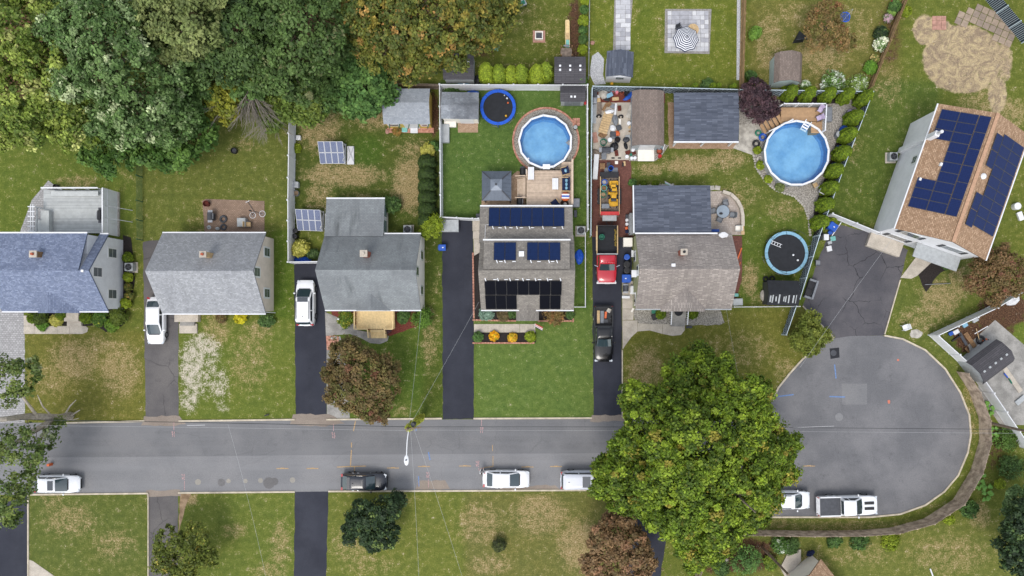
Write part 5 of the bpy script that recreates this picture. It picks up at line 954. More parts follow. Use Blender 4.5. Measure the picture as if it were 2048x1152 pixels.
GY = cols((106, 124, 48, 4), (140, 154, 70, 3), (76, 96, 36, 4), (178, 180, 110, .8)); GM = cols((74, 100, 50, 4), (92, 118, 62, 3), (56, 80, 40, 3)); GS = cols((84, 110, 58, 4), (104, 128, 74, 3), (130, 148, 102, 1.0), (186, 196, 152, .6), (64, 88, 44, 4)); GO = cols((110, 122, 70, 4), (130, 138, 84, 3), (88, 100, 56, 3)); GD = cols((72, 94, 50, 4), (88, 110, 60, 3), (54, 74, 40, 3)); GOR = cols((106, 110, 46, 5), (136, 122, 52, 2), (90, 98, 42, 5), (176, 134, 76, .9), (72, 84, 38, 5)); GB = cols((92, 114, 30, 4), (130, 150, 44, 3), (64, 84, 24, 4), (146, 130, 56, .5)); GR = cols((106, 88, 58, 4), (120, 102, 62, 3), (94, 88, 50, 4), (126, 82, 66, .6), (98, 100, 52, 2)); GE = cols((74, 104, 52, 4), (92, 122, 60, 3), (56, 84, 40, 3)); GDK = cols((44, 62, 38, 4), (58, 78, 46, 3), (34, 48, 30, 3), (120, 138, 72, .6)); GPU = cols((66, 48, 54, 4), (84, 62, 66, 3), (50, 38, 44, 3), (114, 88, 90, .6)); GLM = cols((118, 134, 32, 4), (140, 154, 44, 3), (98, 116, 28, 2)); GYL = cols((176, 172, 80, 4), (150, 150, 64, 3), (198, 190, 110, 1.5))
tree('large yellow-green maple at the top left corner of the photo', (60, 150), [(30, 60, 11, 4.2), (110, 110, 10, 3.6), (40, 190, 9, 3.8), (-30, 130, 10, 4.0), (120, 190, 8, 2.8), (150, 250, 6, 2.6), (60, 250, 5.5, 2.4), (205, 262, 5, 1.8), (100, 20, 11, 3.2), (5, 270, 5, 1.5)], GY, 'maple_tree', .17, .66, 56, 1.0, r_=.4, fill=.7, jit=.3)
tree('tall silver-leaved maple in the middle of the left woods', (270, 190), [(190, 60, 12, 3.8), (230, 120, 12, 4.0), (160, 140, 10, 2.8), (280, 200, 10, 3.6), (330, 150, 9.5, 2.8), (340, 235, 8, 3.0), (240, 240, 8, 2.6), (260, 20, 11, 3.0), (175, 10, 11.5, 2.6)], GS, 'maple_tree', .16, .62, 56, 1.0, r_=.4, fill=.6, jit=.3)
tree('leafy green tree overhanging the lawn below the silver maple', (330, 270), [(300, 285, 5, 2.6), (235, 300, 4, 2.4), (360, 275, 5, 2.6), (395, 262, 4.5, 2.0), (200, 300, 3.5, 1.7), (330, 310, 3.2, 1.8)], cols((74, 104, 44, 4), (92, 120, 54, 3), (58, 86, 36, 3)), leaf=.2, clump=.7)
tree('olive green oak with bare twigs at its top', (370, 60), [(330, 25, 12, 2.8), (385, 55, 12.5, 3.0), (410, 20, 11, 2.6), (360, 85, 10.5, 2.0), (420, 80, 10, 1.8)], GO, 'oak_tree', .17, .65, 50, r_=.35)
tree('dark green oak beside the bare dead tree', (480, 110), [(470, 90, 10, 2.8), (500, 50, 10.5, 2.8), (440, 130, 8.5, 2.2), (520, 110, 9, 2.2), (410, 140, 8, 1.8), (450, 20, 10, 2.6)], GD, 'oak_tree', .17, .65, 50, r_=.35)
tree('broad green oak left of the clipped conifer', (590, 110), [(560, 30, 12, 3.4), (620, 50, 12, 3.4), (600, 110, 11, 3.0), (555, 100, 10.5, 2.6), (640, 100, 10, 2.4), (600, 160, 9, 2.6), (545, 150, 8.5, 2.0), (670, 20, 11, 2.6)], cols((72, 94, 46, 4), (88, 110, 58, 3), (58, 78, 38, 3), (128, 128, 90, .4)), 'oak_tree', .17, .65, 50, r_=.35)
tree('yellow-green sapling leaning over the dead branches', (455, 200), [(470, 150, 6, 1.9), (440, 190, 5.5, 2.0), (415, 200, 5, 1.6), (455, 225, 4, 1.2), (485, 130, 6.5, 1.4)], cols((124, 128, 44, 4), (142, 140, 50, 3), (100, 110, 40, 3)), leaf=.17, clump=.6, r_=.14)
tree('light green low tree arching over the white fence end', (600, 200), [(600, 185, 5, 2.2), (570, 200, 4.5, 2.0), (625, 205, 4, 1.8), (545, 225, 3.6, 1.8), (610, 235, 3, 1.3), (640, 180, 4.5, 1.6)], cols((92, 112, 46, 4), (112, 126, 54, 3), (76, 94, 40, 3)), leaf=.17, clump=.65, r_=.15)
tree('mid green woodland tree filling the gap behind the dead one', (640, 150), [(645, 150, 6, 2.4), (665, 190, 4, 1.6), (500, 165, 5.5, 2.2), (380, 190, 6, 2.2), (300, 60, 8, 2.6), (400, 110, 6.5, 2.2)], GM, leaf=.18, clump=.65, r_=.2)
tree('dense clipped-looking dark green conifer beside the yellow shed', (715, 165), [(705, 130, 5.5, 2.2, 1.0), (735, 170, 4.5, 2.6, 1.0), (700, 180, 4, 2.4, 1.0), (760, 185, 3.2, 1.8, 1.0), (680, 150, 4, 1.9, 1.0), (725, 200, 3, 2.0, 1.0)], GE, 'conifer_tree', .2, .55, 36, 1.3, m_='needle')
tree('big orange-tinged autumn maple above the skylight shed', (830, 70), [(740, 20, 11, 3.2), (800, 50, 11, 3.6), (870, 30, 11, 3.6), (940, 30, 10, 3.4), (985, 30, 8.5, 2.4), (900, 75, 9, 2.6), (840, 100, 8.5, 2.6), (770, 90, 9, 2.8), (720, 70, 9, 2.2), (960, 70, 7.5, 2.0), (810, 135, 6, 1.7), (875, 120, 6, 1.4), (1010, 15, 7, 1.5)], GOR, 'maple_tree', .16, .6, 56, 1.0, r_=.45, fill=.7, jit=.3)
tree('huge green maple covering the road end at the turning circle', (1395, 985), [(1390, 880, 13, 4.6), (1320, 850, 11, 3.8), (1470, 850, 11.5, 3.9), (1290, 930, 10, 3.6), (1250, 970, 8, 2.8), (1380, 960, 13, 4.4), (1470, 940, 11.5, 4.0), (1530, 890, 9, 2.8), (1410, 780, 10, 3.4), (1370, 760, 9, 2.4), (1430, 1020, 10, 3.4), (1350, 1020, 9.5, 3.0), (1400, 1085, 7, 2.2), (1510, 980, 8.5, 2.6), (1545, 930, 7.5, 2.0), (1225, 940, 7.5, 1.8), (1395, 715, 7, 1.5), (1490, 800, 9, 2.2), (1305, 1000, 8, 2.4), (1500, 1030, 7, 1.8), (1255, 905, 8, 2.0), (1350, 810, 10, 2.4), (1380, 1110, 5.5, 1.4)], GB, 'maple_tree', .145, .58, 76, 1.15, r_=.5, reach=4.5, fill=.9, jit=.36, sat=4)
tree('reddish brown autumn tree between two driveways in front', (720, 770), [(720, 740, 5, 2.4), (690, 720, 4.5, 1.9), (760, 770, 4.5, 2.0), (700, 780, 5, 2.2), (740, 800, 4.5, 2.2), (680, 760, 4, 1.6), (765, 735, 4, 1.4), (700, 700, 3.8, 1.3), (760, 815, 3.4, 1.4), (665, 740, 3.5, 1.0)], GR, leaf=.13, clump=.5, per=52, r_=.18, reach=1.4)
tree('dark glossy green round tree beside the parked black car', (748, 1050), [(740, 1040, 3, 1.9), (770, 1020, 3, 1.6), (720, 1060, 2.8, 1.5), (770, 1065, 2.8, 1.5), (715, 1025, 2.6, 1.2), (750, 1080, 2.4, 1.1), (700, 1062, 2.0, .8), (795, 1000, 2.2, .8)], GDK, leaf=.14, clump=.42, per=44, r_=.14, reach=.9)
tree('sparse green tree with yellow berries at the lower edge, left', (360, 1110), [(340, 1080, 4, 1.6), (390, 1075, 3.6, 1.5), (365, 1110, 4, 1.9), (330, 1125, 3.4, 1.3), (410, 1110, 3.2, 1.3), (370, 1150, 3.2, 1.6)], cols((88, 100, 38, 4), (110, 116, 46, 3), (70, 80, 32, 3), (206, 186, 92, .35)), leaf=.13, clump=.5, per=30, dens=.9, r_=.14, reach=1.3, fill=.25)
tree('brown autumn tree at the lower edge under the huge maple', (1230, 1100), [(1210, 1085, 5, 2.0), (1260, 1090, 5, 2.0), (1230, 1060, 4.5, 1.8), (1250, 1130, 5, 2.2), (1200, 1130, 4.5, 1.8), (1285, 1120, 4, 1.4), (1225, 1030, 3.4, 1.2)], cols((116, 92, 64, 4), (134, 108, 76, 3), (98, 84, 54, 3), (150, 112, 84, 1)), leaf=.15, clump=.55, per=46, r_=.18, reach=1.4)
tree('dark green tree entering from the lower right edge', (2040, 1080), [(2040, 1040, 6, 2.0), (2045, 1100, 6, 2.6), (2080, 1060, 6, 2.6), (2020, 1090, 4.5, 1.4), (2070, 1130, 5, 2.0)], GDK, leaf=.16, clump=.55, r_=.22)
tree('green leafy tree beside the dark one on the right edge', (2045, 1010), [(2040, 1005, 4.5, 1.5), (2065, 1000, 4.5, 1.6), (2025, 1020, 3.5, .9)], cols((84, 108, 62, 4), (112, 134, 86, 2), (64, 86, 46, 3)), leaf=.15, clump=.5, r_=.14)
tree('russet feathery tree below the two-storey house', (1985, 560), [(1975, 545, 4, 2.0), (2010, 540, 4, 2.0), (1950, 560, 3.4, 1.4), (2030, 560, 4, 1.8), (1990, 575, 3.6, 1.6), (2000, 515, 4, 1.3)], cols((108, 88, 56, 4), (124, 98, 66, 3), (92, 84, 46, 3), (136, 88, 74, .8)), leaf=.12, clump=.5, per=46, r_=.14, reach=1.3)
tree('russet feathery tree in the top yard with the blue swing seat', (1650, 60), [(1648, 50, 3.6, 1.7), (1668, 68, 3.4, 1.3), (1630, 75, 3.2, 1.3), (1660, 25, 3.4, 1.4), (1690, 85, 2.8, 1.0), (1625, 50, 3, 1.0)], cols((112, 96, 58, 4), (132, 106, 66, 3), (98, 98, 48, 3), (150, 100, 72, .6)), leaf=.11, clump=.45, per=34, dens=.9, r_=.12, reach=1.2, fill=.2)
tree('dark purple plum shrub tree beside the slate shelter', (1520, 210), [(1515, 185, 3, 1.3), (1530, 210, 3, 1.4), (1505, 212, 2.6, 1.1), (1520, 230, 2.4, .9), (1500, 190, 2.4, .9)], GPU, leaf=.11, clump=.4, per=42, r_=.1, reach=.9)
tree('feathery green shrub tree at the corner of the cracked driveway', (1617, 668), [(1617, 665, 2.2, 1.3), (1600, 680, 1.8, 1.0), (1640, 672, 1.8, 1.1), (1620, 695, 1.6, .9), (1622, 640, 1.8, .9)], cols((104, 114, 44, 4), (124, 130, 56, 3), (84, 96, 36, 3)), leaf=.12, clump=.42, per=44, r_=.1, reach=.8)
tree('sparse street tree with thick pale limbs at the left edge', (140, 832), [(30, 755, 8, 2.0), (60, 740, 8, 1.3), (5, 785, 8, 1.7), (40, 892, 8.5, 2.0), (20, 930, 8, 2.4), (60, 905, 7.5, 1.5), (92, 880, 6, 1.0), (112, 850, 4, .7), (10, 990, 8, 2.2), (34, 968, 7.5, 1.7), (66, 945, 6.5, .8), (20, 1020, 7, 1.4)], cols((86, 104, 50, 4), (110, 122, 58, 3), (66, 84, 40, 3), (150, 158, 118, .6)), 'street_tree', .15, .62, 34, .8, r_=.1, fill=.15)
o = P(140, 832); mb = MB()
for pts, r_ in (([(140, 832, 0), (118, 836, 3), (60, 832, 6), (10, 838, 9), (-60, 845, 11)], .46), ([(112, 836, 3.2), (70, 860, 6), (20, 895, 8.5), (-40, 930, 10)], .3), ([(75, 833, 5.6), (50, 800, 7.5), (20, 765, 9)], .16), ([(95, 848, 4.6), (75, 895, 7), (60, 935, 8.5)], .14), ([(105, 834, 4), (85, 812, 6), (75, 790, 7)], .1), ([(128, 832, 1.6), (140, 812, 2.4), (152, 800, 2.6)], .1), ([(138, 833, .6), (150, 826, 1.2), (160, 820, 1.3)], .12), ([(132, 834, 1), (146, 840, 1.6), (158, 836, 1.8)], .07)): mb.tube([P(*p)-o for p in pts], r_, 8, r_*.35)
sttree = [x for x in bpy.data.objects if x.get('label', '').startswith('sparse street tree')][0]; mb.build('limb', mat('pale_bark', C(184, 174, 160), .9, .2, 4, bump=.4), sttree)
dt = thing('dead_tree', 'bare pale grey dead tree at the edge of the left woods', 'tree', P(505, 205)); mb = MB(); o = P(505, 205); random.seed(3)
mb.tube([(0, 0, 0), P(504, 190, 4)-o, P(501, 172, 6)-o], .24, 7, .12)
for k in range(30):
    a = -math.pi/2+random.uniform(-1.25, 1.0)+(.9 if k % 7 == 0 else 0); s_ = (P(504, 190, 4)-o).lerp(P(501, 172, 6)-o, random.uniform(.3, 1)); limbs(mb, s_, Vector((math.cos(a), math.sin(a), random.uniform(-.12, .3))).normalized(), random.uniform(1.6, 3.0), .05, 2, .3, 3)
mb.build('trunk', M['deadwood'], dt)
dt2 = thing('dead_branch', 'bare fallen-looking pale branches by the white fence', 'branch', P(560, 260)); mb = MB()
for k in range(8): a = random.uniform(3.6, 5.6); limbs(mb, Vector((0, .6, 2.5)), Vector((math.cos(a), math.sin(a), -.05)).normalized(), random.uniform(1.1, 1.9), .035, 2, .35, 3)
mb.tube([(0, .7, 0), (0, .6, 2.6)], .08, 6); mb.build('branch_stem', M['deadwood'], dt2)
random.seed(11)
def shrub(label, px_, py_, r_, h, cs, leaf=.09, name='shrub', cat='shrub', clump=None, per=26, dens=1.3, m_='leaf', ry=None, group='shrubs', lob=None):
    o = P(px_, py_, h*.5); o.z = 0; th = thing(name, label, cat, o, 0, group); mb = MB()
    for k in range(5): a = k*1.26; mb.tube([(0, 0, 0), (math.cos(a)*r_*.45, math.sin(a)*r_*.45, h*.6)], .025, 4, .01)
    mb.build('stem', M['bark'], th); ry = ry or r_
    L = lob or ([(0, 0, h*.5, r_, ry, h*.52)] if r_ < .55 else [(random.uniform(-.3, .3)*r_, random.uniform(-.3, .3)*ry, h*.5, r_*.72, ry*.72, h*.5) for _ in range(4)])
    crown(th, L, cs, leaf, clump or max(.16, r_*.32), per, dens, m_, -.2, .2, .5, 'foliage'); return th
def arbor(label, px_, py_, h, r_, cs, group):
    """narrow evergreen with a tapering top; px, py = where its foot stands"""
    o = P(px_, py_); th = thing('evergreen', label, 'evergreen', o, 0, group); MB().cyl((0, 0, 0), .07, h*.5, 7, .04).build('trunk', M['bark'], th)
    n = int(2600*r_*h/2); z = rng.uniform(0, 1, n)**1.25; a = rng.uniform(0, 2*np.pi, n); rr = r_*np.sqrt(np.clip(1-z**1.7, 0, 1))*(.9+.1*np.sin(a*7+z*9))*rng.uniform(.86, 1.04, n)*np.clip(z*6+.55, 0, 1)
    p = np.stack([rr*np.cos(a), rr*np.sin(a), .08+z*(h-.05)], 1); d = np.stack([np.cos(a), np.sin(a), .5+z], 1)+rng.normal(size=(n, 3))*.3; cl = np.array([c[:3] for c, _ in cs])[rng.integers(0, len(cs), n)]*rng.uniform(.7, 1.25, n)[:, None]
    place('foliage', leaf_mesh('foliage', p, d, rng.uniform(.06, .12, n), cl, 'needle'), th)
GA = cols((86, 106, 18, 1), (104, 122, 26, 1), (68, 88, 16, 1))
row = [(1572, 193, 'first'), (1607, 195, 'second'), (1646, 197, 'third'), (1682, 198, 'fourth')]
for x_, y_, w_ in row: arbor(w_+' evergreen from the left in the row above the composite deck', x_, y_, 2.9, .85, GA, 'evergreens along the lattice fence')
arbor('evergreen in the corner where the two lattice runs meet', 1716, 204, 3.1, .88, GA, 'evergreens along the lattice fence')
for (x_, y_), w_ in zip([(1698, 242), (1686, 276), (1675, 312), (1660, 347), (1651, 381), (1642, 413), (1632, 448)], ['topmost', 'second', 'third', 'fourth', 'fifth', 'sixth', 'lowest']): arbor(w_+' of the seven evergreens running down the right lattice fence', x_, y_, 3.0, .9, GA, 'evergreens along the lattice fence')
for k, w_ in enumerate(['leftmost', 'second', 'third', 'fourth', 'fifth', 'rightmost']): arbor(w_+' tall lime green evergreen in the hedge behind the pool yard', 977+k*23.5+random.uniform(-4, 4), 157+random.uniform(-3, 3), random.uniform(3.3, 4.2), random.uniform(.85, 1.12), [GLM, cols((108, 126, 34, 1), (128, 144, 42, 1), (88, 108, 28, 1))][k % 2], 'lime evergreen hedge')
for k, (x_, y_) in enumerate([(1354, 178), (1386, 178), (1421, 178), (1432, 178), (1462, 179)]): arbor(['first', 'second', 'third', 'fourth', 'fifth'][k]+' small evergreen from the left behind the slate shelter', x_, y_, 1.7, .38, GA, 'small evergreens behind the shelter')
for k in range(6):
    arbor(['topmost', 'second', 'third', 'fourth', 'fifth', 'lowest'][k]+' dark hedge conifer beside the yellow-shed yard', 857, 330+k*23, 2.6, 1.05, cols((46, 62, 26, 1), (58, 76, 30, 1), (38, 52, 22, 1)), 'dark hedge conifers')
for l in (('pale yellow-green shrub at the top of the dark hedge', 858, 302, .8, 1.3, GYL), ('bright yellow-green bushy tree at the end of the middle driveway', 862, 456, 1.35, 2.6, GLM), ('golden-green shrub inside the white fence corner', 601, 495, .95, 1.4, GYL), ('dark green shrub next to the blue tarp', 626, 508, .55, 1.0, GD), ('green shrub by the rear addition window', 783, 410, .9, 1.5, GM), ('small green shrub at the foot of the hedge top', 868, 292, .5, .9, GE),
 ('round dark green bush left of the blue-roofed house step', 66, 636, .5, .9, GA), ('larger dark green bush beside the blue-roofed house wall', 84, 634, .75, 1.1, cols((78, 94, 30, 1), (58, 74, 26, 1))), ('bright green low bush on the front walk edge', 88, 650, .65, .6, cols((98, 134, 44, 1), (76, 112, 36, 1))), ('yellow variegated bush at the front walk', 113, 642, .65, .8, GYL), ('dark bush close to the blue-roofed house front step', 124, 630, .55, .9, GA), ('dark green bush right of the front step', 174, 636, .65, 1.0, GA), ('bush with yellow flecks in the front bed', 200, 637, .8, 1.0, cols((66, 96, 36, 4), (84, 110, 40, 3), (170, 170, 60, .5))), ('wide olive bush at the end of the front bed', 238, 634, .9, 1.1, cols((92, 106, 36, 1), (76, 92, 30, 1))), ('light green low bush at the lawn side of the front bed', 224, 652, .7, .7, cols((110, 138, 48, 1), (88, 118, 40, 1))),
 ('round green ball bush beside the air conditioner of the blue-roofed house', 256, 554, .45, .8, GLM), ('upper orange-tinted bush in the narrow side bed', 256, 574, .35, .6, GOR), ('lower orange-tinted bush in the narrow side bed', 259, 592, .42, .7, GOR), ('green bush at the bottom of the narrow side bed', 252, 606, .5, .8, GLM), ('dark green bush at the top of the narrow side bed', 256, 515, .5, .8, GA),
 ('bright yellow bush in front of the beige house', 482, 636, .6, .9, cols((196, 186, 40, 1), (170, 164, 36, 1))), ('reddish small bush in front of the beige house', 442, 636, .5, .7, GR), ('dark green broad bush at the right corner of the beige house', 533, 638, .85, .7, GM), ('green bushy shrub at the left of the cedar porch', 690, 640, .9, 1.0, cols((82, 106, 36, 4), (104, 126, 44, 3), (176, 168, 60, .7))), ('green shrub right of the cedar porch', 808, 634, .65, .8, GM), ('large round green shrub at the right corner of the streaked-roof house', 846, 640, 1.25, 1.6, cols((80, 110, 40, 1), (98, 128, 48, 1), (64, 92, 32, 1))), ('dark reddish shrub beside the cedar porch steps', 774, 657, .45, .5, GPU),
 ('blue-grey juniper left in the solar house front bed', 972, 629, .85, .5, cols((132, 156, 138, 1), (108, 134, 116, 1))), ('brownish red shrub left of the solar house porch', 1006, 631, .7, .9, cols((110, 92, 66, 1), (92, 84, 52, 1))), ('dark green shrub touching the solar house porch', 1024, 627, .45, .9, GM), ('wide rusty brown shrub right of the solar house porch', 1108, 632, 1.15, .9, cols((122, 100, 62, 3), (110, 96, 54, 3), (152, 104, 64, 1))), ('green shrub right end of the solar house bed', 1140, 629, .4, .9, GM), ('round dark green ball shrub left in the island bed', 956, 674, .5, .8, GE), ('round lime green ball shrub right in the island bed', 1062, 674, .55, .8, GLM), ('left yellow-orange flowering mound in the island bed', 988, 672, .48, .6, cols((226, 176, 30, 3), (206, 140, 30, 2), (150, 150, 40, 1))), ('right yellow flowering mound in the island bed', 1025, 675, .45, .55, cols((220, 180, 50, 3), (178, 160, 44, 2), (206, 150, 40, 1))),
 ('round green ball shrub left of the railed front steps', 1322, 627, .55, .8, GA), ('round green ball shrub right of the railed front steps', 1385, 627, .52, .8, GA), ('green round shrub at the slate addition corner', 1265, 366, .35, .7, GE), ('left small ball shrub in the rear stone bed', 1288, 368, .3, .5, GA), ('right small ball shrub in the rear stone bed', 1311, 368, .28, .5, GA),
 ('bright green round shrub by the thin rail, uppermost', 1168, 20, .4, .7, GE), ('lime shrub second from top by the thin rail', 1167, 42, .5, .9, GLM), ('dark round shrub by the thin rail', 1166, 60, .4, .7, GE), ('loose green shrub by the thin rail', 1166, 79, .45, .6, GM), ('lime ball shrub nearest the rainbow slide shed', 1165, 99, .45, .8, GLM), ('green vine shrub over the slide shed corner', 1163, 162, .5, 2.2, GE), ('yellow-green shrub at the very top by the thin rail', 1170, 2, .4, .6, GLM),
 ('white flowering shrub on the left behind the evergreen row', 1611, 172, .5, .8, cols((92, 130, 44, 2), (226, 230, 214, 1.2))), ('green bush below the mint barn shed', 1574, 174, .5, .8, GLM), ('big white flowering shrub behind the evergreen row', 1665, 165, 1.3, 1.1, cols((88, 122, 52, 3), (112, 142, 66, 2), (228, 232, 222, 1.6))), ('leafy green shrub at the right lattice corner', 1712, 172, 1.2, 1.1, cols((108, 134, 56, 3), (132, 152, 70, 2), (220, 226, 208, .7))), ('white hydrangea in the slanted border', 1762, 88, .75, 1.0, cols((84, 120, 44, 2), (236, 236, 214, 1.6))), ('green shrub low in the slanted border', 1742, 136, .75, .9, cols((82, 122, 40, 1), (102, 140, 48, 1))), ('cream flowering plant in the slanted border', 1750, 118, .4, .6, cols((200, 180, 120, 1), (90, 110, 46, 1))), ('pale pink flowering plant high in the slanted border', 1776, 36, .4, .6, cols((190, 160, 170, 1), (84, 104, 60, 1))), ('round pale green plant high in the slanted border', 1783, 25, .38, .6, cols((130, 160, 80, 1), (110, 140, 66, 1))), ('dark foliage plant mid border', 1762, 64, .7, .8, GDK), ('leafy shrub top of the border', 1790, 12, .6, .9, GE), ('bright green shrub on the outer side of the slanted fence', 1812, 22, .5, .8, GLM),
 ('bright green plant beside the tan board fence', 1510, 66, .7, .9, cols((92, 126, 48, 1), (112, 144, 60, 1))), ('small shrub at the foot of the tan board fence', 1503, 150, .6, .6, GE), ('green weed tuft below the evergreen row end', 1666, 442, .35, .6, GLM), ('small dark sapling in the lower lawn', 998, 1090, .75, 1.3, cols((66, 76, 40, 1), (84, 92, 48, 1), (54, 60, 38, 1))),
 ('lime ball shrub by the curved board fence, lower', 1898, 1038, .5, .8, GLM), ('lime ball shrub right of the hostas', 1999, 967, .5, .8, GLM), ('weedy green patch inside the curved fence bend', 1938, 1018, 1.0, .5, GE), ('tangled green weeds by the utility pole', 2010, 880, 1.4, .8, cols((74, 100, 44, 1), (94, 122, 54, 1))), ('tangled green weeds right of the curved fence', 2020, 940, 1.5, .8, GM), ('weeds along the inside of the curved fence, left part', 1720, 1084, 1.0, .4, GE), ('lime green low plants inside the curved fence', 1780, 1078, 1.1, .4, GLM), ('green weeds just right of the big tree by the fence', 1670, 1082, .8, .4, GE),
 ('garden shrub with white flowers under the big tree', 1560, 1090, 1.0, 1.0, cols((66, 98, 42, 3), (90, 120, 54, 2), (220, 224, 210, .4))), ('light green feathery conifer at the lower edge', 1490, 1122, 1.7, 1.8, cols((88, 122, 60, 2), (108, 142, 72, 2), (68, 98, 48, 2))), ('dark green garden shrub by the short fence', 1440, 1135, .9, .9, GM), ('yellow-green garden shrub left of the leaning pole', 1540, 1125, .8, .8, cols((120, 136, 44, 1), (80, 104, 38, 1))), ('dark green shrub beside the tan cottage', 1580, 1092, .9, 1.0, GM), ('green shrub in the corner of the mulch below the big house', 1892, 532, .35, .4, GE), ('green tuft inside the mossy shed corner', 905, 178, .8, .7, GE), ('yellowish weed by the white fence', 593, 297, .45, .4, GLM), ('reddish mum by the yellow shed', 795, 261, .5, .4, cols((120, 110, 50, 1), (150, 110, 60, 1))), ('yellow plant upper left beside the large pool', 1515, 300, .35, .5, GLM), ('yellow plant left beside the large pool', 1521, 330, .4, .5, GLM), ('yellow plant lower left beside the large pool', 1536, 358, .4, .5, GLM), ('brown-green plant below the large pool', 1560, 374, .45, .5, GO), ('shrubs behind the shelter fence bed', 1415, 168, .8, .6, GM)): shrub(*l)
# hostas: broad leaves, each a part
hl = MB(); hl.loft([[(0, -.02, 0), (0, .02, 0), (0, .02, .01), (0, -.02, .01)], [(.12, -.12, .1), (.12, .12, .1), (.12, .12, .11), (.12, -.12, .11)], [(.3, -.15, .14), (.3, .15, .14), (.3, .15, .15), (.3, -.15, .15)], [(.46, -.02, .06), (.46, .02, .06), (.46, .02, .07), (.46, -.02, .07)]])
HM = hl.mesh('hosta_leaf', mat('hosta_leaf', C(112, 160, 66), .55, .14, 4))
for x_, y_, lab in ((1958, 962, 'upper hosta clump inside the curved board fence'), (1972, 985, 'lower hosta clump inside the curved board fence'), (1985, 868, 'hosta clump near the utility pole'), (1978, 815, 'hosta clump behind the white corner fence')):
    th = thing('hosta', lab, 'plant', P(x_, y_), 0, 'hostas')
    for k in range(16): a = k*2.4; place('hosta_leaf', HM, th, (.32*math.cos(a)*(k % 4)*.5, .32*math.sin(a)*(k % 4)*.5, .06+.03*(k % 3)), (0, 0, a), (random.uniform(.8, 1.3),)*3)
# ---------------- vehicles ----------------
WHEEL = {}
def wheel(th, x, y, r_=.33, w=.23):
    k = (r_, w)
    if k not in WHEEL:
        t_ = MB(); n = 22; prof = [(r_*.62, -w/2), (r_*.93, -w/2), (r_, -w*.33), (r_, w*.33), (r_*.93, w/2), (r_*.62, w/2)]
        t_.loft([[(rr*math.cos(i*2*math.pi/n), q, rr*math.sin(i*2*math.pi/n)) for i in range(n)] for rr, q in prof], True, True)
        m_ = MB(); m_.loft([[(r_*.6*math.cos(i*2*math.pi/n), q, r_*.6*math.sin(i*2*math.pi/n)) for i in range(n)] for q in (-w*.5-.012, w*.5+.012)])
        WHEEL[k] = (t_.mesh('tyre', M['tyre'], True), m_.mesh('rim', M['rim']))
    o = place('wheel', WHEEL[k][0], th, (x, y, r_)); place('rim', WHEEL[k][1], o)
def body_loft(L, W, zt, zb=.2, nose=.24, tail=.16, N=25):
    rings = []
    for i in range(N):
        s = -1+2*i/(N-1); s = math.copysign(abs(s)**.8, s); x = s*L/2
        e = nose if s > 0 else tail; w = W/2*(1-e*abs(s)**7-.02*s*s); z = zt(s)-(.12*abs(s)**14); b_ = zb+.14*abs(s)**10
        half = [(w*.84, b_), (w*.97, b_+.09), (w, .52), (w*.985, z-.17), (w*.945, z-.055), (w*.8, z-.008), (w*.4, z+.018)]
        rings.append([(x, -a, q) for a, q in half]+[(x, a, q) for a, q in half[::-1]])
    return rings
def rrect(x0, x1, w0, w1, z, c=.12, n=3):
    """rounded outline, front at x1 (half width w1), rear at x0 (half width w0)"""
    out = []
    for (x, y, sx, sy) in ((x1, w1, 1, 1), (x0, w0, -1, 1), (x0, -w0, -1, -1), (x1, -w1, 1, -1)):
        a0 = {(1, 1): 0, (-1, 1): 90, (-1, -1): 180, (1, -1): 270}[(sx, sy)]
        for k in range(n+1): a = R(a0+90*k/n); out.append((x-sx*c+c*math.cos(a), y-sy*c+c*math.sin(a), z))
    return out
def pane(th, name, quad_, m_, off=.012, bulge=0.0, n=5):
    """glass pane from bottom-left, bottom-right, top-right, top-left corners"""
    a, b_, c, d = [Vector(q) for q in quad_]; nn = (b_-a).cross(d-a).normalized(); mb = MB(); rows = []
    for j in range(3):
        t_ = j/2; l, r_ = a.lerp(d, t_), b_.lerp(c, t_); rows.append([l.lerp(r_, i/(n-1))+nn*(off+bulge*math.sin(math.pi*i/(n-1))) for i in range(n)])
    vs = [v for r_ in rows for v in r_]+[v-nn*.02 for r_ in rows for v in r_]; k = 3*n
    fs = [(j*n+i, j*n+i+1, (j+1)*n+i+1, (j+1)*n+i) for j in range(2) for i in range(n-1)]; fs += [tuple(q+k for q in f[::-1]) for f in fs]
    bd = list(range(n))+[n+n-1, 3*n-1]+list(range(3*n-2, 2*n-1, -1))+[n]
    fs += [(bd[i], bd[i]+k, bd[(i+1) % len(bd)]+k, bd[(i+1) % len(bd)]) for i in range(len(bd))]
    return mb.add(vs, fs).build(name, M[m_], th, True)
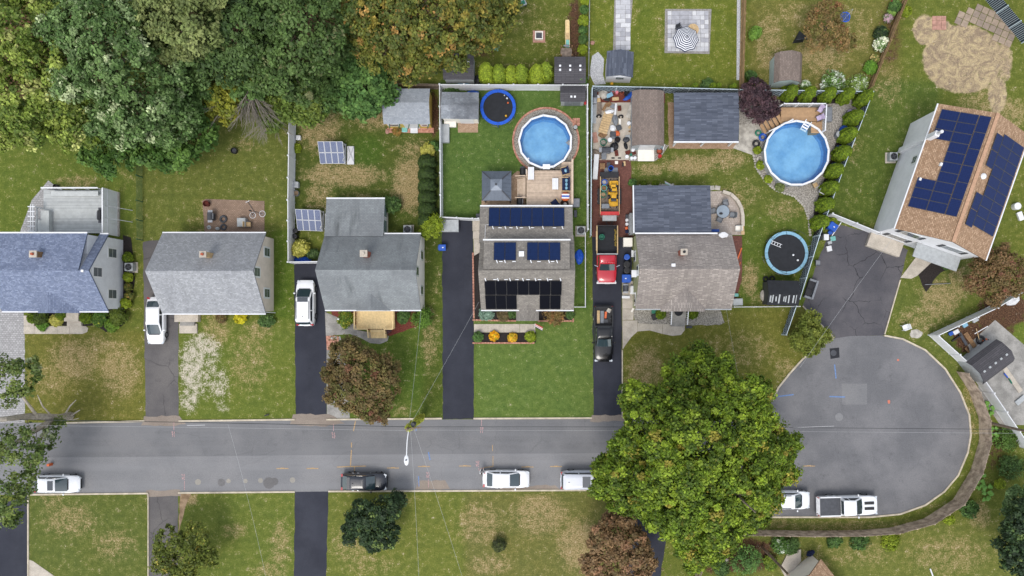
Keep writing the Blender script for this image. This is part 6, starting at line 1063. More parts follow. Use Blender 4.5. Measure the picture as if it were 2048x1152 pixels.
def car(label, px_, py_, deg, L, W, H, pt, kind='sedan', glass='glass', roofglass=None, cat='car', name='parked_car', rails=False, cab=None, zbelt=None, extras=None):
    c = P(px_, py_, .8); th = thing(name, label, cat, (c.x, c.y, 0), R(deg)); zb = zbelt or {'sedan': .93, 'suv': 1.08, 'van': 1.1, 'pickup': 1.12}[kind]
    cab = cab or {'sedan': (-.41, -.27, .07, .29), 'suv': (-.47, -.40, .11, .30), 'van': (-.48, -.43, .2, .38), 'pickup': (-.14, -.11, .13, .22)}[kind]
    xr0, xr1, xf1, xf0 = [q*L for q in cab]     # rear base, rear roof, front roof, front base
    def zt(s):
        x = s*L/2
        if x > xf0: return zb-.02-(.16 if kind != 'pickup' else .07)*((x-xf0)/(L/2-xf0))**1.6
        if x < xr0: return zb-.02-(.10 if kind == 'sedan' else .03)*((xr0-x)/max(L/2+xr0, .1))**1.5
        return zb
    MB().loft(body_loft(L, W, zt, .22 if kind != 'pickup' else .34, .26 if kind != 'pickup' else .13, .17 if kind != 'pickup' else .05)).build('body', M[pt], th, True)
    wb, wr = W/2*.90, W/2*.735 if kind != 'pickup' else W/2*.76
    if kind in ('suv', 'van'): wr = W/2*.78
    zr = H
    mb = MB(); mb.loft([rrect(xr0, xf0, wb*.97, wb*.93, zb-.06, .2), rrect(xr0+.02, xf0-.03, wb*.965, wb*.925, zb+.02, .2), rrect(xr1+(-.04), xf1+.05, wr+.02, wr*.96+.02, zr-.07, .14), rrect(xr1+.03, xf1-.05, wr-.06, wr*.94-.06, zr-.012, .14), rrect(xr1+.3, xf1-.35, wr-.3, wr*.9-.3, zr+.012, .14)])
    mb.build('cabin', M[pt], th, True)
    lerp = lambda a, b_, q: a+(b_-a)*q
    def side(x_b, x_t, q): return lerp(x_b, x_t, q)
    fw0, fw1 = wb*.925-.1, wr*.96-.06; z0, z1 = zb+.04, zr-.09
    pane(th, 'windshield', [(xf0-.04, -fw0, z0), (xf0-.04, fw0, z0), (xf1+.075, fw1, z1), (xf1+.075, -fw1, z1)], glass, .014, .05, 9)
    rw0, rw1 = wb*.965-.12, wr-.06
    if kind != 'pickup': pane(th, 'rear_window', [(xr0+.03, rw0, z0+.02), (xr0+.03, -rw0, z0+.02), (xr1-.06, -rw1, z1), (xr1-.06, rw1, z1)], glass, .014, .04, 9)
    else: pane(th, 'rear_window', [(xr0+.02, rw0, z0+.1), (xr0+.02, -rw0, z0+.1), (xr1-.05, -rw1, z1), (xr1-.05, rw1, z1)], glass, .014)
    for s_ in (-1, 1):
        xm = (xr1+xf1)/2-.1; q0, q1 = .14, .92
        yb_, yt = s_*lerp(wb*.95, wr+.015, .1), s_*lerp(wb*.95, wr+.015, .95); zz0, zz1 = lerp(zb+.02, zr-.07, .1), lerp(zb+.02, zr-.07, .95)
        fr = [(xm+.06, lerp(xf0-.28, xf1-.1, .05)), (xm+.06, xf1-.12)]; rr = [(lerp(xr0+.22, xr1+.1, .05), xm-.06), (xr1+.14, xm-.06)]
        for a, b_ in ((fr[0], fr[1]), (rr[0], rr[1])):
            qd = [(a[0], yb_, zz0), (a[1], yb_, zz0), (b_[1], yt, zz1), (b_[0], yt, zz1)]
            pane(th, 'side_window', qd if s_ < 0 else [qd[1], qd[0], qd[3], qd[2]], 'glassdark', .012, 0, 3)
        mr = MB(); mr.blob((xf0-.42, s_*(W/2+.09), zb+.08), (.09, .12, .08), 8, 6); mr.build('mirror', M[pt], th, True)
        e = .26 if kind != 'pickup' else .12
        MB().box((L/2-.2, s_*W/2*.70, zb-.27), (.3, .34, .13), s_*R(-24)).build('headlight', M['lamp_clear'], th); MB().box((-L/2+.13, s_*W/2*.74, zb-.15), (.2, .3, .18), s_*R(16)).build('tail_light', M['lamp_red'], th)
        rw = .33 if kind in ('sedan',) else .38
        for x in (L*.305, -L*.29): wheel(th, x, s_*(W/2-.1), rw)
        for x in (xm+.1, xr1+.35): MB().box((x, s_*(W/2*.985), zb-.2), (.2, .03, .035)).build('door_handle', M['chrome'], th)
        if rails: MB().bar((xr1+.25, s_*(wr-.09), zr+.05), (xf1-.35, s_*(wr-.09), zr+.05), .05, .05).build('roof_rail', M['darkgrey'], th)
    MB().box((L/2-.03, 0, .45), (.1, W*.55, .2)).build('grille', M['black'], th); MB().box((-L/2+.0, 0, .6), (.06, .4, .14)).build('licence_plate', M['offwhite'], th)
    MB().bar((xf0+.02, -W*.3, zb+.045), (xf0+.02, W*.3, zb+.045), .1, .02).build('wiper_cowl', M['black'], th)
    if roofglass: MB().box(((roofglass[0]+roofglass[1])/2*L, 0, zr+.012), ((roofglass[1]-roofglass[0])*L, wr*2*.72, .025)).build('sunroof', M['glassdark'], th)
    if kind in ('suv', 'van'): MB().box((xr1+.05, 0, zr-.015), (.3, wr*1.7, .035)).build('rear_spoiler', M[pt], th); MB().blob((xr1+.5, 0, zr+.03), (.09, .03, .05), 8, 5).build('antenna_fin', M['black'], th)
    return th
cars = 'vehicles parked on the street'
car('white sedan in the driveway of the beige house', 310.5, 641, -90, 4.9, 1.86, 1.42, 'p_white', 'sedan')
car('white suv with black roof rails in the dark driveway', 611, 606, 90, 4.75, 1.92, 1.72, 'p_white', 'suv', roofglass=(.02, .12), rails=True)
car('white car with glass roof half hidden under the left street tree', 113, 968.5, 0, 4.7, 1.86, 1.5, 'p_white', 'sedan', roofglass=(-.10, .02), cab=(-.45, -.32, .04, .27))
car('black suv parked beside the dark round tree', 728, 963.5, -.5, 4.75, 1.86, 1.62, 'p_grey', 'suv', cab=(-.45, -.31, .06, .26))
car('white sedan parked alone on the street with a person at its rear', 1012, 958.5, -.5, 4.85, 1.86, 1.42, 'p_white', 'sedan')
car('silver minivan half under the huge maple', 1170, 960, 0, 5.1, 1.98, 1.8, 'p_silver', 'van', roofglass=(-.06, .1))
car('white suv emerging from under the huge maple', 1573, 1000, 0, 4.8, 1.92, 1.7, 'p_white', 'suv', rails=True)
# pickups
def bed(th, x0, x1, W, pt, h=.62, z=.62, open_=True, tail=True):
    w = W/2*.985; MB().box(((x0+x1)/2, 0, z), (x1-x0, 2*w-.05, .06)).build('bed_floor', M['black'], th)
    for s_ in (-1, 1): MB().box(((x0+x1)/2, s_*(w-.05), z+h/2), (x1-x0, .12, h)).build('bed_side', M[pt], th)
    MB().box((x1-.05, 0, z+h/2), (.08, 2*w-.22, h)).build('bed_front', M[pt], th)
    if tail: MB().box((x0+.05, 0, z+h/2), (.09, 2*w-.02, h)).build('tailgate', M[pt], th)
def pickup(label, px_, py_, deg, L, W, H, pt, cover=None, lift=0):
    c = P(px_, py_, .9); th = thing('pickup_truck', label, 'truck', (c.x, c.y, 0), R(deg)); zb = 1.14; xs = -L*.14
    # front half: body with hood and cab, rear half: open bed
    rings = body_loft(L, W, lambda s: zb-.02-(.09*max(0, (s*L/2-L*.2)/(L*.3))**1.5), .36, .17, .04); front = [r_ for r_ in rings if r_[0][0] > xs-.05]; front = [[(xs, y, z) for _, y, z in front[0]]]+front
    MB().loft(front).build('body', M[pt], th, True); bed(th, -L/2+.02, xs+.02, W, pt, .56, .6); MB().box((-L*.3, 0, .5), (L*.4, W*.8, .2)).build('chassis', M['black'], th); MB().box((-L/2-.06, 0, .6), (.18, W*.95, .2)).build('bumper', M['chrome'] if pt == 'p_white' else M['black'], th)
    xr0, xr1, xf1, xf0 = xs+.04, xs+.12, L*.075, L*.225; wb, wr = W/2*.9, W/2*.76
    MB().loft([rrect(xr0, xf0, wb*.97, wb*.93, zb-.06, .16), rrect(xr0+.02, xf0-.03, wb*.965, wb*.925, zb+.02, .16), rrect(xr1-.04, xf1+.05, wr+.02, wr*.96+.02, H-.07, .12), rrect(xr1+.03, xf1-.05, wr-.06, wr*.94-.06, H-.01, .12), rrect(xr1+.3, xf1-.35, wr-.3, wr*.9-.3, H+.012, .12)]).build('cabin', M[pt], th, True)
    z0, z1 = zb+.04, H-.09; fw0, fw1 = wb*.925-.08, wr*.96-.06
    pane(th, 'windshield', [(xf0-.04, -fw0, z0), (xf0-.04, fw0, z0), (xf1+.075, fw1, z1), (xf1+.075, -fw1, z1)], 'glass', .014, .05, 9); pane(th, 'rear_window', [(xr0+.01, wr-.1, z0+.1), (xr0+.01, -wr+.1, z0+.1), (xr1-.05, -wr+.12, z1), (xr1-.05, wr-.12, z1)], 'glass', .014)
    for s_ in (-1, 1):
        xm = (xr1+xf1)/2; yb_, yt = s_*(wb*.95*.9+(wr+.015)*.1), s_*(wb*.95*.05+(wr+.015)*.95); zz0, zz1 = zb+.1, H-.1
        for a0, a1, b0, b1 in ((xm+.06, xf0-.3, xm+.06, xf1-.12), (xr0+.2, xm-.06, xr1+.14, xm-.06)):
            qd = [(a0, yb_, zz0), (a1, yb_, zz0), (b1, yt, zz1), (b0, yt, zz1)]; pane(th, 'side_window', qd if s_ < 0 else [qd[1], qd[0], qd[3], qd[2]], 'glassdark', .012, 0, 3)
        MB().blob((xf0-.4, s_*(W/2+.12), zb+.1), (.09, .14, .1), 8, 6).build('mirror', M[pt], th, True); MB().box((L/2-.12, s_*W/2*.76, zb-.28), (.2, .32, .2), s_*R(-10)).build('headlight', M['lamp_clear'], th); MB().box((-L/2+.03, s_*W/2*.9, zb-.25), (.1, .16, .36)).build('tail_light', M['lamp_red'], th)
        for x in (L*.31, -L*.28): wheel(th, x, s_*(W/2-.1), .4, .26)
        MB().box((-L*.28, s_*(W/2-.02), .78), (.95, .1, .34)).build('wheel_arch', M[pt], th)
    MB().box((L/2-.02, 0, .7), (.1, W*.55, .35)).build('grille', M['black'], th)
    if cover: MB().box((-L/2+.03+(L*.36)/2, 0, 1.19), (L*.35, W*.86, .05)).build('bed_cover', M[cover], th)
    return th
bp = pickup('black pickup truck with tools in its open bed, nose to the street', 1207, 668, -90, 5.75, 2.0, 1.9, 'p_black')
wp = pickup('white pickup with grey bed cover and two black hood stripes', 1695.5, 1011.5, 1.5, 6.1, 2.05, 1.92, 'p_white', 'darkgrey')
for s_ in (-1, 1): MB().box((6.1*.35, s_*.28, 1.145), (1.0, .3, .025)).build('hood_stripe', M['black'], wp)
# red dump truck
c = P(1213.5, 508, 1.1); rt = thing('dump_truck', 'red truck with black dump bed and amber roof lights', 'truck', (c.x, c.y, 0), R(-90)); L, W = 5.9, 2.1
rings = body_loft(L, W, lambda s: 1.26-.05*max(0, s)**3, .4, .14, .04); fr_ = [r_ for r_ in rings if r_[0][0] > .2]; MB().loft([[(.15, y, z) for _, y, z in fr_[0]]]+fr_).build('body', M['p_red'], rt, True)
MB().loft([rrect(.1, 1.75, .94, .9, 1.2, .12), rrect(.12, 1.72, .93, .9, 1.3, .12), rrect(.18, 1.05, .82, .8, 1.95, .1), rrect(.25, .95, .75, .73, 2.02, .1)]).build('cabin', M['p_red'], rt, True)
pane(rt, 'windshield', [(1.70, -.8, 1.34), (1.70, .8, 1.34), (1.1, .73, 1.92), (1.1, -.73, 1.92)], 'glass', .014, .04, 9)
for s_ in (-1, 1):
    qd = [(.3, s_*.9, 1.36), (1.4, s_*.9, 1.36), (1.05, s_*.825, 1.88), (.3, s_*.825, 1.88)]; pane(rt, 'side_window', qd if s_ < 0 else [qd[1], qd[0], qd[3], qd[2]], 'glassdark', .02, 0, 3)
    MB().bar((1.35, s_*.95, 1.5), (1.2, s_*1.3, 1.5), .06, .22).build('mirror', M['chrome'], rt); MB().box((L/2-.12, s_*.78, .95), (.2, .32, .24)).build('headlight', M['lamp_clear'], rt)
    for x in (1.85, -1.7): wheel(rt, x, s_*.92, .42, .28)
    MB().box((-1.4, s_*1.06, 1.25), (2.95, .08, .75)).build('bed_side', M['black'], rt); MB().box((-1.4, s_*1.06, 1.66), (2.95, .1, .09)).build('side_rail', M['wood' if s_ < 0 else 'wood'], rt)
for k in range(5): MB().blob((.95, -.56+k*.28, 2.06), (.07, .06, .05), 8, 5).build('roof_light', M['lamp_red'], rt)
MB().box((-1.4, 0, .92), (2.95, 2.1, .08)).build('bed_floor', M['blackmat'], rt); MB().box((.06, 0, 1.35), (.1, 2.15, 1.0)).build('bed_front', M['lightgrey'], rt); MB().box((-2.88, 0, 1.2), (.1, 2.15, .65)).build('tailgate', M['black'], rt)
MB().bar((L/2+.02, -1.02, .68), (L/2+.02, 1.02, .68), .2, .22).build('bumper', M['white'], rt); MB().box((L/2+.13, .1, .7), (.03, .5, .2)).build('licence_plate', M['offwhite'], rt); MB().box((-1.3, 0, .6), (3.0, .9, .3)).build('chassis', M['black'], rt)
tag(MB().lathe((0, 0, 0), [(.26, 0), (.3, .5), (.26, .5), (.22, .1)], 16).build('tub', M['green'], loc=P(1203, 475, 1)), 'green tub lying in the black dump bed', 'tub')
tag(MB().bar((0, -1.0, 0), (0, 1.0, 0), .16, .12).build('plank', M['wood'], loc=P(1193.5, 482, 1.74)), 'pale plank along the side rail of the dump bed', 'plank')
mb = MB()
for k in range(40): mb.blob((random.uniform(-.1, .1), random.uniform(-.9, .9), random.uniform(0, .12)), (.06, .12, .05), 5, 4, .3)
tag(mb.build('grass_clippings', mat('dry_clippings', C(150, 128, 60), .95, .3, 8), loc=P(1231, 476, 1.0)), 'dry yellow clippings along one side of the dump bed', 'clippings', kind='stuff')
# utility trailer with mowers
c = P(1219, 394, .8); tl = thing('utility_trailer', 'open utility trailer loaded with yellow mowers on the brick drive', 'trailer', (c.x, c.y, 0), R(-90)); L, W = 4.1, 1.95
planks(tl, -L/2, -W/2, L/2, W/2, .55, 'wood_grey', 'x', .15, 'trailer_floor')
for s_ in (-1, 1):
    MB().bar((-L/2, s_*W/2, 1.15), (L/2-.2, s_*W/2, 1.15), .08, .08).build('side_rail', M['wood' if s_ > 0 else 'wood'], tl); MB().bar((-L/2, s_*W/2, .75), (L/2, s_*W/2, .75), .05, .3).build('side_board', M['darkgrey'], tl); wheel(tl, -.5, s_*(W/2+.14), .34, .2); wheel(tl, .35, s_*(W/2+.14), .34, .2)
    MB().box((-.08, s_*(W/2+.14), .74), (1.6, .24, .04)).build('mudguard', M['black'], tl)
    MB().bar((L/2+.1, s_*.5, .5), (L/2+1.2, 0, .5), .07).build('drawbar', M['black'], tl)
MB().box((L/2+.15, 0, .6), (.55, 1.45, .5)).build('tool_box', M['lightgrey'], tl); MB().box((-L/2-.28, 0, .62), (.6, W, .05)).build('ramp_gate', M['black'], tl); MB().box((L/2-.3, 0, 1.0), (.35, W, .4)).build('front_rack', M['red'], tl)
def mower(label, px_, py_, rz):
    c = P(px_, py_, .9); th = thing('lawn_mower', label, 'mower', (c.x, c.y, .56), rz, 'mowers on the trailer'); MB().loft([rrect(-.35, .55, .5, .5, .08, .12), rrect(-.3, .5, .46, .46, .28, .12)]).build('mower_deck', M['yellow'], th)
    MB().box((-.35, 0, .45), (.5, .55, .4)).build('engine', M['black'], th); MB().box((-.1, 0, .55), (.35, .5, .1)).build('seat', M['darkgrey'], th); MB().box((-.45, 0, .68), (.4, .5, .08)).build('engine_cover', M['yellow'], th)
    for s_ in (-1, 1):
        MB().bar((.0, s_*.3, .3), (.3, s_*.28, .95), .06).build('handlebar', M['yellow'], th); wheel(th, -.45, s_*.45, .24, .2); wheel(th, .55, s_*.35, .14, .12)
    MB().bar((.3, -.32, .95), (.3, .32, .95), .07).build('handle_grip', M['yellow'], th)
mower('yellow mower at the upper end of the trailer', 1228, 371, R(90)); mower('yellow mower at the lower end of the trailer', 1227, 402, R(-90)); mower('yellow mower in the middle of the trailer', 1226, 383, R(-90))
# ---------------- person at the rear of the street sedan ----------------
def person(label, px_, py_, rz, top, pants, hair, hgt=1.7, shoes='black'):
    th = thing('person', label, 'person', P(px_, py_), rz); k = hgt/1.7
    me = bpy.data.meshes.new('figure'); V = [(0, 0, .95), (0, .01, 1.12), (0, .02, 1.32), (0, .01, 1.44), (0, .03, 1.52), (0, .05, 1.6)]; E = [(0, 1), (1, 2), (2, 3), (3, 4), (4, 5)]; RD = [.15, .14, .17, .1, .055, .07]
    def ch(root, pts, rad):
        j = root
        for p, r_ in zip(pts, rad): V.append(p); RD.append(r_); E.append((j, len(V)-1)); j = len(V)-1
    for s_ in (-1, 1):
        ch(0, [(s_*.1, 0, .86), (s_*.11, .03, .48), (s_*.11, -.01, .1), (s_*.12, .1, .04), (s_*.12, .17, .04)], [.1, .065, .045, .045, .04])
        ch(2, [(s_*.19, .01, 1.38), (s_*.26, .06, 1.12), (s_*.16, .28, 1.05), (s_*.13, .36, 1.05)], [.065, .05, .038, .032])
    me.from_pydata([tuple(c*k for c in v) for v in V], E, []); o = place('body', me, th); o.modifiers.new('Skin', 'SKIN'); o.modifiers.new('Sub', 'SUBSURF').levels = 1; o.modifiers['Sub'].render_levels = 2
    if not me.skin_vertices: 
        bpy.context.view_layer.objects.active = o; o.select_set(True); bpy.ops.object.modifier_remove(modifier='Skin') if False else None
    for i, sv in enumerate(me.skin_vertices[0].data if me.skin_vertices else []): sv.radius = (RD[i]*k, RD[i]*k*.8); sv.use_root = (i == 0)
    me.materials.append(M[top]); MB().blob((0, .05*k, 1.62*k), (.08*k, .1*k, .12*k), 12, 9).build('head', M['skin'], th, True); MB().blob((0, .03*k, 1.66*k), (.09*k, .105*k, .1*k), 12, 8, .04).build('hair', M[hair], th, True)
    MB().box((0, .155*k, 1.61*k), (.022, .03, .035)).build('nose', M['skin'], th)
    for s_ in (-1, 1):
        MB().blob((s_*.085*k, .04*k, 1.61*k), (.015, .025, .035), 6, 5).build('ear', M['skin'], th); MB().blob((s_*.032*k, .142*k, 1.635*k), (.011, .008, .009), 6, 5).build('eye', M['black'], th); MB().tube([(s_*.1*k, 0, .92*k), (s_*.11*k, .03*k, .5*k), (s_*.11*k, 0, .14*k)], .1*k, 10, .065*k).build('trouser_leg', M[pants], th, True); MB().blob((s_*.12*k, .06*k, .045), (.05, .14, .05), 8, 6).build('shoe', M[shoes], th)
        h = MB(); h.blob((s_*.12*k, .41*k, 1.05*k), (.035, .055, .018), 8, 6)
        for j in range(4): x_ = s_*.12*k+(j-1.5)*.02; h.tube([(x_, .45*k, 1.05*k), (x_, .49*k, 1.05*k), (x_, (.52-.008*abs(j-1.4))*k, 1.035*k)], .009, 5, .007)
        h.tube([(s_*.12*k-s_*.03, .4*k, 1.05*k), (s_*.12*k-s_*.06, .44*k, 1.045*k), (s_*.12*k-s_*.05, .47*k, 1.04*k)], .011, 5, .008); h.build('hand', M['skin'], th, True)
M['skin'] = mat('skin', C(196, 150, 126), .6, .05, 5); M['hair'] = mat('dark_hair', C(34, 28, 28), .6, .2, 20); M['shirt'] = mat('white_shirt', C(238, 238, 240), .9, .05, 8); M['shorts'] = mat('dark_trousers', C(52, 50, 56), .9, .15, 8)
person('dark-haired person in a white top standing behind the street sedan', 966, 941, R(0), 'shirt', 'shorts', 'hair')
# ---------------- yard equipment and furniture ----------------
def at(x_, y_, h=0.0, z=0.0): p = P(x_, y_, h); return (p.x, p.y, z)
def bin_(label, x_, y_, rz, m_='blue', w=.6, d=.7, h=1.05):
    th = thing('wheelie_bin', label, 'bin', at(x_, y_, h), rz, 'wheelie bins'); MB().loft([rrect(-d*.38, d*.38, w*.4, w*.4, .08, .05), rrect(-d/2, d/2, w/2, w/2, h-.08, .06)]).build('body', M[m_], th, True); MB().loft([rrect(-d/2-.03, d/2+.04, w/2+.03, w/2+.03, h-.07, .07), rrect(-d/2, d/2, w/2-.02, w/2-.02, h, .07)]).build('lid', M[m_], th, True)
    for s_ in (-1, 1): MB().cyl((0, 0, -.03), .12, .06, 12).build('wheel', M['black'], th, loc=(-d*.42, s_*w*.45, .12), rot=(R(90), 0, 0))
    MB().bar((-d/2-.07, -w*.35, h-.1), (-d/2-.07, w*.35, h-.1), .04).build('handle', M[m_], th); MB().box((.08, 0, h+.004), (.16, .1, .004)).build('lid_emblem', M['white'], th)
bin_('blue recycling bin standing alone at the edge of the middle driveway', 884, 495, 0); bin_('blue recycling bin beside the sage green house, lowest of the row', 1253, 557, R(180), w=.8, d=.85); bin_('blue recycling bin at the top of the cracked driveway', 1667, 453, R(-35), w=.75, d=.85); bin_('black bin uppermost under the last evergreen', 1640, 463, R(85), 'black'); bin_('black bin lowermost under the last evergreen', 1640, 472, R(85), 'black')
def drum(label, x_, y_, r_, h, m_, lid=None, name='barrel', cat='barrel', open_=False, rim=None, z=0.0):
    th = thing(name, label, cat, at(x_, y_, h+z, z)); w = .025
    if open_: MB().lathe((0, 0, 0), [(r_*.9, 0), (r_, h), (r_-w, h), (r_*.9-w, .06)], 18).build('side', M[m_], th, True); MB().cyl((0, 0, .03), r_*.85, h*.45, 16).build('contents', M[lid or 'soil'], th)
    else: MB().lathe((0, 0, 0), [(r_*.94, 0), (r_, h*.5), (r_*.96, h-.04)], 18).build('side', M[m_], th, True); MB().lathe((0, 0, h-.05), [(r_*1.02, 0), (r_*1.02, .04), (r_*.8, .06)], 18).build('lid', M[lid or m_], th)
    if rim: MB().torus((0, 0, h), r_, .03, 18, 6).build('rim', M[rim], th)
    return th
drum('round blue barrel beside the dump truck', 1254, 514, .3, .9, 'blue'); drum('upper black bin between the blue barrel and the green house', 1254, 528.5, .36, .95, 'black', name='round_bin', cat='bin'); drum('lower black bin between the blue barrel and the blue recycling bin', 1254, 540.5, .33, .95, 'black', name='round_bin', cat='bin')
for l in (('upper white bucket by the rack on the brick drive', 1254, 440, .16, .4, 'white'), ('lower white bucket by the rack on the brick drive', 1254, 448, .16, .4, 'white'), ('white bucket against the old brown shed', 1258, 246, .2, .4, 'white'), ('leftmost of three white buckets on the gravel pad', 1254, 313, .19, .4, 'white'), ('middle of three white buckets on the gravel pad', 1263.5, 316, .17, .4, 'white'), ('rightmost of three white buckets on the gravel pad', 1270, 315.5, .17, .4, 'white'), ('white bucket near the black drums on the concrete pad', 1220, 279.5, .24, .5, 'offwhite'), ('white round tub between buckets and shed step', 1266, 300, .17, .3, 'white')): drum(*l, name='bucket', cat='bucket')
drum('big green open tub on the concrete pad', 1207, 284, .34, .6, 'green', 'gravel', 'tub', 'tub', True, 'green'); drum('black open drum next to the white bucket', 1235, 279, .3, .6, 'black', 'mulch', 'tub', 'tub', True, 'darkgrey'); drum('black bucket beside the grill on the concrete pad', 1227, 290, .26, .5, 'black', 'mulch', 'bucket', 'bucket', True); drum('blue barrel standing on the grey board on the brick drive', 1222, 336, .25, .8, 'blue', 'navy', 'barrel', 'barrel', True, 'blue', .2); drum('rust-coloured round planter on the gravel pad', 1319, 302, .3, .4, 'wood_brown', 'terracotta', 'planter', 'planter', True, 'rust'); drum('red bucket at the lawn corner of the gravel pad', 1320, 312, .2, .35, 'red', 'red', 'bucket', 'bucket', True)
drum('orange pot in the cluttered corner under the lattice', 1244, 184, .2, .4, 'terracotta', 'rust', 'planter', 'planter', True); drum('pink pot in the cluttered corner under the lattice', 1234, 184, .16, .5, 'pink', name='planter', cat='planter'); drum('black round drum in the cluttered corner', 1254, 186, .28, .6, 'black', 'blackmat', 'tub', 'tub', True)
drum('upper green tub on the trailer', 1208, 376, .3, .55, 'green', 'wood_brown', 'tub', 'tub', True, 'teal', .6); drum('lower green tub on the trailer', 1207, 389, .3, .55, 'green', 'soil', 'tub', 'tub', True, 'green', .6); drum('blue-rimmed tub at the upper trailer corner', 1209, 364, .28, .55, 'blue', 'stone', 'tub', 'tub', True, 'blue', .6)
drum('rusty round fire pit on the brick patio corner', 411.5, 407, .3, .5, 'rust', 'rust', 'fire_pit', 'fire pit', True, 'rust'); drum('black rubber planter standing on the back lawn', 467, 301, .32, .45, 'black', 'darkgrey', 'planter', 'planter', True); drum('small black pot near the corner of the painted deck', 110, 373, .26, .4, 'black', 'mulch', 'planter', 'planter', True); drum('dark barrel upper of two by the white fence', 590, 461, .24, .8, 'black'); drum('dark barrel lower of two by the white fence', 589, 472, .24, .8, 'black'); drum('oval planter with soil by the white fence', 591, 386, .32, .45, 'grey', 'soil', 'planter', 'planter', True); drum('white round table top by the two-storey house', 2036, 412, .36, .6, 'white', name='round_table', cat='table'); drum('brown pot of the pool pump on the pink pavers', 1151, 254, .2, .5, 'darkgrey', 'lightgrey', 'pool_pump', 'pump'); drum('pump barrel in the gravel beside the large pool', 1679, 268, .32, .8, 'grey', 'lightgrey', 'pool_filter', 'filter'); drum('yellow round pot in front of the white shed', 1224, 167, .15, .3, 'yellow', name='planter', cat='planter'); drum('small orange pot at the top edge by the border', 1788, 1, .22, .3, 'terracotta', 'soil', 'planter', 'planter', True)
def boxy(label, x_, y_, w, d, h, m_, rz=0, name='box', cat='box', lid=None, z=0.0, group=None):
    th = thing(name, label, cat, at(x_, y_, h+z, z), R(rz), group); e = min(.04, w*.2, d*.2, h*.3); MB().loft([rrect(-w/2+e/2, w/2-e/2, d/2-e/2, d/2-e/2, 0, e), rrect(-w/2, w/2, d/2, d/2, h*.55, e), rrect(-w/2, w/2, d/2, d/2, h*.86, e)]).build('body', M[m_], th); MB().loft([rrect(-w/2-.015, w/2+.015, d/2+.015, d/2+.015, h*.86+.003, e), rrect(-w/2-.01, w/2+.01, d/2+.01, d/2+.01, h*.95, e), rrect(-w/2+.04, w/2-.04, max(.02, d/2-.04), max(.02, d/2-.04), h, e)]).build('lid', M[lid or m_], th); return th
for l in (('grey ribbed deck box at the end of the middle driveway', 899.5, 451, 1.8, 1.25, .8, 'lightgrey', 0, 'storage_box', 'storage box'), ('pale slatted storage box in front of the mossy shed', 889, 266, .95, 1.9, .6, 'lightgrey', 0, 'storage_box', 'storage box'), ('cream flat box leaning at the mossy shed door', 900, 246, 1.25, .75, .5, 'sid_cream', 0, 'storage_box', 'storage box'), ('teal crate by the yellow shed', 809, 259, .55, .5, .35, 'teal'), ('white crate by the yellow shed', 828, 258, .75, .8, .25, 'offwhite'), ('grey box beside the white fence left of the addition', 591, 369, .5, .6, .6, 'lightgrey'), ('weathered crate with holes by the white fence', 596, 275, .45, .45, .4, 'offwhite'), ('beige covered cabinet beside the dump truck', 1256, 484, .95, .9, 1.0, 'sid_cream'), ('white air conditioner box under the green house window, upper', 1266, 507, .3, .7, .5, 'white'), ('white box under the green house window, lower', 1265, 580, .4, .85, .5, 'white'), ('long white planter on the walk beside the green house', 1252, 594, .8, .25, .3, 'white'), ('grey cabinet at the right rear corner of the solar house', 1152, 405, .75, .85, .9, 'grey'), ('dark box behind the solar house corner', 1151, 427, .3, .7, .6, 'darkgrey'), ('grey-green deck box beside the composite deck', 1659, 228, .6, 1.5, .65, 'grey', 0, 'storage_box', 'storage box'), ('white bin box beside the lattice at the cracked driveway', 1653, 474, .5, .6, .5, 'white'), ('white crate with teal lining at the cracked driveway', 1666.5, 477, .5, .45, .35, 'white', 10, 'box', 'box', 'teal'), ('white square box lowest at the cracked driveway', 1659, 497, .5, .55, .4, 'offwhite', 12), ('small white box under the rail at the cracked driveway', 1660, 485, .4, .3, .3, 'lightgrey', 20), ('blue box below the recycling bin at the cracked driveway', 1661, 465, .4, .35, .3, 'blue', 25), ('pale table-like box by the black-roofed shed', 1476, 604, 1.0, .7, .6, 'lightgrey', 2), ('teal pot box at the sage house corner', 1473, 590, .4, .3, .4, 'teal'), ('blue mat rolled against the slate addition', 1431, 461, .8, .25, .3, 'blue'), ('blue crate in the cluttered right yard', 1903, 667, .45, .35, .3, 'blue', 30), ('white basin in the cluttered right yard', 1951, 639, .6, .5, .3, 'lightgrey', 30), ('white tub with green contents in the right yard', 1913, 664, .6, .4, .35, 'offwhite', 30), ('blue tub beside the basin in the right yard', 1931, 650, .5, .4, .3, 'paleblue', 30), ('grey box at the left side of the solar house addition', 956, 432, .4, .5, .8, 'darkgrey'), ('dark sub box in the cluttered lattice corner', 1189, 186, .55, .9, .6, 'darkgrey'), ('red fuel can beside the small charcoal shed', 1170.5, 205, .22, .35, .35, 'red'), ('white folded table by the two-storey house', 2042, 432, .5, .9, .3, 'white', 20), ('dark stained crate on the brick drive', 1205, 332, .5, .6, .4, 'wood_brown'), ('dark crate beside the stained one on the brick drive', 1217, 330, .35, .55, .35, 'darkgrey'), ('grey board lying on the brick drive', 1222, 342, 1.4, .7, .12, 'grey'), ('grey chest at the lower trailer end', 1211, 412, .8, .45, .5, 'grey', 0, 'box', 'box', None, .6)): boxy(*l)
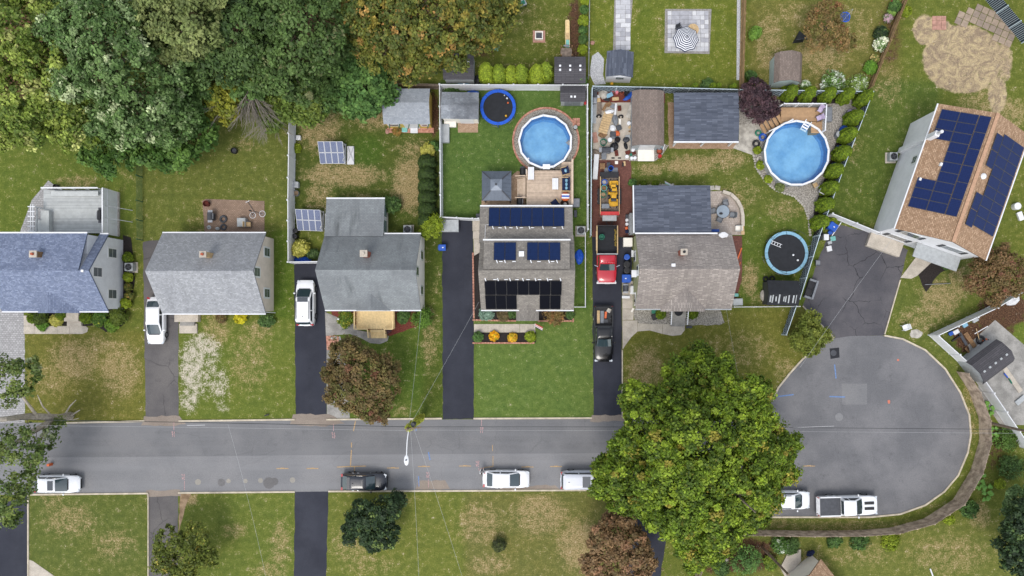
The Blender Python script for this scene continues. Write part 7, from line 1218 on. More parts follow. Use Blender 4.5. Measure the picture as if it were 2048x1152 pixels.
def ac(label, x_, y_, pad='concrete'):
    th = thing('air_conditioner', label, 'air conditioner', at(x_, y_, .7)); MB().box((0, 0, .05), (1.1, 1.1, .1)).build('pad', M[pad], th); MB().loft([rrect(-.42, .42, .42, .42, .1, .08), rrect(-.42, .42, .42, .42, .78, .08)]).build('casing', M['lightgrey'], th); MB().cyl((0, 0, .785), .36, .02, 24).build('fan_well', M['black'], th)
    for k in range(4): MB().box((.17, 0, .812), (.3, .1, .01)).build('fan_blade', M['darkgrey'], th, rot=(0, 0, k*math.pi/2+.4))
    MB().torus((0, 0, .82), .37, .02, 24, 5).build('guard_ring', M['lightgrey'], th)
ac('air conditioner in the narrow bed beside the blue-roofed house', 258, 534); ac('air conditioner behind the streaked-roof house', 815, 459); ac('air conditioner beside the solar house', 1162, 461); ac('round-topped air conditioner left of the two-storey house', 1787, 313)
def grill(label, x_, y_, rz, cover='black', w=1.2):
    th = thing('barbecue_grill', label, 'grill', at(x_, y_, 1.0), R(rz)); pr_ = [(-.3, .75), (-.26, .98), (-.1, 1.1), (.12, 1.08), (.28, .9), (.3, .75)]; MB().loft([[(q, a, b_) for a, b_ in pr_] for q in (-w*.32, w*.32)]).build('hood', M[cover], th, True); MB().box((0, 0, .45), (w*.6, .5, .6)).build('cabinet', M[cover], th)
    for s_ in (-1, 1): MB().box((s_*w*.43, 0, .8), (w*.2, .48, .05)).build('side_shelf', M['steel' if cover != 'black' else 'darkgrey'], th)
    MB().bar((-w*.25, -.34, .92), (w*.25, -.34, .92), .04).build('handle', M['steel'], th)
    for s_ in (-1, 1): MB().cyl((0, 0, -.03), .1, .06, 12).build('wheel', M['black'], th, loc=(s_*w*.28, .2, .1), rot=(R(90), 0, 0))
grill('black covered grill on the painted deck', 199, 430, -90, 'black', 1.5); grill('grill with side shelves on the brick patio', 418.5, 432, 90, 'darkgrey'); grill('stainless grill on the concrete pad', 1213, 299, 0, 'darkgrey', 1.4); grill('small grill on the walk beside the green house', 1252, 577, 90, 'darkgrey', .9); grill('covered black grill by the steps of the pool deck', 1045, 342.5, 90, 'black', 1.0); grill('covered black grill under the solar house eave', 1039, 402, 90, 'black', 1.0)
def chair(label, x_, y_, rz, m_='grey', z=0.0, frame='darkgrey', w=.55, cat='chair', arms=True, cushion=None):
    th = thing('patio_chair', label, cat, at(x_, y_, .5+z, z), R(rz), 'patio chairs'); MB().box((0, 0, .43), (.5, w, .05)).build('seat', M[cushion or m_], th); MB().bar((-.24, 0, .45), (-.36, 0, .95), w, .05, up=(1, 0, 0)).build('backrest', M[cushion or m_], th)
    for a in (-.22, .22):
        for q in (-1, 1): MB().bar((a, q*w*.47, 0), (a, q*w*.47, .62 if arms else .43), .04).build('leg', M[frame], th)
    if arms:
        for q in (-1, 1): MB().bar((-.3, q*w*.5, .64), (.25, q*w*.5, .64), .06, .03).build('armrest', M[frame], th)
    return th
th = thing('patio_table', 'round glass patio table on the curved patio', 'table', at(1446, 423, .72)); MB().cyl((0, 0, .7), .68, .03, 28).build('table_top', mat('frosted_glass', C(150, 162, 174), .2, .08, 2), th); MB().torus((0, 0, .71), .68, .03, 28, 6).build('rim', M['darkgrey'], th)
for k in range(4): MB().bar((.45*math.cos(k*1.57+.78), .45*math.sin(k*1.57+.78), 0), (.3*math.cos(k*1.57+.78), .3*math.sin(k*1.57+.78), .7), .05).build('leg', M['darkgrey'], th)
chair('chair above the round glass table', 1451, 407.5, -75); chair('chair left of the round glass table', 1427, 422, 10); chair('chair below the round glass table', 1439, 439, 65); chair('chair right of the round glass table', 1465, 430, 175)
tag(MB().blob((0, 0, 0), (.2, .13, .06), 8, 5, .2).build('bag', M['black'], loc=at(1442, 427, .75, .78)), 'dark bag lying on the round glass table', 'bag')
chair('cream chair at the lower edge of the curved patio', 1476, 457, 180, 'sid_cream', frame='lightgrey'); chair('tan armchair on the brick patio', 496, 449, 0, 'wood', frame='darkgrey'); chair('grey curved chair near the hedge lattice on the cracked drive', 1636, 526, 0, 'grey'); chair('white folding chair below the large pool', 1644, 382, 60, 'offwhite', frame='lightgrey'); chair('tan folding chair below the large pool', 1631, 370, 30, 'wood', frame='lightgrey'); chair('lilac chair on the composite deck', 1639, 236, 200, 'lilac', 1.15); chair('lilac towel chair at the corner of the composite deck', 1641, 219, 240, 'lilac', 1.15); chair('white chair on the lawn by the turning circle kerb', 1811, 655, 200, 'white', frame='white')
boxy('grey square table on the brick patio', 482, 444.5, .85, .9, .7, 'lightgrey', 0, 'side_table', 'table'); boxy('white square lid table on the gravel pad by the old shed', 1292, 311, 1.7, 1.15, .12, 'sid_cream', 0, 'step_slab', 'slab')
# lounge furniture on the pool deck
def sofa(label, x_, y_, rz, w, d, cover='navy', name='outdoor_sofa', pil=1):
    th = thing(name, label, 'sofa', at(x_, y_, 1.4, .95), R(rz), 'navy lounge furniture'); MB().box((0, 0, .2), (d, w, .12)).build('frame', M['wood'], th); MB().box((.05, 0, .34), (d-.15, w-.14, .16)).build('seat_cushion', M[cover], th); MB().box((-d/2+.1, 0, .55), (.16, w-.1, .4)).build('back_cushion', M[cover], th)
    for s_ in (-1, 1):
        MB().box((0, s_*(w/2-.03), .5), (d, .06, .08)).build('armrest', M['wood'], th)
        for a in (-1, 1): MB().bar((a*(d/2-.05), s_*(w/2-.03), 0), (a*(d/2-.05), s_*(w/2-.03), .5), .06).build('leg', M['wood'], th)
    for k in range(pil): MB().blob((-.05, (k-(pil-1)/2)*w/max(pil, 1)*.8, .5), (.16, .2, .12), 8, 5, .08).build('pillow', M['paleblue'], th, rot=(0, 0, 0))
sofa('navy two-seat sofa with patterned pillows on the pool deck', 1132, 368.5, 180, 1.45, .85, pil=3); sofa('navy armchair upper right on the pool deck', 1130.5, 341.5, 195, .85, .8, name='outdoor_armchair'); sofa('navy armchair tilted at the bottom of the pool deck', 1110, 407, 125, .85, .8, name='outdoor_armchair', pil=0)
th = thing('striped_chair', 'orange rattan chair with blue and white striped cushion', 'chair', at(1131, 392.5, 1.5, .95)); MB().blob((0, 0, .3), (.5, .48, .26), 14, 7).build('basket', M['orange'], th, True)
for k, mm in enumerate(('white', 'blue', 'white')): MB().box((0, (k-1)*.16, .55), (.8, .15, .12)).build('cushion_stripe', M[mm], th)
th = thing('rattan_basket', 'dark round rattan basket chair at the deck corner', 'basket', at(1129, 408, 1.3, .95)); MB().lathe((0, 0, 0), [(.35, 0), (.46, .35), (.4, .35), (.3, .08)], 18).build('basket', mat('dark_rattan', C(66, 50, 44), .8, .3, 20), th); MB().blob((.05, .02, .3), (.2, .16, .1), 8, 5, .2).build('cushion', M['stone'], th)
def low_table(label, x_, y_, w, d, z, h, m_):
    th = thing('low_table', label, 'table', at(x_, y_, z+h, z)); 
    for k in range(4): MB().box((-w/2+w*(k+.5)/4, 0, h-.03), (w/4-.012, d, .05)).build('table_slat', M[m_], th)
    for a in (-1, 1):
        for q in (-1, 1): MB().bar((a*(w/2-.05), q*(d/2-.05), 0), (a*(w/2-.05), q*(d/2-.05), h-.05), .06).build('leg', M[m_], th)
low_table('white slatted coffee table on the pool deck', 1110.5, 367.5, .62, 1.15, .95, .42, 'white'); low_table('long white bench at the pool edge of the deck', 1062, 346.5, .62, 1.3, .95, .45, 'white')
# umbrella
th = thing('patio_umbrella', 'black and white striped scalloped umbrella on the paver patio', 'umbrella', at(1373, 76, 2.3)); n = 8; r_ = 1.35
mbw = [MB(), MB()]
for k in range(14):
    r0, r1 = r_*k/14, r_*(k+1)/14
    for i in range(n):
        a0, a1 = (i-.5)*2*math.pi/n+.3, (i+.5)*2*math.pi/n+.3
        for q0, q1 in ((a0, (a0+a1)/2), ((a0+a1)/2, a1)):
            f = lambda rr, an: (rr*math.cos(an)*(1-(.12*rr/r_ if abs(an-(a0+a1)/2) < .01 else 0)), rr*math.sin(an)*(1-(.12*rr/r_ if abs(an-(a0+a1)/2) < .01 else 0)), 2.65-.62*(rr/r_)**1.25)
            mbw[k % 2].add([f(max(r0, .01), q0), f(r1, q0), f(r1, q1), f(max(r0, .01), q1)], [(0, 1, 2, 3)])
mbw[0].build('canopy', M['white'], th); mbw[1].build('canopy_stripe', M['navy'], th); MB().cyl((0, 0, 0), .03, 2.6, 8).build('pole', M['steel'], th); MB().cyl((0, 0, 0), .3, .1, 16).build('base', M['darkgrey'], th); MB().blob((0, 0, 2.68), (.06, .06, .06), 8, 5).build('finial', M['black'], th)
chair('dark chair half under the striped umbrella', 1358, 57, -60, 'darkgrey'); th = thing('patio_table', 'round wooden table peeking from under the striped umbrella', 'table', at(1386, 59, .7)); MB().cyl((0, 0, .68), .6, .05, 24).build('table_top', M['wood'], th); MB().cyl((0, 0, 0), .06, .68, 8).build('pedestal', M['wood_brown'], th)
# ground solar arrays
def ground_array(label, x_, y_, rz):
    th = thing('solar_array', label, 'solar array', at(x_, y_, 1.0), R(rz), 'ground solar arrays'); tl_ = R(24); u = Vector((1, 0, 0)); v = Vector((0, math.cos(tl_), math.sin(tl_)))
    for i in range(4):
        for j in range(2): put_on_plane(panel_mesh(.62, 1.12, 'pv_grid', 'white'), 'solar_panel', th, Vector((0, 0, 1.0))+u*((i-1.5)*.65)+v*((j-.5)*1.15), u, v, .05)
    for s_ in (-1, 1): MB().bar((s_*1.2, -1.0, .05), (s_*1.2, 1.1, .05), .1).build('base_beam', M['offwhite'], th); MB().bar((s_*1.2, .95, .05), (s_*1.2, .95, 1.4), .09).build('rear_leg', M['offwhite'], th); MB().bar((s_*1.2, -1.0, .05), (s_*1.2, -1.0, .55), .09).build('front_leg', M['offwhite'], th); MB().bar((1.2, -.9*s_, .1), (1.2, .9*s_, 1.0), .07).build('brace', M['offwhite'], th)
    MB().box((1.75, -.1, .12), (.7, 1.9, .14)).build('side_frame', M['offwhite'], th); MB().bar((1.45, -.8, .35), (2.05, .75, .35), .07).build('brace', M['offwhite'], th); MB().bar((2.05, -.8, .35), (1.45, .75, .35), .07).build('brace', M['offwhite'], th)
ground_array('ground-mounted solar array standing in the open brown lawn', 663, 305, 0); ground_array('ground-mounted solar array squeezed between white fence and house', 618, 440, -2)
# tyres, hoses, toys
def tyre(label, x_, y_, R_, z=0.0, m_='tyre', name='tyre', cat='tyre', tilt=0.0): 
    o = MB().torus((0, 0, R_*.3), R_*.72, R_*.28, 22, 8).build(name, M[m_], loc=at(x_, y_, .2+z, z), rot=(tilt, 0, 0)); return tag(o, label, cat)
tyre('left old tyre behind the black-roofed shed', 1532, 558, .32); tyre('right old tyre behind the black-roofed shed', 1545, 557, .32); tyre('navy swim ring left of the large pool', 1526, 274, .45, m_='blue', name='swim_ring', cat='swim ring'); tyre('black swim ring left of the large pool', 1513, 287, .42, m_='black', name='swim_ring', cat='swim ring'); tyre('lime swim ring left of the large pool', 1517, 265.5, .36, m_='green', name='swim_ring', cat='swim ring'); tyre('pale oval ring beside the large pool wall', 1520, 317, .32, m_='stone', name='swim_ring', cat='swim ring'); tyre('coiled black hose on the brick patio, upper', 446, 438, .42, m_='darkgrey', name='hose_coil', cat='hose'); tyre('coiled dark hose on the brick patio, lower', 446, 454, .36, m_='darkgrey', name='hose_coil', cat='hose'); tyre('left wheel on the loaded scrap heap', 1198, 230, .3, .1, tilt=R(70)); tyre('right wheel on the loaded scrap heap', 1242, 231, .3, .1, tilt=R(70)); tyre('black coiled hose in the right yard', 1962, 680, .5, m_='black', name='hose_coil', cat='hose')
th = thing('bicycle', 'white-wheeled bicycle lying on the brick patio', 'bicycle', at(507, 425, .1), R(-30))
for x_, y_ in ((.62, -.16), (-.05, .62)):
    w_ = MB().torus((0, 0, .07), .31, .028, 24, 6).build('wheel', M['white'], th, loc=(x_, y_, 0)); mb = MB()
    for k in range(10): a = k*.628; mb.bar((0, 0, .07), (.3*math.cos(a), .3*math.sin(a), .07), .01)
    mb.build('spoke_set', M['steel'], w_, kind='stuff')
for p in bpy.data.objects: pass
th.location = at(510, 424, .1); 
for w_, (x_, y_) in zip([c for c in th.children if c.name.startswith('wheel')], ((.75, .22), (-.05, -.42))): w_.location = (x_, y_, 0)
MB().tube([(-1.2, .55, .12), (-.6, .25, .1), (-.1, 0, .1), (.75, .22, .08)], .025, 6).build('frame_tube', M['darkgrey'], th); MB().tube([(-.1, 0, .1), (-.05, -.42, .08), (-.5, -.05, .1)], .025, 6).build('frame_tube', M['darkgrey'], th); MB().tube([(-1.35, .4, .12), (-1.2, .55, .12), (-1.1, .75, .12)], .03, 6).build('handlebar', M['white'], th); MB().blob((-.55, -.15, .12), (.14, .07, .05), 8, 5).build('saddle', M['black'], th)
tag(MB().blob((0, 0, .18), (.24, .2, .2), 9, 6, .1).build('watering_can', M['lightgrey'], loc=at(434, 457, .3)), 'pale watering can on the brick patio', 'watering can'); tag(MB().lathe((0, 0, 0), [(.2, 0), (.22, .06), (.05, .1), (.05, .5)], 12).build('hose_reel', M['lightgrey'], loc=at(416, 454, .3)), 'grey hose reel below the patio grill', 'hose reel')
def tarp(label, x_, y_, w, d, h, m_, rz=0, name='tarp', cat='tarp'): return tag(MB().blob((0, 0, h*.4), (w/2, d/2, h*.6), 16, 8, .14).build(name, M[m_], loc=at(x_, y_, h), rot=(0, 0, R(rz))), label, cat)
tarp('bright blue tarp over a heap inside the white fence corner', 603, 519, 1.9, .65, .6, 'brightblue'); tarp('blue tarp bundle on the lawn beside the solar house', 1159, 513, .9, 1.5, .5, 'brightblue'); tarp('blue tarp roll leaning under the lattice by the old shed', 1262, 188, 2.0, .5, .5, 'blue', 38); tarp('blue tarp behind the mossy shed', 945, 184, 1.3, .5, .5, 'blue'); tarp('blue bag heap between evergreens at the pool gravel, upper', 1690, 257, 1.0, .8, .5, 'blue', 30); tarp('blue bag heap between evergreens at the pool gravel, middle', 1682, 293, .9, .4, .4, 'blue'); tarp('blue bag heap between evergreens at the pool gravel, lower', 1671, 328, .8, .4, .4, 'blue'); tarp('white and lilac towel heap near the corner evergreen', 1702, 221, .6, .4, .3, 'lilac', 20); tarp('beige tarp heap left of the black-roofed shed', 1529, 592, .7, 1.3, .5, 'stone', 10); tarp('black cover heap beside the slide shed', 955, 158, .8, 1.2, .3, 'black', -30); tarp('grey stone cluster with white flower at the yellow shed', 774, 262, .4, .6, .3, 'pinkstone'); tarp('teal garden pool toy box by the lower cottage', 1623, 1108, .9, .6, .4, 'navy', 30); tarp('pale rock in the garden under the big tree', 1449, 1124, 1.0, .8, .5, 'stone', 20, 'garden_rock', 'rock'); tarp('black trash heap near the grill on the concrete pad', 1229, 292, .9, .9, .5, 'black', 0); tarp('white bag on the scrap heap', 1226, 255, .6, .7, .4, 'white', 20); tarp('grey bag on the scrap heap', 1231, 238, .6, 1.2, .5, 'grey', 5); tarp('white plastic sheet above the pallet', 1218, 223, 1.1, .5, .4, 'white', 15); tarp('tangled white frame heap in the lattice corner', 1207, 186, .9, 1.1, .5, 'stone', 10); tarp('dark cushion pile right of the concrete pad', 1253, 278, .7, .6, .5, 'darkgrey'); tarp('dark bag right of the concrete pad', 1252, 291, .4, .7, .4, 'blackmat', 20); tarp('red and orange gear pile at the trailer front', 1219, 422, 1.6, .4, .4, 'red', 0, 'gear_pile', 'gear'); tarp('green tarp slumped in the corner of the concrete pad', 1193, 308, .9, 1.2, .4, 'wood_grey', 40); tarp('brown leaf and branch pile beside the pallet', 1206, 269, .9, .6, .3, 'wood_brown'); tarp('orange fruit-coloured basket on the concrete pad', 1235, 266, .6, .6, .3, 'orange', 10, 'basket', 'basket'); tarp('white scrap pile at the right edge', 2030, 600, 1.6, 1.0, .6, 'offwhite', 30); tarp('maroon bag at the right edge', 2035, 581, .6, .5, .4, 'red'); tarp('straw mound beside the grey gambrel shed', 1955, 705, .9, .7, .35, 'wood', 0, 'straw_mound', 'straw'); tarp('white debris at the edge of the left woods', 308, 297, .9, .5, .25, 'offwhite', 30)
# pallet, boards, kayak, playground, etc.
th = thing('pallet', 'long tan slatted pallet lying across the concrete pad', 'pallet', at(1211, 246, .3, .25), R(73))
for k in range(9): MB().box((-1.0+k*.25, 0, .06), (.22, .95, .04)).build('slat', M['wood'], th)
for s_ in (-1, 0, 1): MB().box((0, s_*.42, .0), (2.2, .08, .1)).build('stringer', M['wood_brown'], th)
def board(label, x_, y_, L, w, rz, m_='wood', z=0.02, name='board', cat='board', t_=.06, zr=None): return tag(MB().loft([rrect(-L/2, L/2, w/2, w/2*.98, 0, min(.02, w*.3)), rrect(-L/2+.005, L/2-.005, w/2*.99, w/2, t_, min(.02, w*.3))]).build(name, M[m_], loc=at(x_, y_, z, z), rot=(0, 0, R(rz))), label, cat)
board('long grey board against the lattice on the concrete pad', 1188, 228, 2.0, .5, 88, 'lightgrey'); board('pinkish board lying at the left of the concrete pad', 1190, 275, 1.1, .5, 100, 'pinkstone'); board('white curved sheet standing along the brick drive', 1191, 335, 2.6, .5, 86, 'offwhite', .0, 'curved_sheet', 'sheet', .5); board('brown plank on the scrap heap', 1210, 214, .9, .3, 60, 'wood_brown', .3); board('white post on the scrap heap', 1231, 219, 1.3, .2, 85, 'offwhite', .3); board('grey slat bundle on the scrap heap', 1199, 216, 1.2, .5, 88, 'wood_grey', .2); board('tan box board at the top of the scrap heap', 1231, 198, .7, .35, 5, 'wood', .3); board('white ladder-like frame beside the old shed', 1260, 222, 1.5, .45, 72, 'stone', .5); board('concrete cap slab right of the curved patio', 1485, 460, 1.0, .35, 95, 'wood', .3); board('white rail lying on the cracked driveway', 1673, 458, 1.7, .08, 55, 'white', .3); board('long metal rod on the lawn below the big house', 1875, 568, 2.7, .07, 3, 'steel', .1); board('rusty plank among bricks by the sage house', 1478, 510, 1.6, .12, 70, 'orange', .1); board('second rusty plank among bricks by the sage house', 1476, 535, 1.3, .1, 65, 'terracotta', .1); board('grey scrap beam in the right yard', 1940, 680, 1.8, .45, -55, 'wood_brown', .1); board('white pole on the heap in the right yard', 1962, 660, 1.6, .07, 30, 'white', .4); board('crossing wooden pole in the right yard', 1955, 668, 1.2, .06, -75, 'wood', .4); board('dark beam in the right yard', 1926, 678, 1.5, .3, -60, 'darkgrey', .1); board('pale plank beside the patio slab, right edge', 2025, 760, 3.0, .5, -55, 'concrete', .05); board('gutter pipe on the lawn at the lower edge', 1864, 1148, 1.2, .12, -70, 'white', .05, 'pipe', 'pipe'); board('white stone slab on the lawn by the reddish tree', 706, 675, .3, .35, 0, 'stone', .02, 'stepping_stone', 'stone'); board('left stepping stone by the curved patio', 1424, 376, .5, .45, 10, 'stone', .02, 'stepping_stone', 'stone'); board('right stepping stone by the curved patio', 1435, 376, .55, .45, -8, 'stone', .02, 'stepping_stone', 'stone'); board('white mailbox post lying at the kerb', 534, 830, .5, .12, 20, 'black', .1, 'mailbox', 'mailbox', .15); board('diving-board shaped fallen downspout at the walk', 1265, 620, .5, .2, 60, 'sid_cream', .05, 'splash_block', 'splash block', .1); board('dark downspout on the front lawn of the sage house', 1378, 654, .6, .25, 0, 'darkgrey', .02, 'downspout', 'downspout', .12)
th = thing('sofa', 'dark grey outdoor sofa against the lattice on the cracked driveway', 'sofa', at(1622, 578, .6), R(-18)); MB().box((0, 0, .22), (.8, 1.9, .3)).build('base', M['darkgrey'], th); MB().box((.4, 0, .5), (.2, 2.0, .55)).build('backrest', M['grey'], th)
for s_ in (-1, 1): MB().box((0, s_*.92, .42), (.85, .2, .5)).build('armrest', M['grey'], th); MB().box((-.08, s_*.42, .42), (.6, .8, .14)).build('cushion', M['black'], th)
th = thing('kayak', 'pale blue and black kayak behind the white fence', 'kayak', at(924, 163, .4, .2)); MB().loft([[(x_, w_*math.cos(k*.785), .22+.18*max(w_, .1)/.4*math.sin(k*.785)) for k in range(8)] for x_, w_ in ((-1.3, .04), (-.9, .25), (-.3, .38), (.3, .38), (.9, .25), (1.3, .04))]).build('hull', M['paleblue'], th, True); MB().blob((-.7, 0, .35), (.5, .22, .1), 10, 6).build('cockpit', M['black'], th); MB().bar((-1.5, .1, .45), (.2, -.25, .42), .04).build('paddle', M['white'], th)
th = thing('playground_slide', 'long pale yellow and mint slide running up from the shed', 'slide', at(1135, 70, .8))
for k in range(8): MB().add([], []); MB().box((0, -1.2+k*.4, .25+.9*(1-k/7)), (.38, .42, .05)).build('slide_section', M['teal' if k < 2 else ('yellow_pale')] if k < 2 else M['yellow_pale_'] if False else (M['teal'] if k < 2 else M['wood' if k < 4 else 'cedar']), th)
for s_ in (-1, 1): MB().bar((s_*.2, -1.4, 1.25), (s_*.2, 1.6, .35), .05, .14).build('side_lip', M['cedar'], th)
for y_, z_ in ((-1.2, 1.1), (0, .7)): MB().bar((0, y_, 0), (0, y_, z_), .08).build('support', M['wood_brown'], th)
th = thing('play_tower', 'wooden play tower platform joined to the rainbow slide', 'play tower', at(1133, 104, 1.5)); planks(th, -.6, -.5, .6, .5, 1.3, 'wood_grey', 'y', .14, 'platform')
for a in (-1, 1):
    for q in (-1, 1): MB().bar((a*.55, q*.45, 0), (a*.55, q*.45, 2.0), .1).build('post', M['wood_brown'], th)
MB().blob((0, .65, 1.5), (.35, .12, .12), 10, 6).build('top_tube', M['grey'], th)
th = thing('playground_slide', 'mint green wavy slide under the orange maple', 'slide', at(976, 88, .8), R(-12))
for k in range(7): MB().box((-.95+k*.32, 0, .2+.12*(7-k)), (.34, .55, .05)).build('slide_section', M['teal'], th)
for s_ in (-1, 1): MB().bar((-1.1, s_*.28, 1.1), (1.1, s_*.28, .25), .05, .14).build('side_lip', M['teal'], th)
MB().bar((-1.0, 0, 0), (-1.0, 0, 1.0), .1).build('support', M['blue'], th)
th = thing('swing_seat', 'blue saucer swing under the russet tree at the top', 'swing', at(1691, 33, .6)); MB().torus((0, 0, .5), .5, .05, 24, 6).build('rim', M['brightblue'], th); mb = MB()
for k in range(7): mb.bar((-.45, -.42+k*.14, .5), (.45, -.42+k*.14, .5), .025); mb.bar((-.42+k*.14, -.45, .51), (-.42+k*.14, .45, .51), .025)
mb.build('net', M['brightblue'], th, kind='stuff')
for k in range(3): MB().tube([(.5*math.cos(k*2.1), .5*math.sin(k*2.1), .5), (0, 0, 2.4)], .012, 4).build('rope', M['white'], th)
th = thing('soccer_goal', 'black fabric pop-up goal under the russet tree', 'goal', at(1600, 72, .6), R(10)); MB().add([(-.7, -.45, 0), (.75, -.5, 0), (.3, .75, 0), (-.6, -.45, 1.0), (.65, -.5, 1.0)], [(0, 1, 4, 3), (0, 3, 2), (1, 2, 4), (3, 4, 2), (0, 2, 1)]).build('netting', M['blackmat'], th); MB().tube([(-.7, -.45, 0), (-.6, -.45, 1.0), (.65, -.5, 1.0), (.75, -.5, 0)], .03, 6).build('frame', M['darkgrey'], th)
th = thing('fire_pit', 'square fire pit with pale frame on brick pad in the top lawn', 'fire pit', at(1078, 71, .3)); MB().box((0, 0, .02), (1.3, 1.25, .05)).build('brick_pad', M['pinkstone'], th); MB().lathe((0, 0, .05), [(.58, 0), (.58, .35), (.46, .35), (.42, .1)], 4).build('frame', M['sid_cream'], th, rot=(0, 0, math.pi/4)); MB().box((0, 0, .2), (.58, .58, .12)).build('burner', M['darkgrey'], th)
th = thing('foosball_table', 'white-edged toy table on the top lawn, tilted', 'table', at(1041, 7, .7), R(25)); MB().box((0, 0, .6), (1.2, .6, .14)).build('table_top', M['lightgrey'], th); MB().box((0, 0, .68), (1.0, .4, .02)).build('play_field', M['green'], th)
for a in (-1, 1):
    for q in (-1, 1): MB().bar((a*.5, q*.25, 0), (a*.5, q*.25, .55), .07).build('leg', M['darkgrey'], th)
# flags
def flag(label, x_, y_, rz, cols_, h=2.0, lean=.5):
    th = thing('flag', label, 'flag', at(x_, y_), R(rz)); tip = Vector((0, lean, h)); MB().tube([(0, 0, 1.0), tip], .025, 6).build('pole', M['white'], th); d = (tip-Vector((0, 0, 1.0))).normalized()
    for k, mm in enumerate(cols_): s_ = k/len(cols_); a = tip-d*(s_*.75+.02); b_ = tip-d*((k+1)/len(cols_)*.75+.02); MB().add([a, b_, b_+Vector((.85, -.3, -.12)), a+Vector((.85, -.22, -.05)), a+Vector((0, 0, .01)), b_+Vector((0, 0, .01)), b_+Vector((.85, -.3, -.11)), a+Vector((.85, -.22, -.04))], [(0, 1, 2, 3), (7, 6, 5, 4), (0, 4, 5, 1), (1, 5, 6, 2), (2, 6, 7, 3), (3, 7, 4, 0)]).build('flag_stripe', M[mm], th)
flag('small striped flag at the corner of the solar house front walk', 1069, 656, -10, ('red', 'white', 'red', 'white', 'navy')); flag('pale blue and white flag behind the slate addition', 1341, 372, 170, ('teal', 'white', 'lilac', 'white'))
# utility poles, lamp, wires
M['pole'] = mat('pole_wood', C(128, 112, 96), .9, .2, 3); M['wire'] = mat('black_wire', C(52, 54, 58), .6, .1, 3); M['wirepale'] = mat('pale_wire', C(188, 190, 192), .5, .1, 3)
def upole(label, bx, by, h, vine=False):
    th = thing('utility_pole', label, 'pole', P(bx, by)); MB().cyl((0, 0, 0), .16, h, 12, .11).build('pole_shaft', M['pole'], th)
    return th
u1 = upole('vine-covered utility pole carrying the street lamp', 846, 832, 9.0); crown(u1, [(0, 0, 1+k*.95, .26, .26, .6) for k in range(8)], cols((150, 156, 56, 2), (170, 168, 74, 2), (120, 128, 44, 1)), .1, .2, 26, 1.2, name='vine')
MB().bar((-.3, -.1, 8.2), (1.2, .1, 8.2), .12, .1).build('crossarm', M['pole'], u1); MB().tube([(0, 0, 7.8), (-.1, -1.2, 8.15), (-.15, -2.6, 8.2)], .05, 8).build('lamp_arm', M['white'], u1); MB().blob((-.16, -3.0, 8.18), (.24, .5, .13), 14, 8).build('lamp_head', M['white'], u1, True); MB().cyl((0, 0, 0), .09, .12, 10).build('photocell', M['grey'], u1, loc=(-.16, -2.95, 8.28)); MB().cyl((0, 0, 0), .22, .9, 14).build('transformer', M['darkgrey'], u1, loc=(.35, .25, 7.0))
u2 = upole('plain wooden utility pole at the right edge by the curved fence', 1964, 842, 9.0); MB().bar((-.1, -.7, 8.0), (.1, .9, 8.0), .1).build('crossarm', M['pole'], u2)
u3 = upole('thin wooden pole leaning out of the garden at the lower edge', 1524, 1094, 8.0)
u4 = upole('utility pole beside the curved fence post, short guy stub', 1399, 1050, 8.5)
t1_ = P(846, 832)
def wire(label, a, b_, sag=.5, r_=.02, m_='wire'):
    a, b_ = Vector(a), Vector(b_); n = 14; pts = [a.lerp(b_, k/n)-Vector((0, 0, 4*sag*(k/n)*(1-k/n))) for k in range(n+1)]; mb = MB(); mb.tube([p-a for p in pts], r_, 5); return tag(mb.build('overhead_wire', M[m_], loc=a), label, 'wire')
top = Vector((t1_.x, t1_.y, 8.3)); rt_ = P(1964, 842); rtop = Vector((rt_.x, rt_.y, 8.0))
wire('thick black cable along the street left of the lamp pole', top+Vector((0, .05, -.6)), top+Vector((-48, .9, -.5)), .4, .03); wire('thinner wire along the street left of the lamp pole', top+Vector((0, -.2, 0)), top+Vector((-48, .4, 0)), .3, .008, 'wirepale'); wire('black cable along the street right of the lamp pole', top+Vector((0, .05, -.6)), rtop+Vector((0, .3, -.4)), .6, .02); wire('pale wire along the street to the right edge pole', top+Vector((0, -.15, 0)), rtop, .4, .008, 'wirepale')
for lab, x_, y_, h_, st_ in (('service wire from lamp pole up to the streaked-roof house', 842, 622, 3.5, (0, 0, -.3)), ('service wire from lamp pole to the solar house front corner', 958, 604, 3.2, (0, 0, -.3)), ('service wire from lamp pole down to the lower lawns', 838, 1160, 4.0, (.2, 0, -.2)), ('second service wire slanting from lamp pole to the lower edge', 928, 1165, 4.0, (.5, 0, -.2))): wire(lab, top+Vector(st_), P(x_, y_, h_), .25, .009, 'wirepale')
wire('service wire from the cable crossing to the lower left lawn', (top.x-17.0, top.y+.35, 7.9), P(534, 1165, 4.0), .3, .008, 'wirepale'); wire('service wire crossing the cracked driveway', P(1790, 470, 5.2), P(1600, 735, 6.0), .2, .009, 'wirepale'); wire('service wire over the sage house front lawn', P(1452, 615, 3.2), P(1480, 770, 5), .1, .007, 'wirepale')
tag(MB().box((0, 0, .3), (.25, .25, .6)).build('orange_traffic_cone_board', M['orange'], loc=at(97, 930, .5)), 'orange board half hidden under the left street tree', 'board')
for lab, x_, y_ in (('white lamp post head at the cedar porch walk', 677, 638), ('small garden light by the driveway brick corner', 668, 690)): th = thing('garden_light', lab, 'light', at(x_, y_, .9)); MB().cyl((0, 0, 0), .03, .9, 8).build('post', M['white'], th); MB().blob((0, 0, .98), (.11, .11, .12), 10, 7).build('lantern', M['white'], th)
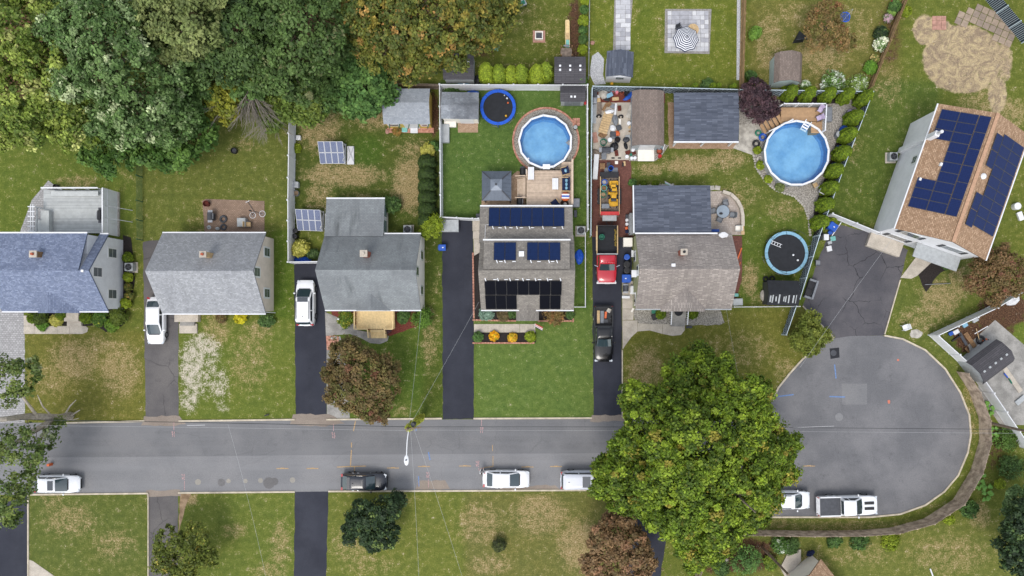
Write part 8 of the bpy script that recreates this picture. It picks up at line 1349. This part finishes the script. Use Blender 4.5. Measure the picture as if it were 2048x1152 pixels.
# tools in the black pickup bed
for lab, x_, y_, L, w, rz, m_, z in (('pale plank in the bed of the black pickup', 1196.5, 634, 1.35, .28, 90, 'wood', .66), ('orange power tool in the bed of the black pickup', 1211, 630, .7, .22, 85, 'orange', .66), ('tan box in the bed of the black pickup', 1217.5, 621, .42, .4, 60, 'stone', .66), ('grey tray in the bed of the black pickup', 1204, 634, 1.3, .35, 90, 'grey', .64), ('small grey case in the bed of the black pickup', 1211, 642, .45, .35, 0, 'darkgrey', .66)): board(lab, x_, y_, L, w, rz, m_, z, 'cargo', 'cargo', .22)
boxy('dark stroller-like bike parts beside the white shed steps', 1309, 634, .5, .6, .5, 'black', 20, 'yard_cart', 'cart'); boxy('teal planter box beside the ball shrub at the railed steps', 1308, 623, .45, .4, .4, 'green', 0, 'planter', 'planter')
# lattice-backed glass leaning frame on the old shed, and the white shrine statue
th = thing('ramp_frame', 'pale green glass frame with white bars against the old shed', 'frame', at(1298, 293, .6)); MB().box((0, 0, .3), (3.0, .5, .05)).build('glass', M['glasspale'], th)
for k in range(4): MB().bar((-1.5+k, -.3, .34), (-1.3+k, .3, .42), .07, .05).build('bar', M['white'], th)
th = thing('lawn_machine', 'red and black riding machine in the right yard', 'machine', at(1975, 690, .5), R(30)); MB().box((0, 0, .35), (.9, .5, .35)).build('frame', M['black'], th); MB().blob((.1, 0, .6), (.35, .25, .2), 10, 6).build('hood', M['orange'], th)
for a in (-1, 1):
    for q in (-1, 1): wheel(th, a*.35, q*.32, .2, .14)
for k, (x_, y_, s_) in enumerate(((675, 697, .14), (664, 676, .16), (671, 675, .15), (674, 696, .13))): tag(MB().blob((0, 0, s_*.4), (s_*1.2, s_, s_*.6), 8, 5, .15).build('garden_rock', M['stone'], loc=at(x_, y_, .1)), ['lower right rock on the brick corner', 'upper left rock on the brick corner', 'upper right rock on the brick corner', 'lowest rock on the brick corner'][k], 'rock')
tag(MB().blob((0, 0, .1), (.25, .22, .18), 9, 6, .15).build('boulder', M['pinkstone'], loc=at(1185, 85, .2)), 'pale boulder by the thin rail at the top', 'rock'); tag(MB().blob((0, 0, 0), (.6, .5, .03), 16, 4, .25).build('sand_patch', M['stone'], loc=at(1832, 668)), 'pale sand patch on the lawn by the kerb', 'sand')

# more of the clutter on and round the concrete pad
JK = [('tan wooden crate at the head of the pallet', 1196, 200, .5, .4, .3, 'wood', 10), ('dark red toolbox under the lattice', 1228, 180, .45, .3, .3, 'red', 5), ('pale blue cooler in the lattice corner', 1219, 190, .7, .4, .35, 'paleblue', 25), ('grey metal cabinet against the lattice', 1190, 200, .4, .6, .7, 'steel', 0), ('black case below the pale blue cooler', 1214, 198, .6, .35, .25, 'black', -10), ('white tray beside the tan wooden crate', 1194, 193, .6, .3, .12, 'white', 3), ('brown cardboard box on the scrap heap', 1218, 208, .45, .4, .35, 'wood_brown', 30), ('blue-grey tote on the scrap heap', 1226, 212, .5, .4, .3, 'grey', -15), ('rusty box beside the right scrap wheel', 1239, 216, .35, .5, .3, 'rust', 5), ('cream panel beside the right scrap wheel', 1240, 246, .2, .9, .15, 'sid_cream', 2), ('dark engine block beside the orange basket', 1238, 255, .5, .5, .4, 'darkgrey', 20), ('black crate below the orange basket', 1226, 268, .6, .45, .35, 'darkgrey', 0), ('grey flat box under the black crate', 1227, 275, .45, .3, .2, 'grey', 8), ('tan offcut right of the white shed bucket', 1260, 254, .35, .2, .1, 'wood', 40), ('wooden block lower right of the shed bucket', 1261, 262, .4, .15, .12, 'wood_brown', 15), ('white lid against the old shed wall', 1264, 270, .2, .2, .1, 'white', 0), ('blue-grey chair cushion right of the pad', 1256, 275, .45, .5, .2, 'lightgrey', 10), ('dark machine part below the grill on the pad', 1233, 306, .35, .6, .2, 'rust', 10), ('left black bracket on the pad edge', 1226, 316, .3, .12, .06, 'black', 0), ('right black bracket on the pad edge', 1239, 316, .3, .12, .06, 'black', 0), ('grey bin below the green tarp', 1208, 312, .5, .6, .5, 'grey', 0), ('maroon flowerpot group left on the gravel pad', 1256, 305, .5, .4, .25, 'rust', 20), ('green pot between the white buckets', 1262, 309, .25, .25, .25, 'green', 0), ('red pot between the white buckets', 1268, 306, .4, .3, .25, 'rust', 10), ('beige stand at the brick drive top', 1233, 325, .3, .3, .1, 'sid_cream', 0), ('tan stand right on the brick drive', 1249, 327, .2, .45, .2, 'wood', 4), ('black stand right on the brick drive', 1246, 329, .15, .4, .25, 'black', 0), ('red plastic jug under the white drive buckets', 1253, 456, .25, .25, .3, 'orange', 20), ('dark blue case lowest by the drive rack', 1254, 463, .35, .3, .3, 'navy', 0), ('black gas bottle above the white drive buckets', 1254, 433, .25, .4, .5, 'darkgrey', 0)]
for l in JK: boxy(*l[:8], name='yard_box', cat='clutter')
rk = thing('storage_rack', 'tall dark metal rack along the slate addition wall', 'rack', at(1262, 448, .8))
for z_ in (.2, .7, 1.2): MB().box((0, 0, z_), (.4, 2.2, .03)).build('shelf', M['steel'], rk)
for a in (-1, 1):
    for q in (-1, 1): MB().bar((a*.18, q*1.05, 0), (a*.18, q*1.05, 1.5), .04).build('upright', M['darkgrey'], rk)
for lab, x_, y_, L_, w_, rz_, m_ in (('brown log among straw in the right yard', 1936, 704, 1.1, .2, -50, 'wood_brown'), ('pale board among straw in the right yard', 1944, 714, .9, .2, 20, 'wood'), ('black rail in the right yard corner', 1912, 676, 1.2, .12, 35, 'black'), ('orange saw body in the right yard', 1969, 681, .5, .3, 30, 'orange'), ('white jug beside the saw in the right yard', 1957, 692, .35, .25, 40, 'white'), ('pink cloth by the grey gambrel shed', 1951, 698, .4, .25, 30, 'terracotta'), ('blue paddle toy on the patio slab', 2011, 751, .6, .1, -50, 'blue'), ('green paddle toy on the patio slab', 2020, 762, .6, .1, -60, 'green'), ('white rack frame on the patio slab, right edge', 2040, 800, 1.2, .5, 40, 'lightgrey')): board(lab, x_, y_, L_, w_, rz_, m_, .08, 'yard_item', 'clutter', .15)
